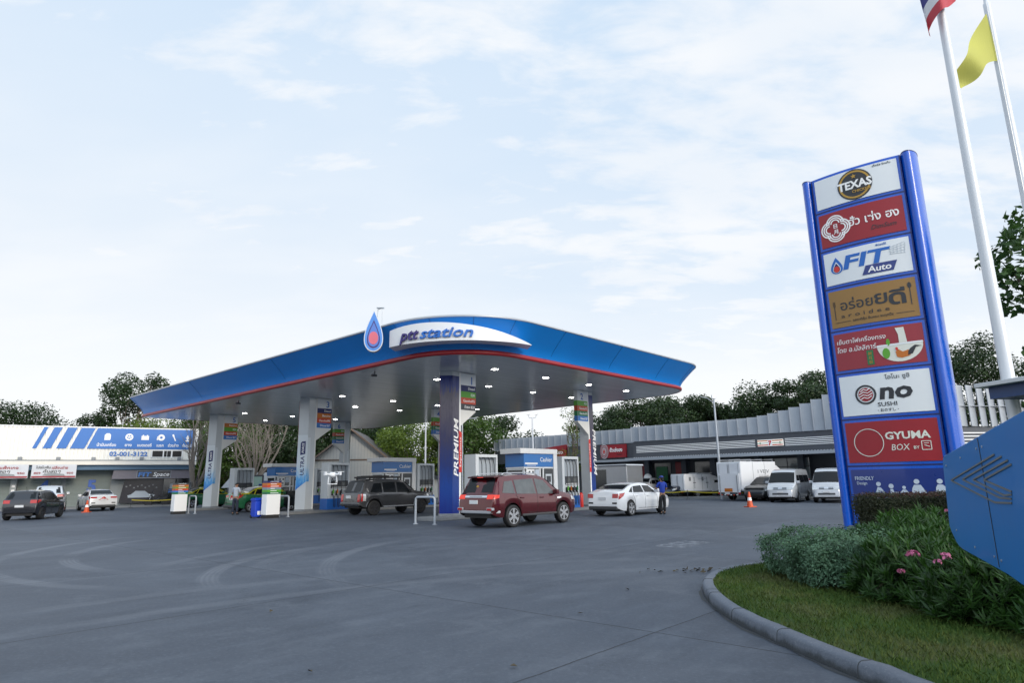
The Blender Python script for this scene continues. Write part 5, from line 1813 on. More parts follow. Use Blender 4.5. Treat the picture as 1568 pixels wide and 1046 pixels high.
def grey_suv():
    top = [(-2.36, .55), (-2.35, .80), (-2.31, 1.08), (-2.24, 1.18), (-2.10, 1.46), (-2.00, 1.66), (-1.93, 1.73), (-1.5, 1.78), (-.6, 1.80), (.1, 1.78), (.45, 1.70), (.95, 1.33), (1.12, 1.20), (1.4, 1.16), (1.95, 1.08), (2.2, .98), (2.32, .82), (2.36, .55)]
    car = Car(top, [(-2.36, 1.10), (0, 1.08), (1.15, 1.06), (2.36, .95)], [(-2.36, .80), (-2.28, .86), (-1.8, .90), (1.7, .90), (2.1, .84), (2.36, .66)], .78, .40, 3.0, .38, .46, 1.8, paint('grey_car_paint', (.062, .064, .070), .35, .26))
    t = thing('parked_car', 'dark grey brown older sport utility vehicle with a flat roof basket, between two islands', 'car', (0, 0, 0), AL)
    car.body(t)
    mb = MB(); car.epatch(mb, -.68, .68, 1.19, 1.66, TINT, taper=.12); mb.build('rear_window', t, smooth=60)
    mb = MB(); rows = []
    for i in range(7):
        z = 1.22 + .43 * i / 6; x = car.xinv(z, False); w = car.sec(x)[5][0] * .96
        rows.append([(x + .012, -w, z + .01), (x + .012, 0, z + .035), (x + .012, w, z + .01)])
    mb.grid(rows, TINT); mb.build('windscreen', t)
    W_ = [[(-1.75, 1.15), (-1.02, 1.13), (-1.05, 1.60), (-1.50, 1.58)], [(-.92, 1.13), (-.14, 1.12), (-.16, 1.65), (-.94, 1.64)], [(-.04, 1.11), (.86, 1.11), (.38, 1.60), (-.05, 1.65)]]
    finish(car, t, W_, [[(-.98, 1.1), (-.96, .5)], [(-.09, 1.68), (-.09, .45)], [(.90, 1.08), (.95, .48)], [(-.95, .5), (.95, .48)]], [(-.72, .98), (.14, .98)], .90, 'six', DALLOY, .25)
    mirror(car, t, .80, 1.12, PLASTIC)
    for sg in (-1, 1):
        a, b = sorted((sg * .62, sg * .83))
        mb = MB(); car.epatch(mb, a, b, .70, 1.06, TAIL); car.spatch(mb, [(-2.30, .72), (-2.20, .72), (-2.17, 1.08), (-2.27, 1.08)], TAIL, side=sg)
        lamp = mb.build('tail_light', t)
        mb = MB(); car.spatch(mb, [(-2.20, .72), (-2.02, .74), (-2.02, 1.06), (-2.17, 1.08)], LAMPGLASS, side=sg); mb.build('clear_lens', lamp)
        mb = MB(); car.spatch(mb, [(1.95, .82), (2.22, .80), (2.16, .96), (1.92, 1.0)], LAMPGLASS, side=sg); mb.build('headlight', t)
        # flared arches
        mb = MB()
        for c in (-1.5, 1.5):
            pts = []
            for k in range(13):
                q = R(8 + 164 * k / 12); x = c + .48 * math.cos(q); z = .38 + .48 * math.sin(q)
                pts.append((x, sg * (car.sy(x, min(z, 1.0)) + .012), z))
            mb.tube(pts, .035, car.pm, 6)
        mb.build('wheel_arch', t, smooth=60)
        mb = MB(); y0, y1 = sorted((sg * .84, sg * .98)); mb.box(-.95, .95, y0, y1, .40, .46, STEEL); mb.build('running_board', t, bevel=.02)
    plate(car, t, -.02, .36, .86, 1.0)
    mb = MB(); mb.box(-2.42, -2.2, -.84, .84, .50, .66, car.pm); mb.build('rear_bumper', t, bevel=.05)
    # flat rack with bars on the roof
    mb = MB()
    for y in (-.58, .58): mb.box(-1.75, .35, y - .03, y + .03, 1.86, 1.93, BLACK)
    for x in (-1.7, -1.2, -.7, -.2, .3): mb.box(x - .04, x + .04, -.6, .6, 1.85, 1.90, BLACK)
    for x in (-1.6, .2):
        for y in (-.56, .56): mb.box(x - .03, x + .03, y - .03, y + .03, 1.75, 1.86, BLACK)
    mb.box(-1.55, -.4, -.5, .3, 1.90, 1.98, BLACK)
    mb.build('roof_basket', t)
    return t


def saloon(label, pm, roofpm=None, glass=None, H_=1.42, fast=True, tail=TAIL, group=None, rim=ALLOY):
    """low saloon; fast = sloping coupe-like tail"""
    k = H_ / 1.42
    if fast:
        top = [(-2.30, .52), (-2.29, .72), (-2.26, .95), (-2.20, 1.04), (-1.95, 1.08), (-1.75, 1.13), (-1.2, 1.30), (-.75, 1.385), (-.2, 1.42), (.2, 1.395), (.5, 1.32), (1.0, 1.06), (1.2, .97), (1.6, .90), (2.0, .80), (2.22, .68), (2.32, .46)]
    else:
        top = [(-2.20, .50), (-2.18, .76), (-2.14, .98), (-2.06, 1.06), (-1.55, 1.09), (-1.40, 1.12), (-.95, 1.35), (-.7, 1.42), (-.1, 1.45), (.3, 1.42), (.55, 1.35), (1.1, 1.05), (1.25, .98), (1.7, .92), (2.05, .80), (2.2, .66), (2.26, .46)]
    top = [(x, z * k) for x, z in top]
    car = Car(top, [(-2.3, 1.0 * k), (-1.4, 1.0 * k), (0, .95 * k), (1.2, .90 * k), (2.3, .75 * k)], [(-2.3, .76), (-2.18, .84), (-1.8, .89), (1.6, .89), (2.0, .83), (2.3, .62)], .74, .24, 2.68, .325, .385, H_, pm)
    t = thing('parked_car', label, 'car', (0, 0, 0), AL, group)
    b = car.body(t)
    if roofpm:
        mb = MB(); rows = []
        for i in range(25):
            x = -2.0 + 4.1 * i / 24
            P = car.sec(x)
            pts = [(y + .004, z) for y, z in P[4:]]
            pts[-1] = (0, pts[-1][1] + .004)
            rows.append([(x, y, z + .004) for y, z in pts] + [(x, -y, z + .004) for y, z in pts[-2::-1]])
        mb.grid(rows, roofpm); mb.build('yellow_upper_body', b, smooth=40)
    g = glass or TINT
    mb = MB(); rows = []
    xr0, xr1 = (-1.72, -.92) if fast else (-1.40, -.86)
    for i in range(9):
        x = xr0 + (xr1 - xr0) * i / 8; P = car.sec(x); w = P[6][0] * .93
        rows.append([(x - .004, w * v, car.zt(x) + .022 + .012 * (1 - v * v)) for v in (-1, -.5, 0, .5, 1)])
    mb.grid(rows, g, flip=True); mb.build('rear_window', t, smooth=60)
    mb = MB(); rows = []
    for i in range(9):
        x = .42 + (1.14 - .42) * i / 8; P = car.sec(x); w = P[6][0] * .95
        rows.append([(x + .004, w * v, car.zt(x) + .022 + .012 * (1 - v * v)) for v in (-1, -.5, 0, .5, 1)])
    mb.grid(rows, g, flip=True); mb.build('windscreen', t, smooth=60)
    zb, ztp = 1.005 * k, 1.30 * k
    W_ = [[(-1.48, zb + .02), (-1.20, zb), (-1.0, ztp - .05), (-1.12, ztp - .09)], [(-1.12, zb), (-.22, zb - .01), (-.24, ztp), (-.92, ztp - .03)], [(-.14, zb - .01), (.88, zb - .03), (.40, ztp - .02), (-.14, ztp)]]
    finish(car, t, W_, [[(-1.2, zb - .05), (-1.0, .62), (-.98, .34)], [(-.18, zb - .02), (-.18, .32)], [(.86, zb - .06), (.90, .32)], [(-.98, .33), (.9, .31)]], [(-.92, .86 * k), (.05, .84 * k)], .89, 'ten', rim, .235, g)
    mirror(car, t, .78, zb - .02, pm)
    zl0, zl1 = (.80 * k, .96 * k)
    for sg in (-1, 1):
        a, c = sorted((sg * (.50 if fast else .42), sg * .80))
        mb = MB(); car.epatch(mb, a, c, zl0 - (.02 if fast else -.06), zl1, tail)
        car.spatch(mb, [(-2.25, zl0 - .08), (-1.96, zl0 + .06), (-1.80, zl1 + .05), (-2.22, zl1)], tail, side=sg)
        mb.build('tail_light', t)
        mb = MB(); car.spatch(mb, [(1.75, .66 * k), (2.14, .62 * k), (2.10, .72 * k), (1.72, .80 * k)], LAMPGLASS, side=sg); mb.build('headlight', t)
        mb = MB(); car.epatch(mb, *sorted((sg * .50, sg * .74)), .42 if False else .53, .60, BLACK); mb.build('vent', t)
    mb = MB(); mb.box(-2.335, -2.2, -.74, .74, .28, .44, PLASTIC); mb.build('rear_bumper', t, bevel=.04)
    plate(car, t, -.18, .2, .70 * k, .82 * k)
    return t, car


def hatch(label, pm):
    top = [(-1.98, .50), (-1.97, .75), (-1.93, 1.02), (-1.86, 1.10), (-1.66, 1.34), (-1.52, 1.46), (-1.42, 1.50), (-.6, 1.53), (.0, 1.52), (.35, 1.44), (.95, 1.10), (1.15, 1.0), (1.6, .93), (1.95, .80), (2.12, .62), (2.18, .42)]
    car = Car(top, [(-2, 1.06), (0, .98), (1.2, .93), (2.2, .75)], [(-1.98, .74), (-1.88, .82), (-1.5, .87), (1.5, .87), (1.95, .80), (2.18, .60)], .76, .24, 2.6, .32, .38, 1.53, pm)
    t = thing('parked_car', label, 'car', (0, 0, 0), AL)
    car.body(t)
    mb = MB(); car.epatch(mb, -.64, .64, 1.10, 1.44, TINT, taper=.14); mb.build('rear_window', t, smooth=60)
    mb = MB(); rows = []
    for i in range(7):
        x = .30 + .8 * i / 6; w = car.sec(x)[6][0] * .95
        rows.append([(x + .004, w * v, car.zt(x) + .022 + .012 * (1 - v * v)) for v in (-1, -.5, 0, .5, 1)])
    mb.grid(rows, TINT, flip=True); mb.build('windscreen', t)
    W_ = [[(-1.55, 1.10), (-1.05, 1.06), (-1.0, 1.36), (-1.30, 1.36)], [(-1.0, 1.06), (-.16, 1.03), (-.18, 1.42), (-.96, 1.39)], [(-.08, 1.02), (.85, .99), (.28, 1.36), (-.10, 1.42)]]
    finish(car, t, W_, [[(-1.0, 1.02), (-.9, .35)], [(-.12, 1.0), (-.12, .33)], [(.84, .95), (.88, .33)]], [(-.82, .92), (.06, .9)], .87, 'five', DALLOY, .22)
    mirror(car, t, .74, 1.0, pm)
    for sg in (-1, 1):
        a, c = sorted((sg * .46, sg * .76))
        mb = MB(); car.epatch(mb, a, c, .86, 1.03, TAIL); car.spatch(mb, [(-1.92, .88), (-1.62, .96), (-1.60, 1.05), (-1.86, 1.06)], TAIL, side=sg); mb.build('tail_light', t)
        mb = MB(); car.spatch(mb, [(1.7, .68), (2.05, .62), (2.0, .74), (1.68, .82)], LAMPGLASS, side=sg); mb.build('headlight', t)
    plate(car, t, -.2, .2, .66, .78)
    mb = MB(); mb.tube([(-1.3, 0, 1.53), (-1.42, 0, 1.72)], .008, BLACK, 5); mb.build('aerial', t)
    return t


def van(label, mt):
    top = [(-2.66, .45), (-2.65, 1.0), (-2.60, 1.6), (-2.52, 2.05), (-2.40, 2.16), (-1.0, 2.20), (.6, 2.18), (1.15, 2.08), (1.45, 1.90), (2.05, 1.27), (2.25, 1.13), (2.55, 1.02), (2.64, .85), (2.68, .45)]
    car = Car(top, [(-2.66, 1.18), (1.6, 1.18), (2.2, 1.10), (2.68, .9)], [(-2.66, .90), (-2.5, .94), (2.0, .94), (2.4, .88), (2.68, .72)], .80, .30, 3.1, .34, .40, 2.2, mt)
    t = thing('passenger_van', label, 'van', (0, 0, 0), 0, 'silver vans parked by the shops')
    car.body(t)
    mb = MB(); rows = []
    for i in range(9):
        z = 1.27 + .66 * i / 8; x = car.xinv(z, False); w = car.sec(x)[5][0] * .95
        rows.append([(x + .012, w * v, z + .02 + .03 * (1 - v * v)) for v in (-1, -.5, 0, .5, 1)])
    mb.grid(rows, TINT); mb.build('windscreen', t, smooth=60)
    W_ = [[(-2.3, 1.30), (-.75, 1.30), (-.75, 1.78), (-2.25, 1.78)], [(-.65, 1.30), (.6, 1.30), (.6, 1.78), (-.65, 1.78)], [(.72, 1.25), (1.72, 1.22), (1.25, 1.76), (.72, 1.78)]]
    finish(car, t, W_, [[(.66, 1.9), (.66, .4)], [(-.7, 1.9), (-.7, .4)], [(1.7, 1.15), (1.72, .75)]], [(.84, 1.05)], .94, 'steel', STEEL, .20)
    mirror(car, t, 1.72, 1.25, mt)
    mb = MB(); car.epatch(mb, -.42, .42, .84, .98, DGREY, rear=False); car.epatch(mb, -.44, .44, .905, .93, CHROME, rear=False, off=.016); car.epatch(mb, -.5, .5, .50, .62, DGREY, rear=False); mb.build('grille', t)
    for sg in (-1, 1):
        a, b = sorted((sg * .46, sg * .80))
        mb = MB(); car.epatch(mb, a, b, .82, 1.0, LAMPGLASS, rear=False); car.spatch(mb, [(2.3, .86), (2.56, .84), (2.54, .98), (2.28, 1.02)], LAMPGLASS, side=sg); mb.build('headlight', t)
        mb = MB(); car.epatch(mb, *sorted((sg * .72, sg * .88)), .9, 1.5, TAIL); mb.build('tail_light', t)
    plate(car, t, -.2, .2, .64, .75, rear=False)
    return t


TRUCKWHITE = mat('truck_white', (.78, .80, .83), .38, var=.04, dirt=.12)


def box_truck(label, L, W2, hb, h, cab, big=True):
    """white box truck, x forward: origin on the ground under the rear axle"""
    t = thing('box_truck', label, 'truck', (0, 0, 0), AL)
    mb = MB()
    mb.box(-1.3, L - 1.3, -W2, W2, hb, h, TRUCKWHITE)
    o = mb.build('cargo_box', t, bevel=.03)
    mb = MB()
    n = 3
    for i in range(1, n):
        x = -1.3 + L * i / n
        mb.box(x - .012, x + .012, -W2 - .006, W2 + .006, hb + .05, h - .05, MGREY)
    if not big:
        for x in (-.3, 1.0):
            mb.box(x - .02, x + .02, -W2 - .014, -W2 - .002, hb + .2, h - .25, MGREY)
            mb.box(x - .13, x + .13, -W2 - .018, -W2 - .004, (hb + h) / 2 - .05, (hb + h) / 2 + .0, DGREY)
        for x in (-.75, .55): mb.box(x - .1, x + .1, -W2 - .012, -W2 - .002, hb + .8, hb + 1.1, MGREY)
    mb.box(-1.34, L - 1.26, -W2 - .02, W2 + .02, hb - .06, hb + .02, MGREY)
    mb.build('panel_seam', o)
    mb = MB()                                                      # rear doors and tail lift
    for y in (-W2 * .52, W2 * .52):
        mb.box(-1.335, -1.302, y - W2 * .44, y + W2 * .44, hb + .06, h - .08, TRUCKWHITE)
    for y in (-W2 * .8, -.06, .06, W2 * .8): mb.box(-1.352, -1.336, y - .018, y + .018, hb + .1, h - .12, STEEL)
    if big:
        mb.box(-1.42, -1.355, -W2 + .12, W2 - .12, hb - .15, hb + 1.12, TRUCKWHITE)
        for y in (-W2 * .72, W2 * .72): mb.box(-1.46, -1.425, y - .04, y + .04, hb - .3, hb + 1.0, STEEL)
        mb.box(-1.47, -1.43, -.28, .34, hb - .1, hb + .12, ORANGEB)
    mb.build('rear_door', t)
    mb = MB()
    mb.box(-1.25, L + .9, -.45, .45, .42, .62, DGREY)
    mb.box(-1.42, -1.3, -W2 + .1, W2 - .1, .45, .56, DGREY)
    mb.build('chassis', t)
    mb = MB()
    if big:
        for y in (-W2 + .12, 0, W2 - .12): mb.box(-1.2, L - 1.4, y - .02, y + .02, h + .12, h + .15, STEEL)
        for x in (-1.2, 0, 1.2, L - 1.45):
            mb.box(x - .02, x + .02, -W2 + .1, W2 - .1, h + .15, h + .18, STEEL)
            for y in (-W2 + .12, W2 - .12): mb.box(x - .02, x + .02, y - .02, y + .02, h, h + .16, STEEL)
    else:
        mb.box(.3, 1.9, -.5, .5, h + .005, h + .10, LGREY)
    mb.build('roof_rack', t)
    # cab with sloping windscreen
    c0 = L - 1.25; ch = h - cab
    mb = MB()
    w = W2 - .04
    mb.prism([(c0, .5), (c0 + 1.75, .5), (c0 + 1.78, .9), (c0 + 1.62, 1.15), (c0 + 1.12, ch - .08), (c0 + .9, ch), (c0, ch)], -w, w, TRUCKWHITE)
    cb = mb.build('cab', t, bevel=.06)
    if not big:
        mb = MB(); mb.prism([(c0 - .0, ch - .02), (c0 + .95, ch - .02), (c0 + .1, h - .02), (c0, h - .02)], -w + .1, w - .1, TRUCKWHITE); mb.build('wind_deflector', t, bevel=.04)
    else:
        mb = MB(); mb.prism([(c0 - .0, ch - .02), (c0 + .9, ch - .02), (c0 + .25, h - .25), (c0, h - .25)], -w + .1, w - .1, TRUCKWHITE); mb.build('wind_deflector', t, bevel=.04)
    mb = MB()
    for sg in (-1, 1):
        y0, y1 = sorted((sg * (w + .004), sg * (w + .016)))
        mb.prism([(c0 + .35, 1.18), (c0 + 1.42, 1.18), (c0 + 1.05, ch - .2), (c0 + .35, ch - .2)], y0, y1, TINT)
    mb.build('side_window', cb)
    mb = MB(); mb.add([(c0 + 1.60, -w + .1, 1.24), (c0 + 1.60, w - .1, 1.24), (c0 + 1.17, w - .1, ch - .14), (c0 + 1.17, -w + .1, ch - .14)], [(0, 1, 2, 3)], TINT); mb.build('windscreen', cb)
    for sg in (-1, 1):
        mb = MB(); y0, y1 = sorted((sg * w, sg * (w + .2))); mb.box(c0 + 1.3, c0 + 1.4, y0, y1, 1.2, 1.55, BLACK); mb.build('side_mirror', t, bevel=.02)
        mb = MB(); y0, y1 = sorted((sg * (W2 - .32), sg * (W2 - .08))); mb.box(-1.45, -1.425, y0, y1, .46, .56, TAIL); mb.build('tail_light', t)
    mb = MB(); mb.box(-1.46, -1.43, -.05, .35, .44, .58, PLATE); mb.build('number_plate', t)
    r = .42 if big else .33
    for x in (0, L - 1.25 + .95):
        for sg in (-1, 1):
            wheel_at(None, t, x, sg, r, r * .58, 'steel', W2 - .02, STEEL)
    if big:
        mb = MB(); mb.text('I VEJV', .34, MGREY, x=1.15, z=h - .78, y=-W2 - .006, fit=1.25); mb.text('EXPRESS', .10, LGREY, x=1.2, z=h - .98, y=-W2 - .006, fit=1.1)
        for k in range(6): mb.box(-1.44 + .0, -1.425, -.7 + k * .25, -.58 + k * .25, .37, .44, REDB if k % 2 else PUREWHITE)
        mb.build('lettering', o)
    else:
        mb = MB(); mb.text('EXPRESS', .16, LGREY, x=.5, z=h - .45, y=-W2 - .006, fit=.8); mb.build('lettering', o)
    return t


def place(t, d, e, rz=None, px=None):
    x, y = de(d, e)
    t.location = (x, y, 0)
    t.rotation_euler = (0, 0, AL if rz is None else rz)


def build_vehicles():
    place(red_suv(), -.90, -5.02)
    place(grey_suv(), 1.95, 6.95)
    wht = paint('white_car_paint', (.82, .83, .84), .0, .25)
    t, c = saloon('white saloon with sloping tail and red lamps, an attendant in blue standing at its door', wht, glass=None, tail=TAIL)
    place(t, 6.85, -4.95)
    grn = paint('taxi_green', (.008, .12, .045), .1, .3); yel = paint('taxi_yellow', (.36, .34, .012), .05, .3)
    for lab, d, e, rz in [('green and yellow taxi behind the fuel list board, open dark door', 0.9, 18.3, AL), ('green and yellow taxi standing behind the man in the grey shirt, only its front showing', 2.2, 30.0, AL)]:
        t, c = saloon(lab, grn, roofpm=yel, fast=False, H_=1.5, tail=TAIL, group='green and yellow taxis')
        place(t, d, e, rz)
        if d == 0.9:
            mb = MB(); mb.prismz([(.0, .0), (.06, -.02), (.46, -.86), (.40, -.88)], .32, 1.22, TINT); o = mb.build('open_door', t); o.location = (.80, -.88, 0)
    hb = hatch('black hatchback seen from behind on the open concrete at the far left', paint('black_car_paint', (.012, .013, .018), .2, .22))
    hb.location = (-26.6, 36.6, 0); hb.rotation_euler = (0, 0, R(106))
    ws, c = saloon('small white saloon parked before roller door number five beside a traffic cone', paint('pearl_car_paint', (.66, .67, .68), .1, .28), fast=False, H_=1.46)
    ws.location = (-30.6, 48.2, 0); ws.rotation_euler = (0, 0, R(134))
    # pickup with a canopy behind the hatchback
    pk = hatch('pale silver estate with dark rear window, half hidden behind the black hatchback', paint('silver_car_paint', (.55, .57, .59), .5, .25))
    pk.location = (-32.6, 46.2, 0); pk.rotation_euler = (0, 0, R(122)); pk.scale = (1.08, 1.06, 1.18)
    sv = paint('silver_van_paint', (.50, .53, .57), .3, .28)
    v = van('silver high roof van, left of two vans, its cab window down', sv)
    v.location = (17.75, 42.6, 0); v.rotation_euler = (0, 0, AL + math.pi + R(7)); v.scale = (.93, .93, .93)
    v2 = dup(v, (19.75, 41.0, 0), AL + math.pi + R(9), 'pale silver high roof van partly hidden by the blue totem sign', scale=(.93, .93, .93))
    bt = box_truck('large white box truck with roof rails, tail lift and an orange plate', 3.9, 1.0, .72, 2.62, .62, True)
    bt.location = (15.9, 46.0, 0); bt.rotation_euler = (0, 0, AL - R(14))
    st = box_truck('small white refrigerated truck with side doors, left of the larger box truck', 2.7, .82, .55, 1.90, .30, False)
    st.location = (14.35, 53.6, 0); st.rotation_euler = (0, 0, AL - R(22))
    # black jeep-like car between truck and van
    jp = hatch('black off-road car squeezed between the large box truck and the silver van', paint('jeep_black', (.014, .015, .016), .1, .35))
    jp.location = (17.3, 45.3, 0); jp.rotation_euler = (0, 0, AL + math.pi); jp.scale = (1.0, 1.0, 1.05)
    rc, c = saloon('bright red saloon parked by the shops behind the attendant in blue', paint('bright_red_car', (.40, .018, .018), .2, .25), fast=True)
    rc.location = (13.3, 57.5, 0); rc.rotation_euler = (0, 0, AL + math.pi + R(12))
    nb = hatch('dark navy hatchback between the bright red saloon and the small white truck', paint('navy_car', (.012, .018, .035), .2, .25))
    nb.location = (13.9, 54.2, 0); nb.rotation_euler = (0, 0, AL + math.pi - R(15))
    pt, c = saloon('white saloon with a round dome on its roof behind the white car', paint('plain_white_car', (.60, .62, .65), .05, .3), fast=False, H_=1.62)
    pt.location = (11.5, 56.5, 0); pt.rotation_euler = (0, 0, AL + R(6))
    mb = MB(); mb.lathe([(.36, 1.62), (.34, 1.78), (.24, 1.92), (.10, 2.0), (0, 2.01)], PUREWHITE, 18); mb.build('roof_dome', pt, smooth=60)
    # silver kiosk box
    t = thing('kiosk_trailer', 'silver metal kiosk box with a dark window behind the number two column', 'kiosk', (*de(21.5, 6.2), 0), AL - math.pi / 2)
    mb = MB(); mb.box(-1.7, 1.7, 0, 2.2, .5, 2.55, STEEL); mb.prism([(-1.8, 2.552), (1.8, 2.552), (1.7, 2.66), (-1.7, 2.66)], -.08, 2.3, LGREY); mb.build('body', t, bevel=.04)
    mb = MB(); mb.box(-1.45, -.10, -.02, -.003, .7, 2.3, GLASS); mb.build('window', t)
    for x in (-.9, .9):
        mb = MB(); mb.lathe([(.1, -.08), (.30, -.08), (.30, .08), (.1, .08)], BLACK, 18, (x, .25, .30), 'y'); mb.build('wheel', t)
    mb = MB(); mb.box(-1.5, 1.5, .1, 2.0, .36, .49, DGREY); mb.build('chassis', t)


build_vehicles()


def build_motorbikes():
    def bike(lab, x, y, rz, pm):
        t = thing('motorcycle', lab, 'motorcycle', (x, y, 0), rz, 'motorcycles by the corner shop')
        for xx in (-.62, .62):
            mb = MB(); mb.lathe([(.20, -.05), (.28, -.05), (.30, 0), (.28, .05), (.20, .05)], BLACK, 20, (xx, 0, .30), 'y'); ringband(mb, xx, .30, .16, .21, -.03, .03, STEEL, 18)
            for k in range(3): stroke(mb, [(xx + .17 * math.cos(R(60 * k)), .30 + .17 * math.sin(R(60 * k))), (xx - .17 * math.cos(R(60 * k)), .30 - .17 * math.sin(R(60 * k)))], .03, -.012, .012, STEEL)
            mb.build('wheel', t)
        mb = MB(); mb.prism([(-.75, .62), (-.2, .42), (.2, .30), (.35, .45), (.42, .80), (.55, .98), (.40, 1.0), (.25, .62), (.05, .56), (-.15, .74), (-.82, .80)], -.13, .13, pm); mb.build('fairing', t, bevel=.04)
        mb = MB(); mb.prism([(-.78, .80), (-.15, .74), (-.05, .80), (-.30, .86), (-.74, .90)], -.13, .13, BLACK); mb.build('seat', t, bevel=.03)
        mb = MB(); mb.tube([(.62, 0, .30), (.46, 0, .98), (.40, 0, 1.06)], .03, STEEL, 6); mb.tube([(.30, .36, 1.08), (.42, .2, 1.06), (.44, 0, 1.03), (.42, -.2, 1.06), (.30, -.36, 1.08)], .018, DGREY, 6); mb.build('handlebar', t)
        mb = MB(); mb.lathe([(0, -.02), (.09, 0), (.10, .06), (0, .08)], LAMPGLASS, 14, (.54, 0, .92), 'x'); mb.build('headlight', t)
        for sg in (-1, 1):
            mb = MB(); mb.tube([(.40, sg * .2, 1.06), (.38, sg * .26, 1.22)], .008, DGREY, 5); mb.lathe([(.0, -.01), (.06, 0), (.06, .012)], DGREY, 12, (.38, sg * .27, 1.24), 'x'); mb.build('mirror', t)
    bike('dark motorcycle parked in front of the corner shop window', -29.9, 55.1, R(200), paint('bike_black', (.02, .02, .024), .2, .3))
    bike('grey and white scooter right of the dark motorcycle', -28.4, 55.9, R(215), paint('bike_white', (.4, .42, .45), .2, .3))


build_motorbikes()


def build_small():
    # traffic cones
    for lab, x, y in [('orange traffic cone with a white band beside the small white saloon', -28.9, 44.6), ('orange traffic cone on the open concrete in front of the big box truck', 12.64, 35.6)]:
        t = thing('traffic_cone', lab, 'traffic cone', (x, y, 0), .3, 'orange traffic cones')
        mb = MB(); mb.box(-.24, .24, -.24, .24, 0, .045, CONEOR); mb.lathe([(.17, .046), (.155, .10), (.045, .78), (.03, .80)], CONEOR, 18); mb.build('body', t, smooth=40)
        mb = MB(); mb.lathe([(.118, .34), (.092, .50)], PUREWHITE, 18); mb.build('reflective_band', t, smooth=40)
    # yellow barrier tape along the parked trucks and along the service building
    for lab, pts in [('yellow barrier tape strung low in front of the parked white trucks', [(10.9, 51.3), (13.0, 49.6), (15.1, 45.6), (15.7, 44.2)]), ('yellow barrier rope strung low in front of the corner shop', [(-30.6, 52.6), (-27.6, 54.2), (-23.9, 55.6), (-20.9, 57.2)])]:
        t = thing('barrier_tape', lab, 'barrier tape', (0, 0, 0), 0)
        mb = MB()
        P = []
        for (xa, ya), (xb, yb) in zip(pts[:-1], pts[1:]):
            for i in range(8):
                u = i / 8; P.append((xa + (xb - xa) * u, ya + (yb - ya) * u, .62 - .10 * math.sin(math.pi * u)))
        P.append((*pts[-1], .62))
        mb.grid([[(x, y, z - .035), (x, y, z + .035)] for x, y, z in P], YTAPE)
        mb.build('tape', t)
        for x, y in pts:
            mb = MB(); mb.tube([(x, y, 0), (x, y, .70)], .025, DGREY, 8); mb.lathe([(.16, 0), (.15, .05), (.03, .07)], DGREY, 14, (x, y, 0)); mb.build('stand', t)
    # hovering quadcopter
    t = thing('drone', 'small white quadcopter drone hovering in front of the middle fuel pump', 'drone', (-3.50, 12.6, 1.755), R(20))
    mb = MB(); mb.lathe([(0, -.045), (.06, -.04), (.085, -.01), (.08, .02), (.045, .05), (0, .055)], DRONEW, 18); mb.build('body', t, smooth=60)
    for k in range(4):
        q = R(45 + 90 * k); c, s_ = math.cos(q), math.sin(q)
        mb = MB(); mb.tube([(.05 * c, .05 * s_, .005), (.19 * c, .19 * s_, .018)], [.026, .018], DRONEW, 8); mb.lathe([(.024, -.02), (.024, .035), (.012, .04)], DRONEW, 10, (.19 * c, .19 * s_, .018)); a = mb.build('arm', t, smooth=50)
        mb = MB(); pr = R(25 + 70 * k); d = (math.cos(pr) * .115, math.sin(pr) * .115); n = (-math.sin(pr) * .012, math.cos(pr) * .012)
        p = [(.19 * c + d[0] + n[0] * .5, .19 * s_ + d[1] + n[1] * .5), (.19 * c + n[0], .19 * s_ + n[1]), (.19 * c - d[0] + n[0] * .5, .19 * s_ - d[1] + n[1] * .5), (.19 * c - d[0] - n[0] * .5, .19 * s_ - d[1] - n[1] * .5), (.19 * c - n[0], .19 * s_ - n[1]), (.19 * c + d[0] - n[0] * .5, .19 * s_ + d[1] - n[1] * .5)]
        mb.prismz(p[::-1], .062, .066, DRONEW); mb.build('propeller', t)
    for sg in (-1, 1):
        mb = MB(); mb.tube([(.07, sg * .06, -.02), (.08, sg * .10, -.10), (.08, sg * .11, -.17), (-.08, sg * .11, -.17), (-.08, sg * .10, -.10), (-.07, sg * .06, -.02)], .009, DRONEW, 6); mb.build('landing_leg', t, smooth=50)
    mb = MB(); mb.box(-.025, .025, -.03, .03, -.10, -.05, MGREY); mb.lathe([(.0, -.03), (.018, -.03), (.018, 0)], GLASS, 10, (0, -.03, -.075), 'y'); mb.build('camera', t, bevel=.008)


CONEOR = mat('cone_orange', (.60, .085, .02), .5, var=.1)
YTAPE = mat('tape_yellow', (.52, .42, .02), .5, var=.1)
DRONEW = mat('drone_white', (.70, .72, .74), .3, var=.03)
build_small()
# ------------------------------------------------------------------ plants
def leaf_material(name, dark, light, trans=.3, rough=.5):
    m, t, b = principled(name)
    geo = t.node('ShaderNodeNewGeometry')
    tc = t.node('ShaderNodeTexCoord')
    n = t.noise(tc.outputs['Object'], .55, 4, .6)
    r = geo.outputs['Random Per Island']
    f = t.m('ADD', t.m('MULTIPLY', r, .55), t.m('MULTIPLY', t.step(n, .35, .68), .5), clamp=True)
    c = t.mix(f, dark + (1,), light + (1,))
    t.l.new(c, b.inputs['Base Color'])
    b.inputs['Roughness'].default_value = rough
    b.inputs['Specular IOR Level'].default_value = .3
    tr = t.node('ShaderNodeBsdfTranslucent')
    t.l.new(t.mix(.5, c, (light[0] * 1.3, light[1] * 1.4, light[2] * .7, 1)), tr.inputs['Color'])
    mx = t.node('ShaderNodeMixShader'); mx.inputs[0].default_value = trans
    t.l.new(b.outputs[0], mx.inputs[1]); t.l.new(tr.outputs[0], mx.inputs[2])
    t.l.new(mx.outputs[0], t.n['Material Output'].inputs['Surface'])
    return m


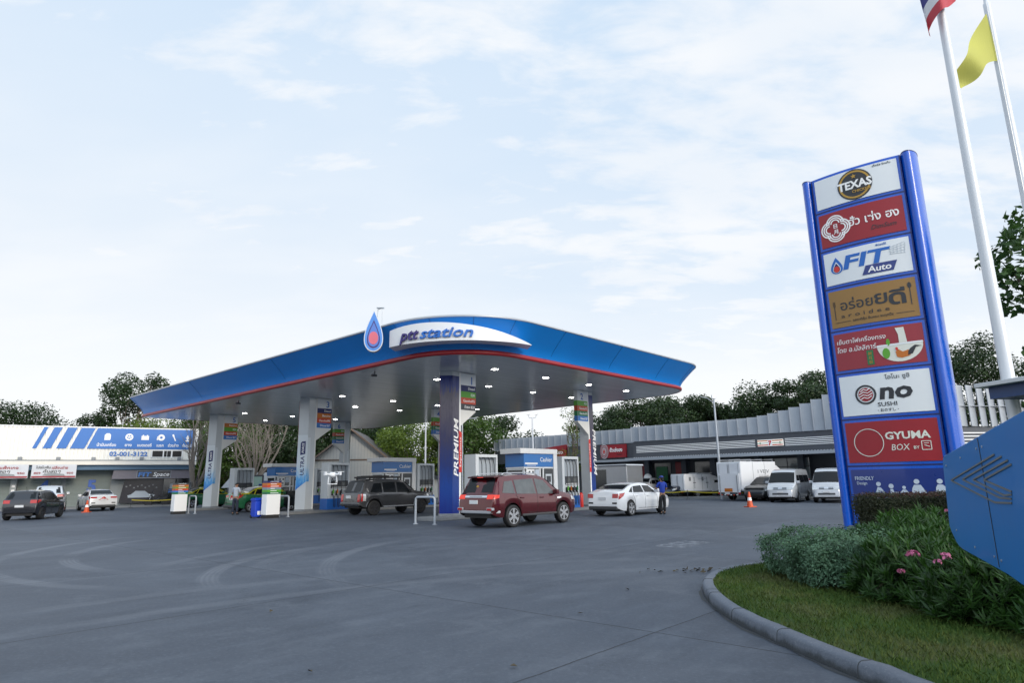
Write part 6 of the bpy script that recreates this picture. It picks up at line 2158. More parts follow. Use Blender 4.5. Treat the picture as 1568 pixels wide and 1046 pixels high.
BARK = mat('bark', (.11, .085, .065), .85, var=.35, vs=6, bump=.6, bs=14)
PALEBARK = mat('pale_bark', (.20, .175, .15), .85, var=.3, vs=8, bump=.5, bs=18)
LEAF_DARK = leaf_material('leaves_dark', (.008, .020, .009), (.040, .075, .022), .2)
LEAF_MID = leaf_material('leaves_mid', (.018, .042, .010), (.085, .150, .028))
LEAF_YEL = leaf_material('leaves_fresh', (.030, .060, .010), (.150, .215, .030))
LEAF_NEAR = leaf_material('leaves_near', (.012, .035, .012), (.060, .125, .035))


def mesh_np(name, V, Fq, mt, parent=None, smooth=False):
    me = bpy.data.meshes.new(name)
    n = len(V); k = Fq.shape[1]; m = len(Fq)
    me.vertices.add(n); me.vertices.foreach_set('co', V.astype(np.float32).ravel())
    me.loops.add(m * k); me.loops.foreach_set('vertex_index', Fq.astype(np.int32).ravel())
    me.polygons.add(m); me.polygons.foreach_set('loop_start', np.arange(0, m * k, k, dtype=np.int32))
    me.update(calc_edges=True)
    me.materials.append(mt)
    if smooth: me.polygons.foreach_set('use_smooth', np.ones(m, bool))
    o = bpy.data.objects.new(name, me); COL.objects.link(o)
    if parent: o.parent = parent
    return o


def unit(a): return a / np.maximum(1e-9, np.linalg.norm(a, axis=1, keepdims=True))


def leaf_quads(C, Dr, Nr, L, Wd, fold=.0):
    """kite shaped leaves: centre, direction, normal, length, width"""
    Dr = unit(Dr); S_ = unit(np.cross(Dr, Nr)); Nn = np.cross(S_, Dr)
    L = np.asarray(L).reshape(-1, 1); Wd = np.asarray(Wd).reshape(-1, 1)
    a = C - Dr * L * .5; b = C + S_ * Wd * .5 + Nn * Wd * fold - Dr * L * .05; c = C + Dr * L * .5; d = C - S_ * Wd * .5 + Nn * Wd * fold - Dr * L * .05
    V = np.stack([a, b, c, d], 1).reshape(-1, 3)
    F = np.arange(len(V)).reshape(-1, 4)
    return V, F


def crown_points(rg, clusters, per, leaf):
    Cs = []; Ns = []
    for (x, y, z, r, fl) in clusters:
        n = int(per * (r ** 2))
        d = unit(rg.normal(size=(n, 3)))
        rad = r * rg.uniform(.45, 1.05, size=(n, 1)) ** .6
        p = d * rad * np.array([1, 1, fl])
        p += rg.normal(scale=r * .06, size=(n, 3))
        Cs.append(p + np.array([x, y, z])); Ns.append(d)
    C = np.concatenate(Cs); N = np.concatenate(Ns)
    Nr = unit(N * .7 + rg.normal(scale=.6, size=C.shape) + np.array([0, 0, .5]))
    Dr = np.cross(Nr, rg.normal(size=C.shape))
    n = len(C)
    return leaf_quads(C, Dr, Nr, leaf * rg.uniform(.6, 1.4, n), leaf * .62 * rg.uniform(.6, 1.3, n), .12)


def limb(mb, a, b, r0, r1, rg, mt, n=6, sag=.15, seg=5):
    a = np.array(a, float); b = np.array(b, float)
    off = rg.normal(scale=np.linalg.norm(b - a) * .06, size=3)
    pts = []; rs = []
    for i in range(seg + 1):
        u = i / seg
        p = a + (b - a) * u + off * math.sin(math.pi * u) + np.array([0, 0, sag * math.sin(math.pi * u)])
        pts.append(tuple(p)); rs.append(r0 + (r1 - r0) * u)
    mb.tube(pts, rs, mt, n)


def tree(label, x, y, h, rx, base, seed, leafmat, per=70, leaf=.42, style='round', nc=26, group=None, name='tree', ry=None, trunk=.22, cr=None):
    rg = np.random.default_rng(seed)
    per *= 1.9; leaf *= .72
    t = thing(name, label, 'tree', (x, y, 0), 0, group)
    ry = ry or rx
    cl = []
    mb = MB()
    lean = rg.normal(scale=.3, size=2)
    fork = base + (h - base) * .12
    mb.tube([(0, 0, -.1), (lean[0] * .3, lean[1] * .3, fork * .5), (lean[0], lean[1], fork)], [trunk * 1.4, trunk, trunk * .8], BARK, 9)
    for i in range(nc):
        q = rg.uniform(0, 2 * math.pi)
        if style == 'round':
            u = rg.uniform(-.95, 1); k = math.sqrt(max(.05, 1 - (u * .9) ** 2)) * rg.uniform(.45, .95)
            z = base + (h - base) * (.5 + .42 * u)
            r = (cr or .34) * min(rx, (h - base) * .6) * rg.uniform(.7, 1.25); fl = .8
        elif style == 'flat':                         # wide layered crown of a rain tree
            u = rg.uniform(0, 1); k = rg.uniform(.15, 1.0) ** .6
            z = base + (h - base) * (.95 - .42 * k ** 2 - .30 * rg.uniform(0, 1))
            r = (cr or .26) * rx * rg.uniform(.7, 1.2); fl = .45
        else:                                         # upright, loose
            u = rg.uniform(0, 1); k = (1 - u * .6) * rg.uniform(.1, .95)
            z = base + (h - base) * (.08 + .86 * u)
            r = (cr or .42) * rx * rg.uniform(.6, 1.2); fl = .9
        cx, cy = rx * k * math.cos(q) + lean[0], ry * k * math.sin(q) + lean[1]
        cl.append((cx, cy, z, r, fl))
        if i % 2 == 0 or style != 'round': limb(mb, (lean[0], lean[1], fork - .15), (cx * .85 + lean[0] * .15, cy * .85, z - r * .2), trunk * .45, .03, rg, BARK, 5)
    mb.build('trunk', t, smooth=60)
    V, F = crown_points(rg, cl, per, leaf)
    mesh_np('crown', V, F, leafmat, t)
    return t


def bare_tree(label, x, y, h, spread, seed, mt, stems=5, twigs=3, stakes=False):
    rg = np.random.default_rng(seed)
    t = thing('bare_tree', label, 'tree', (x, y, 0), 0)
    mb = MB(); tw = MB()
    b0 = h * .22
    mb.tube([(0, 0, -.05), (.04, 0, b0 * .5), (0, .03, b0)], [.30, .25, .22], mt, 10)
    for i in range(stems):
        q = 2 * math.pi * i / stems + rg.uniform(-.3, .3)
        s = spread * rg.uniform(.35, 1.0)
        e = np.array([s * math.cos(q), s * math.sin(q), h * rg.uniform(.72, 1.0)])
        limb(mb, (.08 * math.cos(q), .08 * math.sin(q), b0 - .2), e, .12, .022, rg, mt, 6, -.25, 7)
        for k in range(twigs * 3):
            u = rg.uniform(.25, .95)
            p = np.array([.08 * math.cos(q), .08 * math.sin(q), b0]) * (1 - u) + e * u
            d = np.array([rg.normal(), rg.normal(), abs(rg.normal()) + 1.2]); d /= np.linalg.norm(d)
            l = h * rg.uniform(.12, .32)
            limb(tw, p, p + d * l, .03, .008, rg, mt, 4, 0., 4)
            for j in range(2):
                v = rg.uniform(.4, .9); p2 = p + d * l * v
                d2 = d + rg.normal(scale=.45, size=3); d2 /= np.linalg.norm(d2)
                limb(tw, p2, p2 + d2 * l * .5, .015, .005, rg, mt, 4, 0., 3)
    mb.build('trunk', t, smooth=60)
    tw.build('twigs', t, smooth=60)
    cl = [(spread * .7 * rg.normal() * .6, spread * .7 * rg.normal() * .6, h * rg.uniform(.5, .95), .5, .8) for _ in range(6)]
    V, F = crown_points(rg, cl, 30, .12); mesh_np('sparse_leaves', V, F, LEAF_MID, t)
    if stakes:
        for sx, sy in ((-.6, -.3), (.5, -.4), (.1, .6), (-.2, -.65)):
            m2 = MB(); m2.tube([(sx, sy, 0), (sx * .35, sy * .35, 2.45)], .035, DGREY, 6); m2.build('support_stake', t)
        m2 = MB(); m2.tube([(-.34, -.2, 1.9), (.3, -.25, 1.9), (.06, .36, 1.9), (-.34, -.2, 1.9)], .03, DGREY, 6); m2.build('support_ring', t)
    return t


def build_trees():
    G = 'trees behind the buildings'
    tree('tall leafy tree standing behind the service building, left of the canopy tip', -47.0, 79.0, 16.6, 4.4, 5.0, 11, LEAF_DARK, nc=38, per=85, leaf=.45, cr=.30)
    tree('dark broad tree at the far left edge behind the service building', -61.5, 78.0, 11.6, 6.0, 3.0, 12, LEAF_DARK, nc=30)
    tree('dark lower tree right of the far left tree, behind the white cladding', -55.2, 80.0, 9.6, 3.6, 3.0, 13, LEAF_DARK, nc=20)
    tree('small round tree top peeping over the roof beside the brown roof', -51.6, 78.5, 10.2, 1.9, 7.0, 14, LEAF_DARK, nc=12, per=110, leaf=.35)
    tree('small low tree top over the roof left of the round tree top', -58.0, 84.0, 9.2, 2.0, 6.0, 15, LEAF_DARK, nc=9, per=100, leaf=.35)
    row = [(-43.5, 76, 9.8, 4.6, LEAF_YEL, 'yellow green tree under the left canopy tip'), (-39.5, 84, 11.5, 4.5, LEAF_MID, 'tree behind the number five column'), (-35.0, 80, 11.0, 4.6, LEAF_MID, 'dense tree left of the large bare tree'), (-31.5, 86, 12, 5.0, LEAF_DARK, 'dark tree behind the large bare tree'), (-26.0, 82, 10.8, 4.4, LEAF_DARK, 'dark tree right of the large bare tree'), (-20.5, 86, 10.0, 4.5, LEAF_DARK, 'dark tree over the roof of the gabled house'), (-14.6, 79, 9.0, 3.6, LEAF_DARK, 'dark tree right beside the gabled house'), (-11.2, 72, 8.8, 4.0, LEAF_YEL, 'bright green sunlit tree behind the cashier booth'), (-7.6, 75, 8.9, 3.4, LEAF_MID, 'green tree left of the number one column'), (-4.4, 71, 9.0, 3.6, LEAF_MID, 'broad green tree right of the number one column'), (-1.3, 77, 9.2, 3.2, LEAF_DARK, 'dark tree at the right end of the green trees under the canopy'), (3.4, 84, 8.2, 1.9, LEAF_DARK, 'small far tree between canopy and number two column')]
    for i, (x, y, h, r, m_, lab) in enumerate(row):
        tree(lab, x, y, h, r * 1.15, .6, 30 + i, m_, nc=38, per=80, leaf=.42 if m_ is not LEAF_YEL else .36, group=G)
    tree('slender young tree with loose light foliage left of the number two column', 5.7, 59.5, 8.0, 1.35, 1.8, 60, LEAF_YEL, style='up', nc=22, per=110, leaf=.22, trunk=.07)
    R_ = [(9.9, 79, 10.5, 4.2, 'round'), (14.6, 74, 11.2, 6.0, 'flat'), (20.0, 75, 11.6, 6.2, 'flat'), (25.4, 74, 11.0, 5.4, 'flat'), (27.6, 70, 11.3, 4.6, 'round'), (29.6, 66, 12.9, 4.8, 'flat'), (34.5, 68, 13.0, 5.2, 'flat'), (40.5, 66, 15.0, 5.0, 'round'), (45.4, 64, 15.4, 4.8, 'round'), (50, 62, 13.0, 5.0, 'round')]
    L_ = ['dark tree just right of the number two column, behind the shops', 'wide layered dark tree behind the red shop sign', 'wide layered dark tree behind the middle of the shop row', 'dark layered tree behind the grey lamp post', 'round dark tree right of the grey lamp post', 'tallest layered dark tree left of the totem', 'dark layered tree partly behind the totem', 'dark round tree showing right of the totem', 'dark round tree between totem and flag pole', 'dark round tree behind the near flag pole']
    for i, ((x, y, h, r, st), lab) in enumerate(zip(R_, L_)):
        tree(lab, x, y, h, r, 3.6 if st == 'flat' else 2.5, 80 + i, LEAF_DARK, nc=34 if st == 'flat' else 28, per=95 if st == 'flat' else 75, leaf=.40, style=st, group='dark trees behind the shop row')
    bare_tree('large pale bare tree with many upright branches behind the middle fuel pumps', -26.2, 65.5, 8.6, 3.6, 5, PALEBARK, stems=13, twigs=3)
    bare_tree('bare tree held by dark stakes beside the number five column', -26.3, 54.0, 7.4, 1.5, 9, PALEBARK, stems=7, twigs=3, stakes=True)
    # tree at the right edge whose outer branches reach into the picture
    rg = np.random.default_rng(77)
    t = thing('tree', 'green tree reaching in at the right edge behind the flag poles', 'tree', (16.8, 17.2, 0), 0)
    mb = MB(); mb.tube([(0, 0, -.1), (.1, 0, 2.5), (0, .1, 4.4)], [.28, .22, .18], BARK, 10)
    cl = []
    for (x, y, z, r) in [(-2.6, -.3, 7.9, .55), (-2.0, .2, 8.3, .6), (-1.2, .4, 8.8, .9), (-2.9, .1, 7.0, .42), (-2.5, .5, 6.3, .5), (-2.0, -.2, 5.6, .6), (-1.6, .3, 7.2, .8), (-2.2, 0, 4.8, .6), (-3.0, .3, 7.6, .45), (-2.6, 0, 6.9, .5), (-1.9, -.2, 6.6, .7), (-1.4, .2, 5.6, .8), (-1.5, .4, 4.3, .7), (-.5, -.4, 6.2, 1.1), (.4, .6, 8.8, 1.2), (.9, -.6, 6.8, 1.3), (-.6, .8, 5.0, 1.0), (1.2, .2, 5.2, 1.1), (-2.4, .8, 3.7, .5), (0, 0, 9.6, 1.0)]:
        limb(mb, (0, 0, 4.0 if z > 4.4 else 2.6), (x * .92, y, z - .1), .07, .012, rg, BARK, 6)
        cl.append((x, y, z, r, .75))
    mb.build('trunk', t, smooth=60)
    V, F = crown_points(rg, cl, 340, .24); mesh_np('crown', V, F, LEAF_NEAR, t)
    # clipped hedge strip by the corner shop and the green verge under the bare trees
    mb = MB(); mb.box(-.0, 11, -.5, 1.2, .0, .10, CONCRETE)
    rg = np.random.default_rng(5)
    n = 2600
    C = np.stack([rg.uniform(.1, 10.9, n), rg.uniform(-.4, 1.1, n), rg.uniform(.1, .62, n)], 1)
    t = thing('verge_hedge', 'low green planted strip beyond the number five column and the far taxi', 'hedge', (-25.5, 57.0, 0), R(32))
    mb.build('kerb', t)
    V, F = leaf_quads(C, rg.normal(size=(n, 3)), rg.normal(size=(n, 3)) + [0, 0, 1], rg.uniform(.14, .26, n), rg.uniform(.1, .16, n), .1)
    mesh_np('foliage', V, F, LEAF_YEL, t)


build_trees()


# ------------------------------------------------------------------ planted bed in the foreground
def smooth_path(P, it=2):
    for _ in range(it):
        Q = [P[0]]
        for a, b in zip(P[:-1], P[1:]):
            Q += [(a[0] * .75 + b[0] * .25, a[1] * .75 + b[1] * .25), (a[0] * .25 + b[0] * .75, a[1] * .25 + b[1] * .75)]
        Q.append(P[-1]); P = Q
    return P


CURB = smooth_path([(3.25, 3.3), (2.92, 4.6), (2.72, 5.5), (2.61, 6.1), (2.52, 6.79), (2.42, 7.63), (2.45, 8.5), (2.58, 9.4), (2.76, 10.05), (3.1, 10.8), (3.6, 11.45), (4.5, 12.0), (5.3, 12.3), (6.6, 13.2), (8.1, 15.0), (9.3, 17.6), (9.75, 19.6), (10.4, 21.0), (12.2, 21.4), (14.6, 18.6), (16.2, 14.5)], 2)


def build_bed():
    W_ = .15
    mb = MB()
    n = len(CURB)
    nr = []
    for i in range(n):
        a = CURB[max(0, i - 1)]; b = CURB[min(n - 1, i + 1)]
        dx, dy = b[0] - a[0], b[1] - a[1]; L = math.hypot(dx, dy)
        nr.append((dy / L, -dx / L))         # inward
    rows = []
    rg = np.random.default_rng(3)
    for i in range(n):
        p = CURB[i]; q = nr[i]
        j = .004 * rg.normal()
        prof = [(-.012, 0.002), (-.006, .05), (.0, .095), (.010, .115), (.030, .127 + j), (.055, .130 + j), (W_ - .02, .130 + j), (W_, .122), (W_, .06)]
        rows.append([(p[0] + q[0] * o, p[1] + q[1] * o, z) for o, z in prof])
    mb.grid(rows, KERB, flip=True)
    k = mb.build('kerb', smooth=50)
    tag(k, kind='structure')
    acc = 0
    mbj = MB()
    for i in range(1, n):
        acc += math.dist(CURB[i], CURB[i - 1])
        if acc > 1.0:
            acc = 0
            mbj.tube([(x_, y_, z_ + .001) for x_, y_, z_ in rows[i]], .005, GUTTER, 4)
    mbj.build('kerb_joint', k)
    # dark wet gutter line along the kerb
    mb = MB()
    mb.grid([[(CURB[i][0] - nr[i][0] * (.05 + .02 * math.sin(i * .7) + .012 * math.sin(i * 2.3)), CURB[i][1] - nr[i][1] * (.05 + .02 * math.sin(i * .7) + .012 * math.sin(i * 2.3)), .004), (CURB[i][0] - nr[i][0] * .025, CURB[i][1] - nr[i][1] * .025, .004)] for i in range(n)], GUTTER, flip=True)
    tag(mb.build('gutter'), kind='structure')
    inner = [(CURB[i][0] + nr[i][0] * W_, CURB[i][1] + nr[i][1] * W_) for i in range(n)]
    poly = inner + [(16.5, 8.0), (9.0, 2.0)]
    mb = MB()
    tri = tessellate_polygon([[Vector((x, y, 0)) for x, y in poly]])
    vs = [(x, y, .105) for x, y in poly]
    fs = []
    for a, b, c in tri:
        A, B, C_ = poly[a], poly[b], poly[c]
        fs.append((a, b, c) if (B[0] - A[0]) * (C_[1] - A[1]) - (B[1] - A[1]) * (C_[0] - A[0]) > 0 else (a, c, b))
    mb.add(vs, fs, TURF)
    tag(mb.build('lawn'), kind='structure')
    # grass blades on the visible apron
    rg = np.random.default_rng(8)
    n = 90000
    X = rg.uniform(2.4, 8.5, n); Y = rg.uniform(2.2, 12.6, n)
    inside = np.zeros(n, bool)
    px = np.array([p[0] for p in poly]); py = np.array([p[1] for p in poly])
    j = len(poly) - 1
    for i in range(len(poly)):
        c = ((py[i] > Y) != (py[j] > Y)) & (X < (px[j] - px[i]) * (Y - py[i]) / (py[j] - py[i] + 1e-9) + px[i])
        inside ^= c; j = i
    keep = inside & (X < 3.2 + .65 * np.abs(Y - 2) * .75)
    X = X[keep]; Y = Y[keep]; n = len(X)
    hgt = rg.uniform(.03, .075, n)
    C = np.stack([X, Y, .105 + hgt * .45], 1)
    D_ = np.stack([rg.normal(scale=.55, size=n), rg.normal(scale=.55, size=n), np.ones(n)], 1)
    V, F = leaf_quads(C, D_, rg.normal(size=(n, 3)), hgt * 1.1, rg.uniform(.006, .012, n))
    o = mesh_np('grass', V, F, GRASS)
    tag(o, 'short mown grass with dry patches along the kerb', 'grass', kind='stuff')


def turf_material(name, blade):
    m, t, b = principled(name)
    tc = t.node('ShaderNodeTexCoord')
    P = tc.outputs['Object']
    n1 = t.noise(P, .8, 5, .65, .5); n2 = t.noise(P, 9, 4, .7)
    dry = t.step(n1, .45, .66)
    c = t.mix(n2, (.016, .042, .008, 1), (.052, .108, .019, 1))
    c = t.mix(t.m('MULTIPLY', dry, .6), c, t.mix(n2, (.070, .068, .032, 1), (.150, .138, .068, 1)))
    if blade:
        g = t.node('ShaderNodeNewGeometry')
        c = t.mix(t.m('MULTIPLY', g.outputs['Random Per Island'], .35), c, (.15, .19, .045, 1))
    t.l.new(c, b.inputs['Base Color'])
    b.inputs['Roughness'].default_value = .75
    b.inputs['Specular IOR Level'].default_value = .15
    if not blade:
        bn = t.node('ShaderNodeBump'); bn.inputs['Strength'].default_value = .8; bn.inputs['Distance'].default_value = .03
        t.l.new(n2, bn.inputs['Height']); t.l.new(bn.outputs[0], b.inputs['Normal'])
    return m


def kerb_material():
    m, t, b = principled('kerb_grey')
    tc = t.node('ShaderNodeTexCoord'); P = tc.outputs['Object']
    z = t.xyz(P)[2]
    n = t.noise(P, 3.2, 6, .7); f = t.noise(P, 45, 4, .7)
    c = t.mix(n, (.075, .092, .122, 1), (.150, .172, .208, 1))
    c = t.mix(t.m('MULTIPLY', t.step(f, .5, .72), .4), c, (.24, .26, .29, 1))
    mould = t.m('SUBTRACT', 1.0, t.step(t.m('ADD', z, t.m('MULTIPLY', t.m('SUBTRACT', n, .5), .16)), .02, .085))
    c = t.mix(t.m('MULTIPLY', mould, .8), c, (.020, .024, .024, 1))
    c = t.mix(t.m('MULTIPLY', t.step(t.noise(P, 1.4, 5, .75, 1.), .60, .68), .55), c, (.035, .042, .05, 1))
    t.l.new(c, b.inputs['Base Color']); b.inputs['Roughness'].default_value = .8
    bn = t.node('ShaderNodeBump'); bn.inputs['Strength'].default_value = .5; bn.inputs['Distance'].default_value = .012
    t.l.new(t.m('ADD', f, t.m('MULTIPLY', n, 1.5)), bn.inputs['Height']); t.l.new(bn.outputs[0], b.inputs['Normal'])
    return m


KERB = kerb_material()
GUTTER = mat('gutter_dirt', (.045, .05, .055), .8, var=.4, vs=5)
TURF = turf_material('turf', False)
GRASS = turf_material('grass_blades', True)
build_bed()

SILVERLEAF = leaf_material('leaves_silver_green', (.026, .064, .034), (.13, .255, .150), .15)
OLEANDER = leaf_material('leaves_oleander', (.009, .034, .008), (.060, .145, .030), .22, .40)
REDHEDGE = leaf_material('leaves_reddish', (.022, .026, .014), (.060, .066, .030), .15)
REDTIP = leaf_material('leaves_red_tips', (.05, .022, .018), (.12, .05, .032), .15)
PINK = mat('flower_pink', (.58, .17, .33), .6, var=.2)


def blob_leaves(rg, fn, n, L, W_, mt, name, parent, up=.5, jit=.03):
    P, N = fn(n)
    P = P + rg.normal(scale=jit, size=P.shape)
    Nr = unit(N + rg.normal(scale=.6, size=P.shape) + [0, 0, up])
    Dr = np.cross(Nr, rg.normal(size=P.shape))
    V, F = leaf_quads(P, Dr, Nr, L * rg.uniform(.6, 1.4, len(P)), W_ * rg.uniform(.6, 1.3, len(P)), .15)
    return mesh_np(name, V, F, mt, parent)


def build_shrubs():
    rg = np.random.default_rng(21)
    # clipped silver green shrub at the tip
    t = thing('clipped_shrub', 'low clipped silver green shrub with a flat top at the tip of the planted bed', 'shrub', (4.95, 10.05, .085), 0)

    def sh(n):
        d = unit(rg.normal(size=(n, 3)))
        d[:, 2] = np.abs(d[:, 2]) * 1.0 - .38
        d = unit(d)
        sq = np.sign(d) * np.abs(d) ** .62
        lump = 1 + .07 * np.sin(d[:, :1] * 7 + d[:, 2:] * 5) + .05 * np.sin(d[:, 1:2] * 11)
        inner = rg.uniform(.72, 1.0, size=(n, 1)) ** .5
        P = sq * np.array([1.16, .82, .45]) * lump * inner + np.array([0, 0, .31])
        P[:, 2] = np.minimum(P[:, 2], .71 + rg.normal(scale=.018, size=n))
        return P, d
    blob_leaves(rg, sh, 21000, .042, .022, SILVERLEAF, 'foliage', t, .6)
    mb = MB()
    for i in range(26):
        q = rg.uniform(0, 2 * math.pi); r = rg.uniform(.1, .9)
        limb(mb, (rg.normal() * .35, rg.normal() * .25, -.05), (1.0 * r * math.cos(q), .7 * r * math.sin(q), rg.uniform(.25, .5)), .014, .004, rg, BARK, 5)
    mb.build('stem', t)
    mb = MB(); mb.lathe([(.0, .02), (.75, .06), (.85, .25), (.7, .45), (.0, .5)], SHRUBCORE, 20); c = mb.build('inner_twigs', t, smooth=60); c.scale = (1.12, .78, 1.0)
    # second skirt of the same plant to the right, running into the oleander
    t = thing('clipped_shrub', 'silver green shrub reaching lower towards the lawn, against the oleander', 'shrub', (4.42, 9.28, .085), 0)

    def sh2(n):
        d = unit(rg.normal(size=(n, 3))); d[:, 2] = np.abs(d[:, 2]) - .15; d = unit(d)
        sq = np.sign(d) * np.abs(d) ** .7
        lump = 1 + .09 * np.sin(d[:, :1] * 6 + 1) + .06 * np.sin(d[:, 1:2] * 9)
        return sq * np.array([.50, .52, .44]) * lump * rg.uniform(.7, 1, size=(n, 1)) ** .5 + np.array([0, 0, .22]), d
    blob_leaves(rg, sh2, 13000, .042, .021, SILVERLEAF, 'foliage', t, .6)
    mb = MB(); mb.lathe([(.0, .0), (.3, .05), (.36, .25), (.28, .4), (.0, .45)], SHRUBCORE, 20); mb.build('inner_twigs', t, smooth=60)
    # oleander mass: several bushes
    bushes = [(4.98, 8.35, .86, .96, 'oleander bush with long leaves beside the silver green shrub'), (6.7, 10.9, 1.10, 1.12, 'oleander bush in front of the clipped brown hedge'), (5.02, 7.15, .80, .88, 'oleander bush with a large pink flower head in the middle of the bed'), (5.95, 8.0, 1.0, 1.04, 'oleander bush with small pink flowers left of the blue arrow board'), (5.35, 6.05, .85, .80, 'oleander bush nearest to the lawn below the blue arrow board'), (5.85, 9.9, 1.05, 1.12, 'oleander bush behind the silver green shrub, left of the brown hedge'), (6.5, 6.7, 1.0, .95, 'oleander bush hidden mostly behind the blue arrow board'), (5.55, 4.95, .75, .70, 'oleander bush at the lower right corner of the picture')]
    for i, (x, y, r, h, lab) in enumerate(bushes):
        t = thing('oleander', lab, 'shrub', (x, y, .085), 0, 'oleander bushes in the planted bed')
        ns = 620
        P0 = []; 
        d = unit(rg.normal(size=(ns, 3))); d[:, 2] = np.abs(d[:, 2]) * .9 + .02
        base = d * np.array([r, r, h * .92]) * rg.uniform(.42, 1.0, size=(ns, 1)) ** .6
        base[:, 2] = np.clip(base[:, 2], .12, None)
        Cs = []; Ds = []; Ns = []; Ls = []
        for k in range(ns):
            ax = d[k] * .7 + np.array([0, 0, .9]) + rg.normal(scale=.25, size=3); ax /= np.linalg.norm(ax)
            u = np.cross(ax, [.3, .8, .1]); u /= np.linalg.norm(u); v = np.cross(ax, u)
            for w in range(13):
                q = 2.4 * w + rg.uniform(-.2, .2); el = .35 + .75 * rg.random()
                dr = ax * math.sin(el) + (u * math.cos(q) + v * math.sin(q)) * math.cos(el)
                L_ = rg.uniform(.10, .19)
                p = base[k] - ax * .10 * (w / 13) + dr * L_ * .5
                Cs.append(p); Ds.append(dr); Ns.append(ax); Ls.append(L_)
        Cs = np.array(Cs); Ls = np.array(Ls)
        V, F = leaf_quads(Cs, np.array(Ds), np.array(Ns), Ls, Ls * .17, .12)
        mesh_np('foliage', V, F, OLEANDER, t)
        mb = MB()
        for k in range(18):
            j = rg.integers(ns)
            limb(mb, (rg.normal() * .12, rg.normal() * .12, -.05), tuple(base[j] * .92), .016, .006, rg, BARK, 5)
        mb.build('stem', t)
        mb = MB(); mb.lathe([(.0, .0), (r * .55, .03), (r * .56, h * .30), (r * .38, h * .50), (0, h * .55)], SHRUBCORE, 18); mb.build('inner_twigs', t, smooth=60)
        fl = {2: [(-0.89, -0.15, 0.68, 0.055), (-0.72, -0.4, 0.68, 0.05), (-0.95, 0.0, 0.49, 0.038), (-0.74, -0.3, 0.62, 0.035)], 3: [(-.22, -.86, .74, .06), (-.36, -.80, .70, .035)], 1: [(-.2, -.9, .95, .03)]}.get(i, [])
        for fx, fy, fz, fr in fl:
            mb = MB()
            for k in range(26):
                q = rg.uniform(0, 2 * math.pi); e_ = rg.uniform(-.2, 1.3)
                c = Vector((fx + fr * math.cos(q) * math.cos(e_), fy + fr * math.sin(q) * math.cos(e_), fz + fr * .7 * math.sin(e_)))
                a = Vector(rg.normal(size=3)).normalized() * fr * .42; b = a.cross(Vector(rg.normal(size=3))).normalized() * fr * .30
                mb.add([c - a, c + b, c + a, c - b], [(0, 1, 2, 3)], PINK)
            mb.build('flower', t)
    # clipped brownish hedge before the totem
    t = thing('box_hedge', 'dark reddish brown clipped box hedge in front of the foot of the totem', 'hedge', (6.95, 12.75, .085), R(-4))

    def hd(n):
        P = rg.uniform(size=(n, 3)) * np.array([3.9, .95, 1.08])
        f = rg.integers(0, 4, n); N = np.zeros((n, 3))
        P[f == 0, 1] = 0; N[f == 0, 1] = -1
        P[f == 1, 2] = 1.08; N[f == 1, 2] = 1
        P[f == 2, 0] = 0; N[f == 2, 0] = -1
        P[f == 3, 1] = 0; N[f == 3, 1] = -1
        lump = .03 * np.sin(P[:, 0] * 5) + .02 * np.sin(P[:, 2] * 9)
        return P + N * lump[:, None], N
    blob_leaves(rg, hd, 26000, .038, .022, REDHEDGE, 'foliage', t, .2, .028)

    def tp(n):
        P = rg.uniform(size=(n, 3)) * np.array([3.9, .95, .08]) + np.array([0, 0, 1.05])
        return P, np.tile([0, 0, 1.], (n, 1))
    blob_leaves(rg, tp, 7000, .04, .02, REDTIP, 'reddish_tips', t, .2, .02)
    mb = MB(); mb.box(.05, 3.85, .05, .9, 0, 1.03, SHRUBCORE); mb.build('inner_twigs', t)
    # dry leaves blown against the kerb
    n = 40
    X = np.concatenate([rg.normal(3.25, .40, n), rg.uniform(-4, 2, 6)]); Y = np.concatenate([rg.normal(11.75, .16, n), rg.uniform(4.5, 12, 6)])
    n = len(X)
    C = np.stack([X, Y, np.full(n, .022)], 1)
    V, F = leaf_quads(C, rg.normal(size=(n, 3)) * [1, 1, .2], rg.normal(size=(n, 3)) * .5 + [0, 0, 1], rg.uniform(.05, .13, n), rg.uniform(.03, .06, n), .3)
    tag(mesh_np('fallen_leaves', V, F, mat('dry_leaf', (.07, .055, .03), .8, var=.4)), 'dry brown fallen leaves scattered by the kerb', 'leaves', kind='stuff')


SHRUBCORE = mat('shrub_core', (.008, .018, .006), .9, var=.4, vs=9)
build_shrubs()


# ------------------------------------------------------------------ people
SKIN = mat('skin', (.30, .165, .10), .55, var=.06)
HAIR = mat('black_hair', (.012, .011, .011), .5)


def skin_mesh(name, chains, mt, parent, sub=1, root=0):
    """chains: list of lists of (x,y,z,r); a first point equal to an earlier one joins there"""
    idx = {}; vs = []; rs = []; es = []
    for ch in chains:
        prev = None
        for x, y, z, r in ch:
            k = (round(x, 4), round(y, 4), round(z, 4))
            if k not in idx:
                idx[k] = len(vs); vs.append((x, y, z)); rs.append(r)
            i = idx[k]
            if prev is not None and prev != i: es.append((prev, i))
            prev = i
    me = bpy.data.meshes.new(name)
    me.from_pydata(vs, es, [])
    o = bpy.data.objects.new(name, me); COL.objects.link(o)
    o.parent = parent
    me.materials.append(mt)
    m = o.modifiers.new('skin', 'SKIN'); m.use_smooth_shade = True
    for i, r in enumerate(rs):
        v = me.skin_vertices[0].data[i]
        rr = r if hasattr(r, '__len__') else (r, r)
        v.radius = rr
        v.use_root = (i == root)
    s = o.modifiers.new('subdivision', 'SUBSURF'); s.levels = sub; s.render_levels = sub
    return o


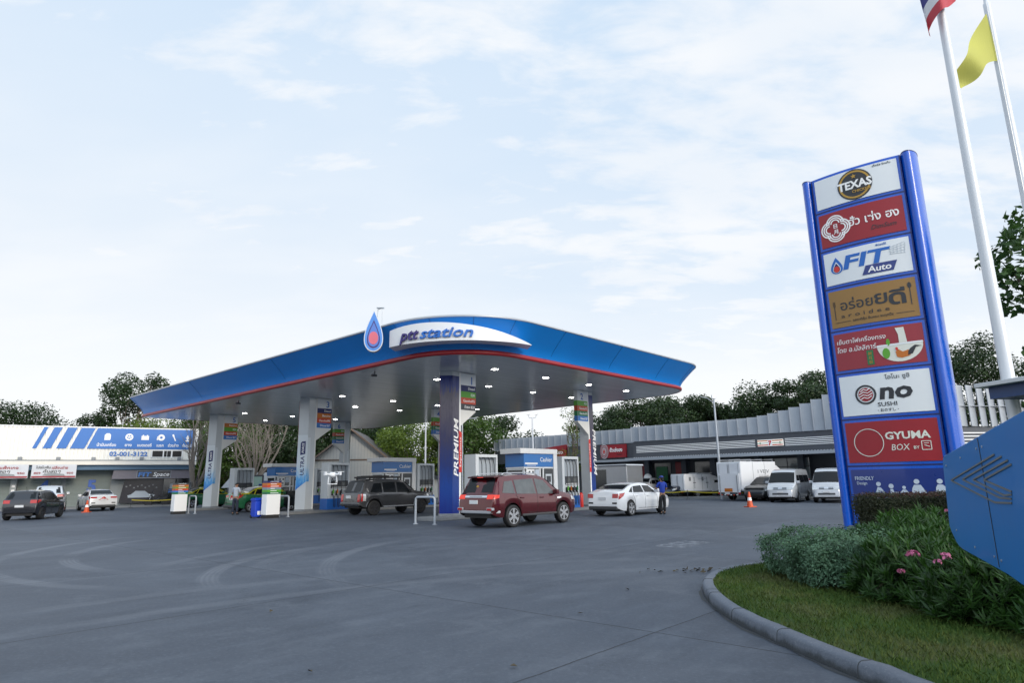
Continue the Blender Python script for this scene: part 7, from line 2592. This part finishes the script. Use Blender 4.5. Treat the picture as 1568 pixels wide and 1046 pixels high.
def person(label, loc, rz, H_, shirt, trouser, arms, legs, cap=None, bun=False, lean=0., group=None):
    """standing figure facing -y; arms/legs give joint positions for left (+x) and right (-x)"""
    t = thing('person', label, 'person', loc, rz, group)
    k = H_ / 1.70
    S_ = lambda p: tuple(c * k for c in p)
    pel = (0, 0, .94, .095); waist = (0, lean * .3, 1.08, .085); chest = (0, lean * .8, 1.30, .10); neckb = (0, lean, 1.44, .065); neck = (0, lean - .01, 1.50, .052); head = (0, lean - .015, 1.60, .094); crown = (0, lean - .005, 1.665, .078)
    ch = [[pel, waist, chest, neckb, neck, head, crown]]
    hands = []
    for sg, (el, wr) in zip((1, -1), arms):
        sh = (sg * .165, lean, 1.38, .050)
        e = (*el, .040); w = (*wr, .029)
        d = Vector(wr) - Vector(el); d.normalize()
        palm = tuple(Vector(wr) + d * .055); ch.append([neckb, sh, e, w, (*palm, .030)])
        side = d.cross(Vector((sg, .3, .2))).normalized()
        for f, (o_, l) in enumerate(((-.028, .062), (-.010, .072), (.008, .068), (.025, .052))):
            a = Vector(palm) + side * o_ + d * .03
            b = a + d * l * .55 + Vector((0, -.006, -.004)); c = b + d * l * .4 + Vector((0, -.016, -.012))
            ch.append([(*palm, .030), (*a, .0095), (*b, .0088), (*c, .0075)])
        th = Vector(wr) + d * .02 + side * -.034
        ch.append([(*w[:3], .029), (*th, .011), (*(th + d * .035 + side * -.014), .009)])
    for sg, (kn, an) in zip((1, -1), legs):
        hip = (sg * .09, 0, .88, .075)
        foot = (an[0] + sg * .012, an[1] - .07, .042, .022); toe = (an[0] + sg * .018, an[1] - .13, .040, .018)
        ch.append([pel, hip, (*kn, .062), (*an, .030), foot, toe])
    sc = lambda C, g=0: [[(p[0] * k, p[1] * k, p[2] * k, (p[3] + g) * k if not hasattr(p[3], '__len__') else tuple((q + g) * k for q in p[3])) for p in c] for c in C]
    skin_mesh('body', sc(ch), SKIN, t)
    # clothing
    top = [[(0, 0, .90, (.15, .115)), (0, lean * .3, 1.08, (.148, .112)), (0, lean * .8, 1.30, (.172, .125)), (0, lean, 1.43, (.10, .085))]]
    for sg, (el, wr) in zip((1, -1), arms):
        sh = (sg * .175, lean, 1.39, .075)
        mid = Vector((sg * .175, lean, 1.39)).lerp(Vector(el), .78)
        top.append([(0, lean, 1.43, (.10, .085)), sh, (*mid, .062)])
    skin_mesh('shirt', sc(top), shirt, t)
    leg = [[(0, 0, .96, (.145, .115)), (0, 0, .90, (.148, .118))]]
    for sg, (kn, an) in zip((1, -1), legs):
        a2 = Vector(kn).lerp(Vector(an), .93)
        leg.append([(0, 0, .90, (.148, .118)), (sg * .09, 0, .84, .105), (*kn, .080), (*a2, .064)])
    skin_mesh('trousers', sc(leg), trouser, t)
    for sg, (kn, an) in zip((1, -1), legs):
        skin_mesh('shoe', sc([[(an[0], an[1] + .04, .045, .046), (an[0] + sg * .012, an[1] - .08, .040, .046), (an[0] + sg * .022, an[1] - .17, .034, .036)]]), BLACK, t)
    # face features and hair
    mb = MB(); hx, hy, hz = 0, (lean - .015) * k, 1.60 * k
    mb.add([(-.014 * k, hy - .088 * k, hz - .02 * k), (.014 * k, hy - .088 * k, hz - .02 * k), (0, hy - .118 * k, hz - .022 * k), (0, hy - .09 * k, hz + .02 * k)], [(0, 2, 3), (2, 1, 3), (0, 1, 2)], SKIN)
    for sg in (-1, 1):
        mb.lathe([(0, -.006), (.02 * k, -.004), (.024 * k, .006), (0, .008)], SKIN, 10, (sg * .095 * k, hy, hz - .01 * k), 'x')
    mb.build('nose_and_ears', t, smooth=60)
    mb = MB()
    for sg in (-1, 1): mb.lathe([(0, -.004), (.011 * k, -.002), (.011 * k, .004)], HAIR, 10, (sg * .034 * k, hy - .090 * k, hz + .012 * k), 'y')
    mb.box(-.022 * k, .022 * k, hy - .092 * k, hy - .086 * k, hz - .052 * k, hz - .046 * k, LIP)
    mb.build('eyes_and_mouth', t)
    hair = [[(0, (lean + .02) * k, 1.63 * k, .095 * k), (0, (lean + .035) * k, 1.66 * k, .09 * k)]]
    if bun: hair.append([(0, (lean + .02) * k, 1.63 * k, .095 * k), (0, (lean + .10) * k, 1.57 * k, .05 * k), (0, (lean + .11) * k, 1.47 * k, .035 * k)])
    skin_mesh('hair', hair, HAIR, t, 2)
    if cap:
        mb = MB(); mb.lathe([(.104 * k, 0), (.106 * k, .03 * k), (.085 * k, .085 * k), (.04 * k, .105 * k), (0, .108 * k)], cap, 18, (0, (lean + .005) * k, 1.645 * k))
        mb.prismz([(-.08 * k, (lean - .07) * k), (-.06 * k, (lean - .19) * k), (.06 * k, (lean - .19) * k), (.08 * k, (lean - .07) * k)], 1.643 * k, 1.655 * k, cap)
        mb.build('cap', t, smooth=50)
    return t


LIP = mat('lips', (.22, .07, .06), .5)
SHIRTGREY = mat('shirt_pale_grey', (.40, .45, .52), .8, var=.08)
TROUSERNAVY = mat('trousers_dark_navy', (.018, .026, .05), .8, var=.15)
UNIFORM = mat('uniform_blue', (.008, .045, .36), .7, var=.1)
TROUSERBLACK = mat('trousers_black', (.010, .011, .013), .8, var=.2)
CAPBLUE = mat('cap_blue', (.01, .04, .28), .6, var=.1)


def build_people():
    # man in grey shirt seen from behind, arms forward over his phone
    person('man in a pale grey short sleeved shirt and dark trousers standing with his back turned', (-15.75, 37.2, 0), math.pi - .12, 1.74, SHIRTGREY, TROUSERNAVY,
           [((.25, -.10, 1.12), (.20, -.30, 1.02)), ((-.24, -.04, 1.12), (-.14, -.28, 1.05))], [((.10, -.01, .50), (.11, .02, .08)), ((-.11, -.02, .50), (-.15, .03, .08))])
    # attendant at the door of the white saloon
    person('attendant in bright blue shirt and cap, black trousers, beside the white saloon', (*de(7.25, -6.38), 0), math.pi + .25, 1.66, UNIFORM, TROUSERBLACK,
           [((.26, -.08, 1.14), (.20, -.26, 1.16)), ((-.26, -.06, 1.13), (-.24, -.26, 1.04))], [((.10, -.02, .50), (.10, .02, .08)), ((-.08, .0, .50), (-.04, .05, .08))], cap=CAPBLUE, bun=True)
    # attendant at the pump beyond the taxi, facing us
    person('attendant in dark blue facing us beside the fuel pump beyond the taxi', (*de(2.3, 21.9), 0), -.35, 1.64, mat('uniform_navy', (.012, .028, .13), .7), TROUSERBLACK,
           [((.25, -.08, 1.14), (.10, -.24, 1.18)), ((-.25, -.08, 1.14), (-.10, -.24, 1.16))], [((.10, -.02, .50), (.10, .02, .08)), ((-.10, .0, .50), (-.10, .02, .08))], cap=CAPBLUE)


build_people()
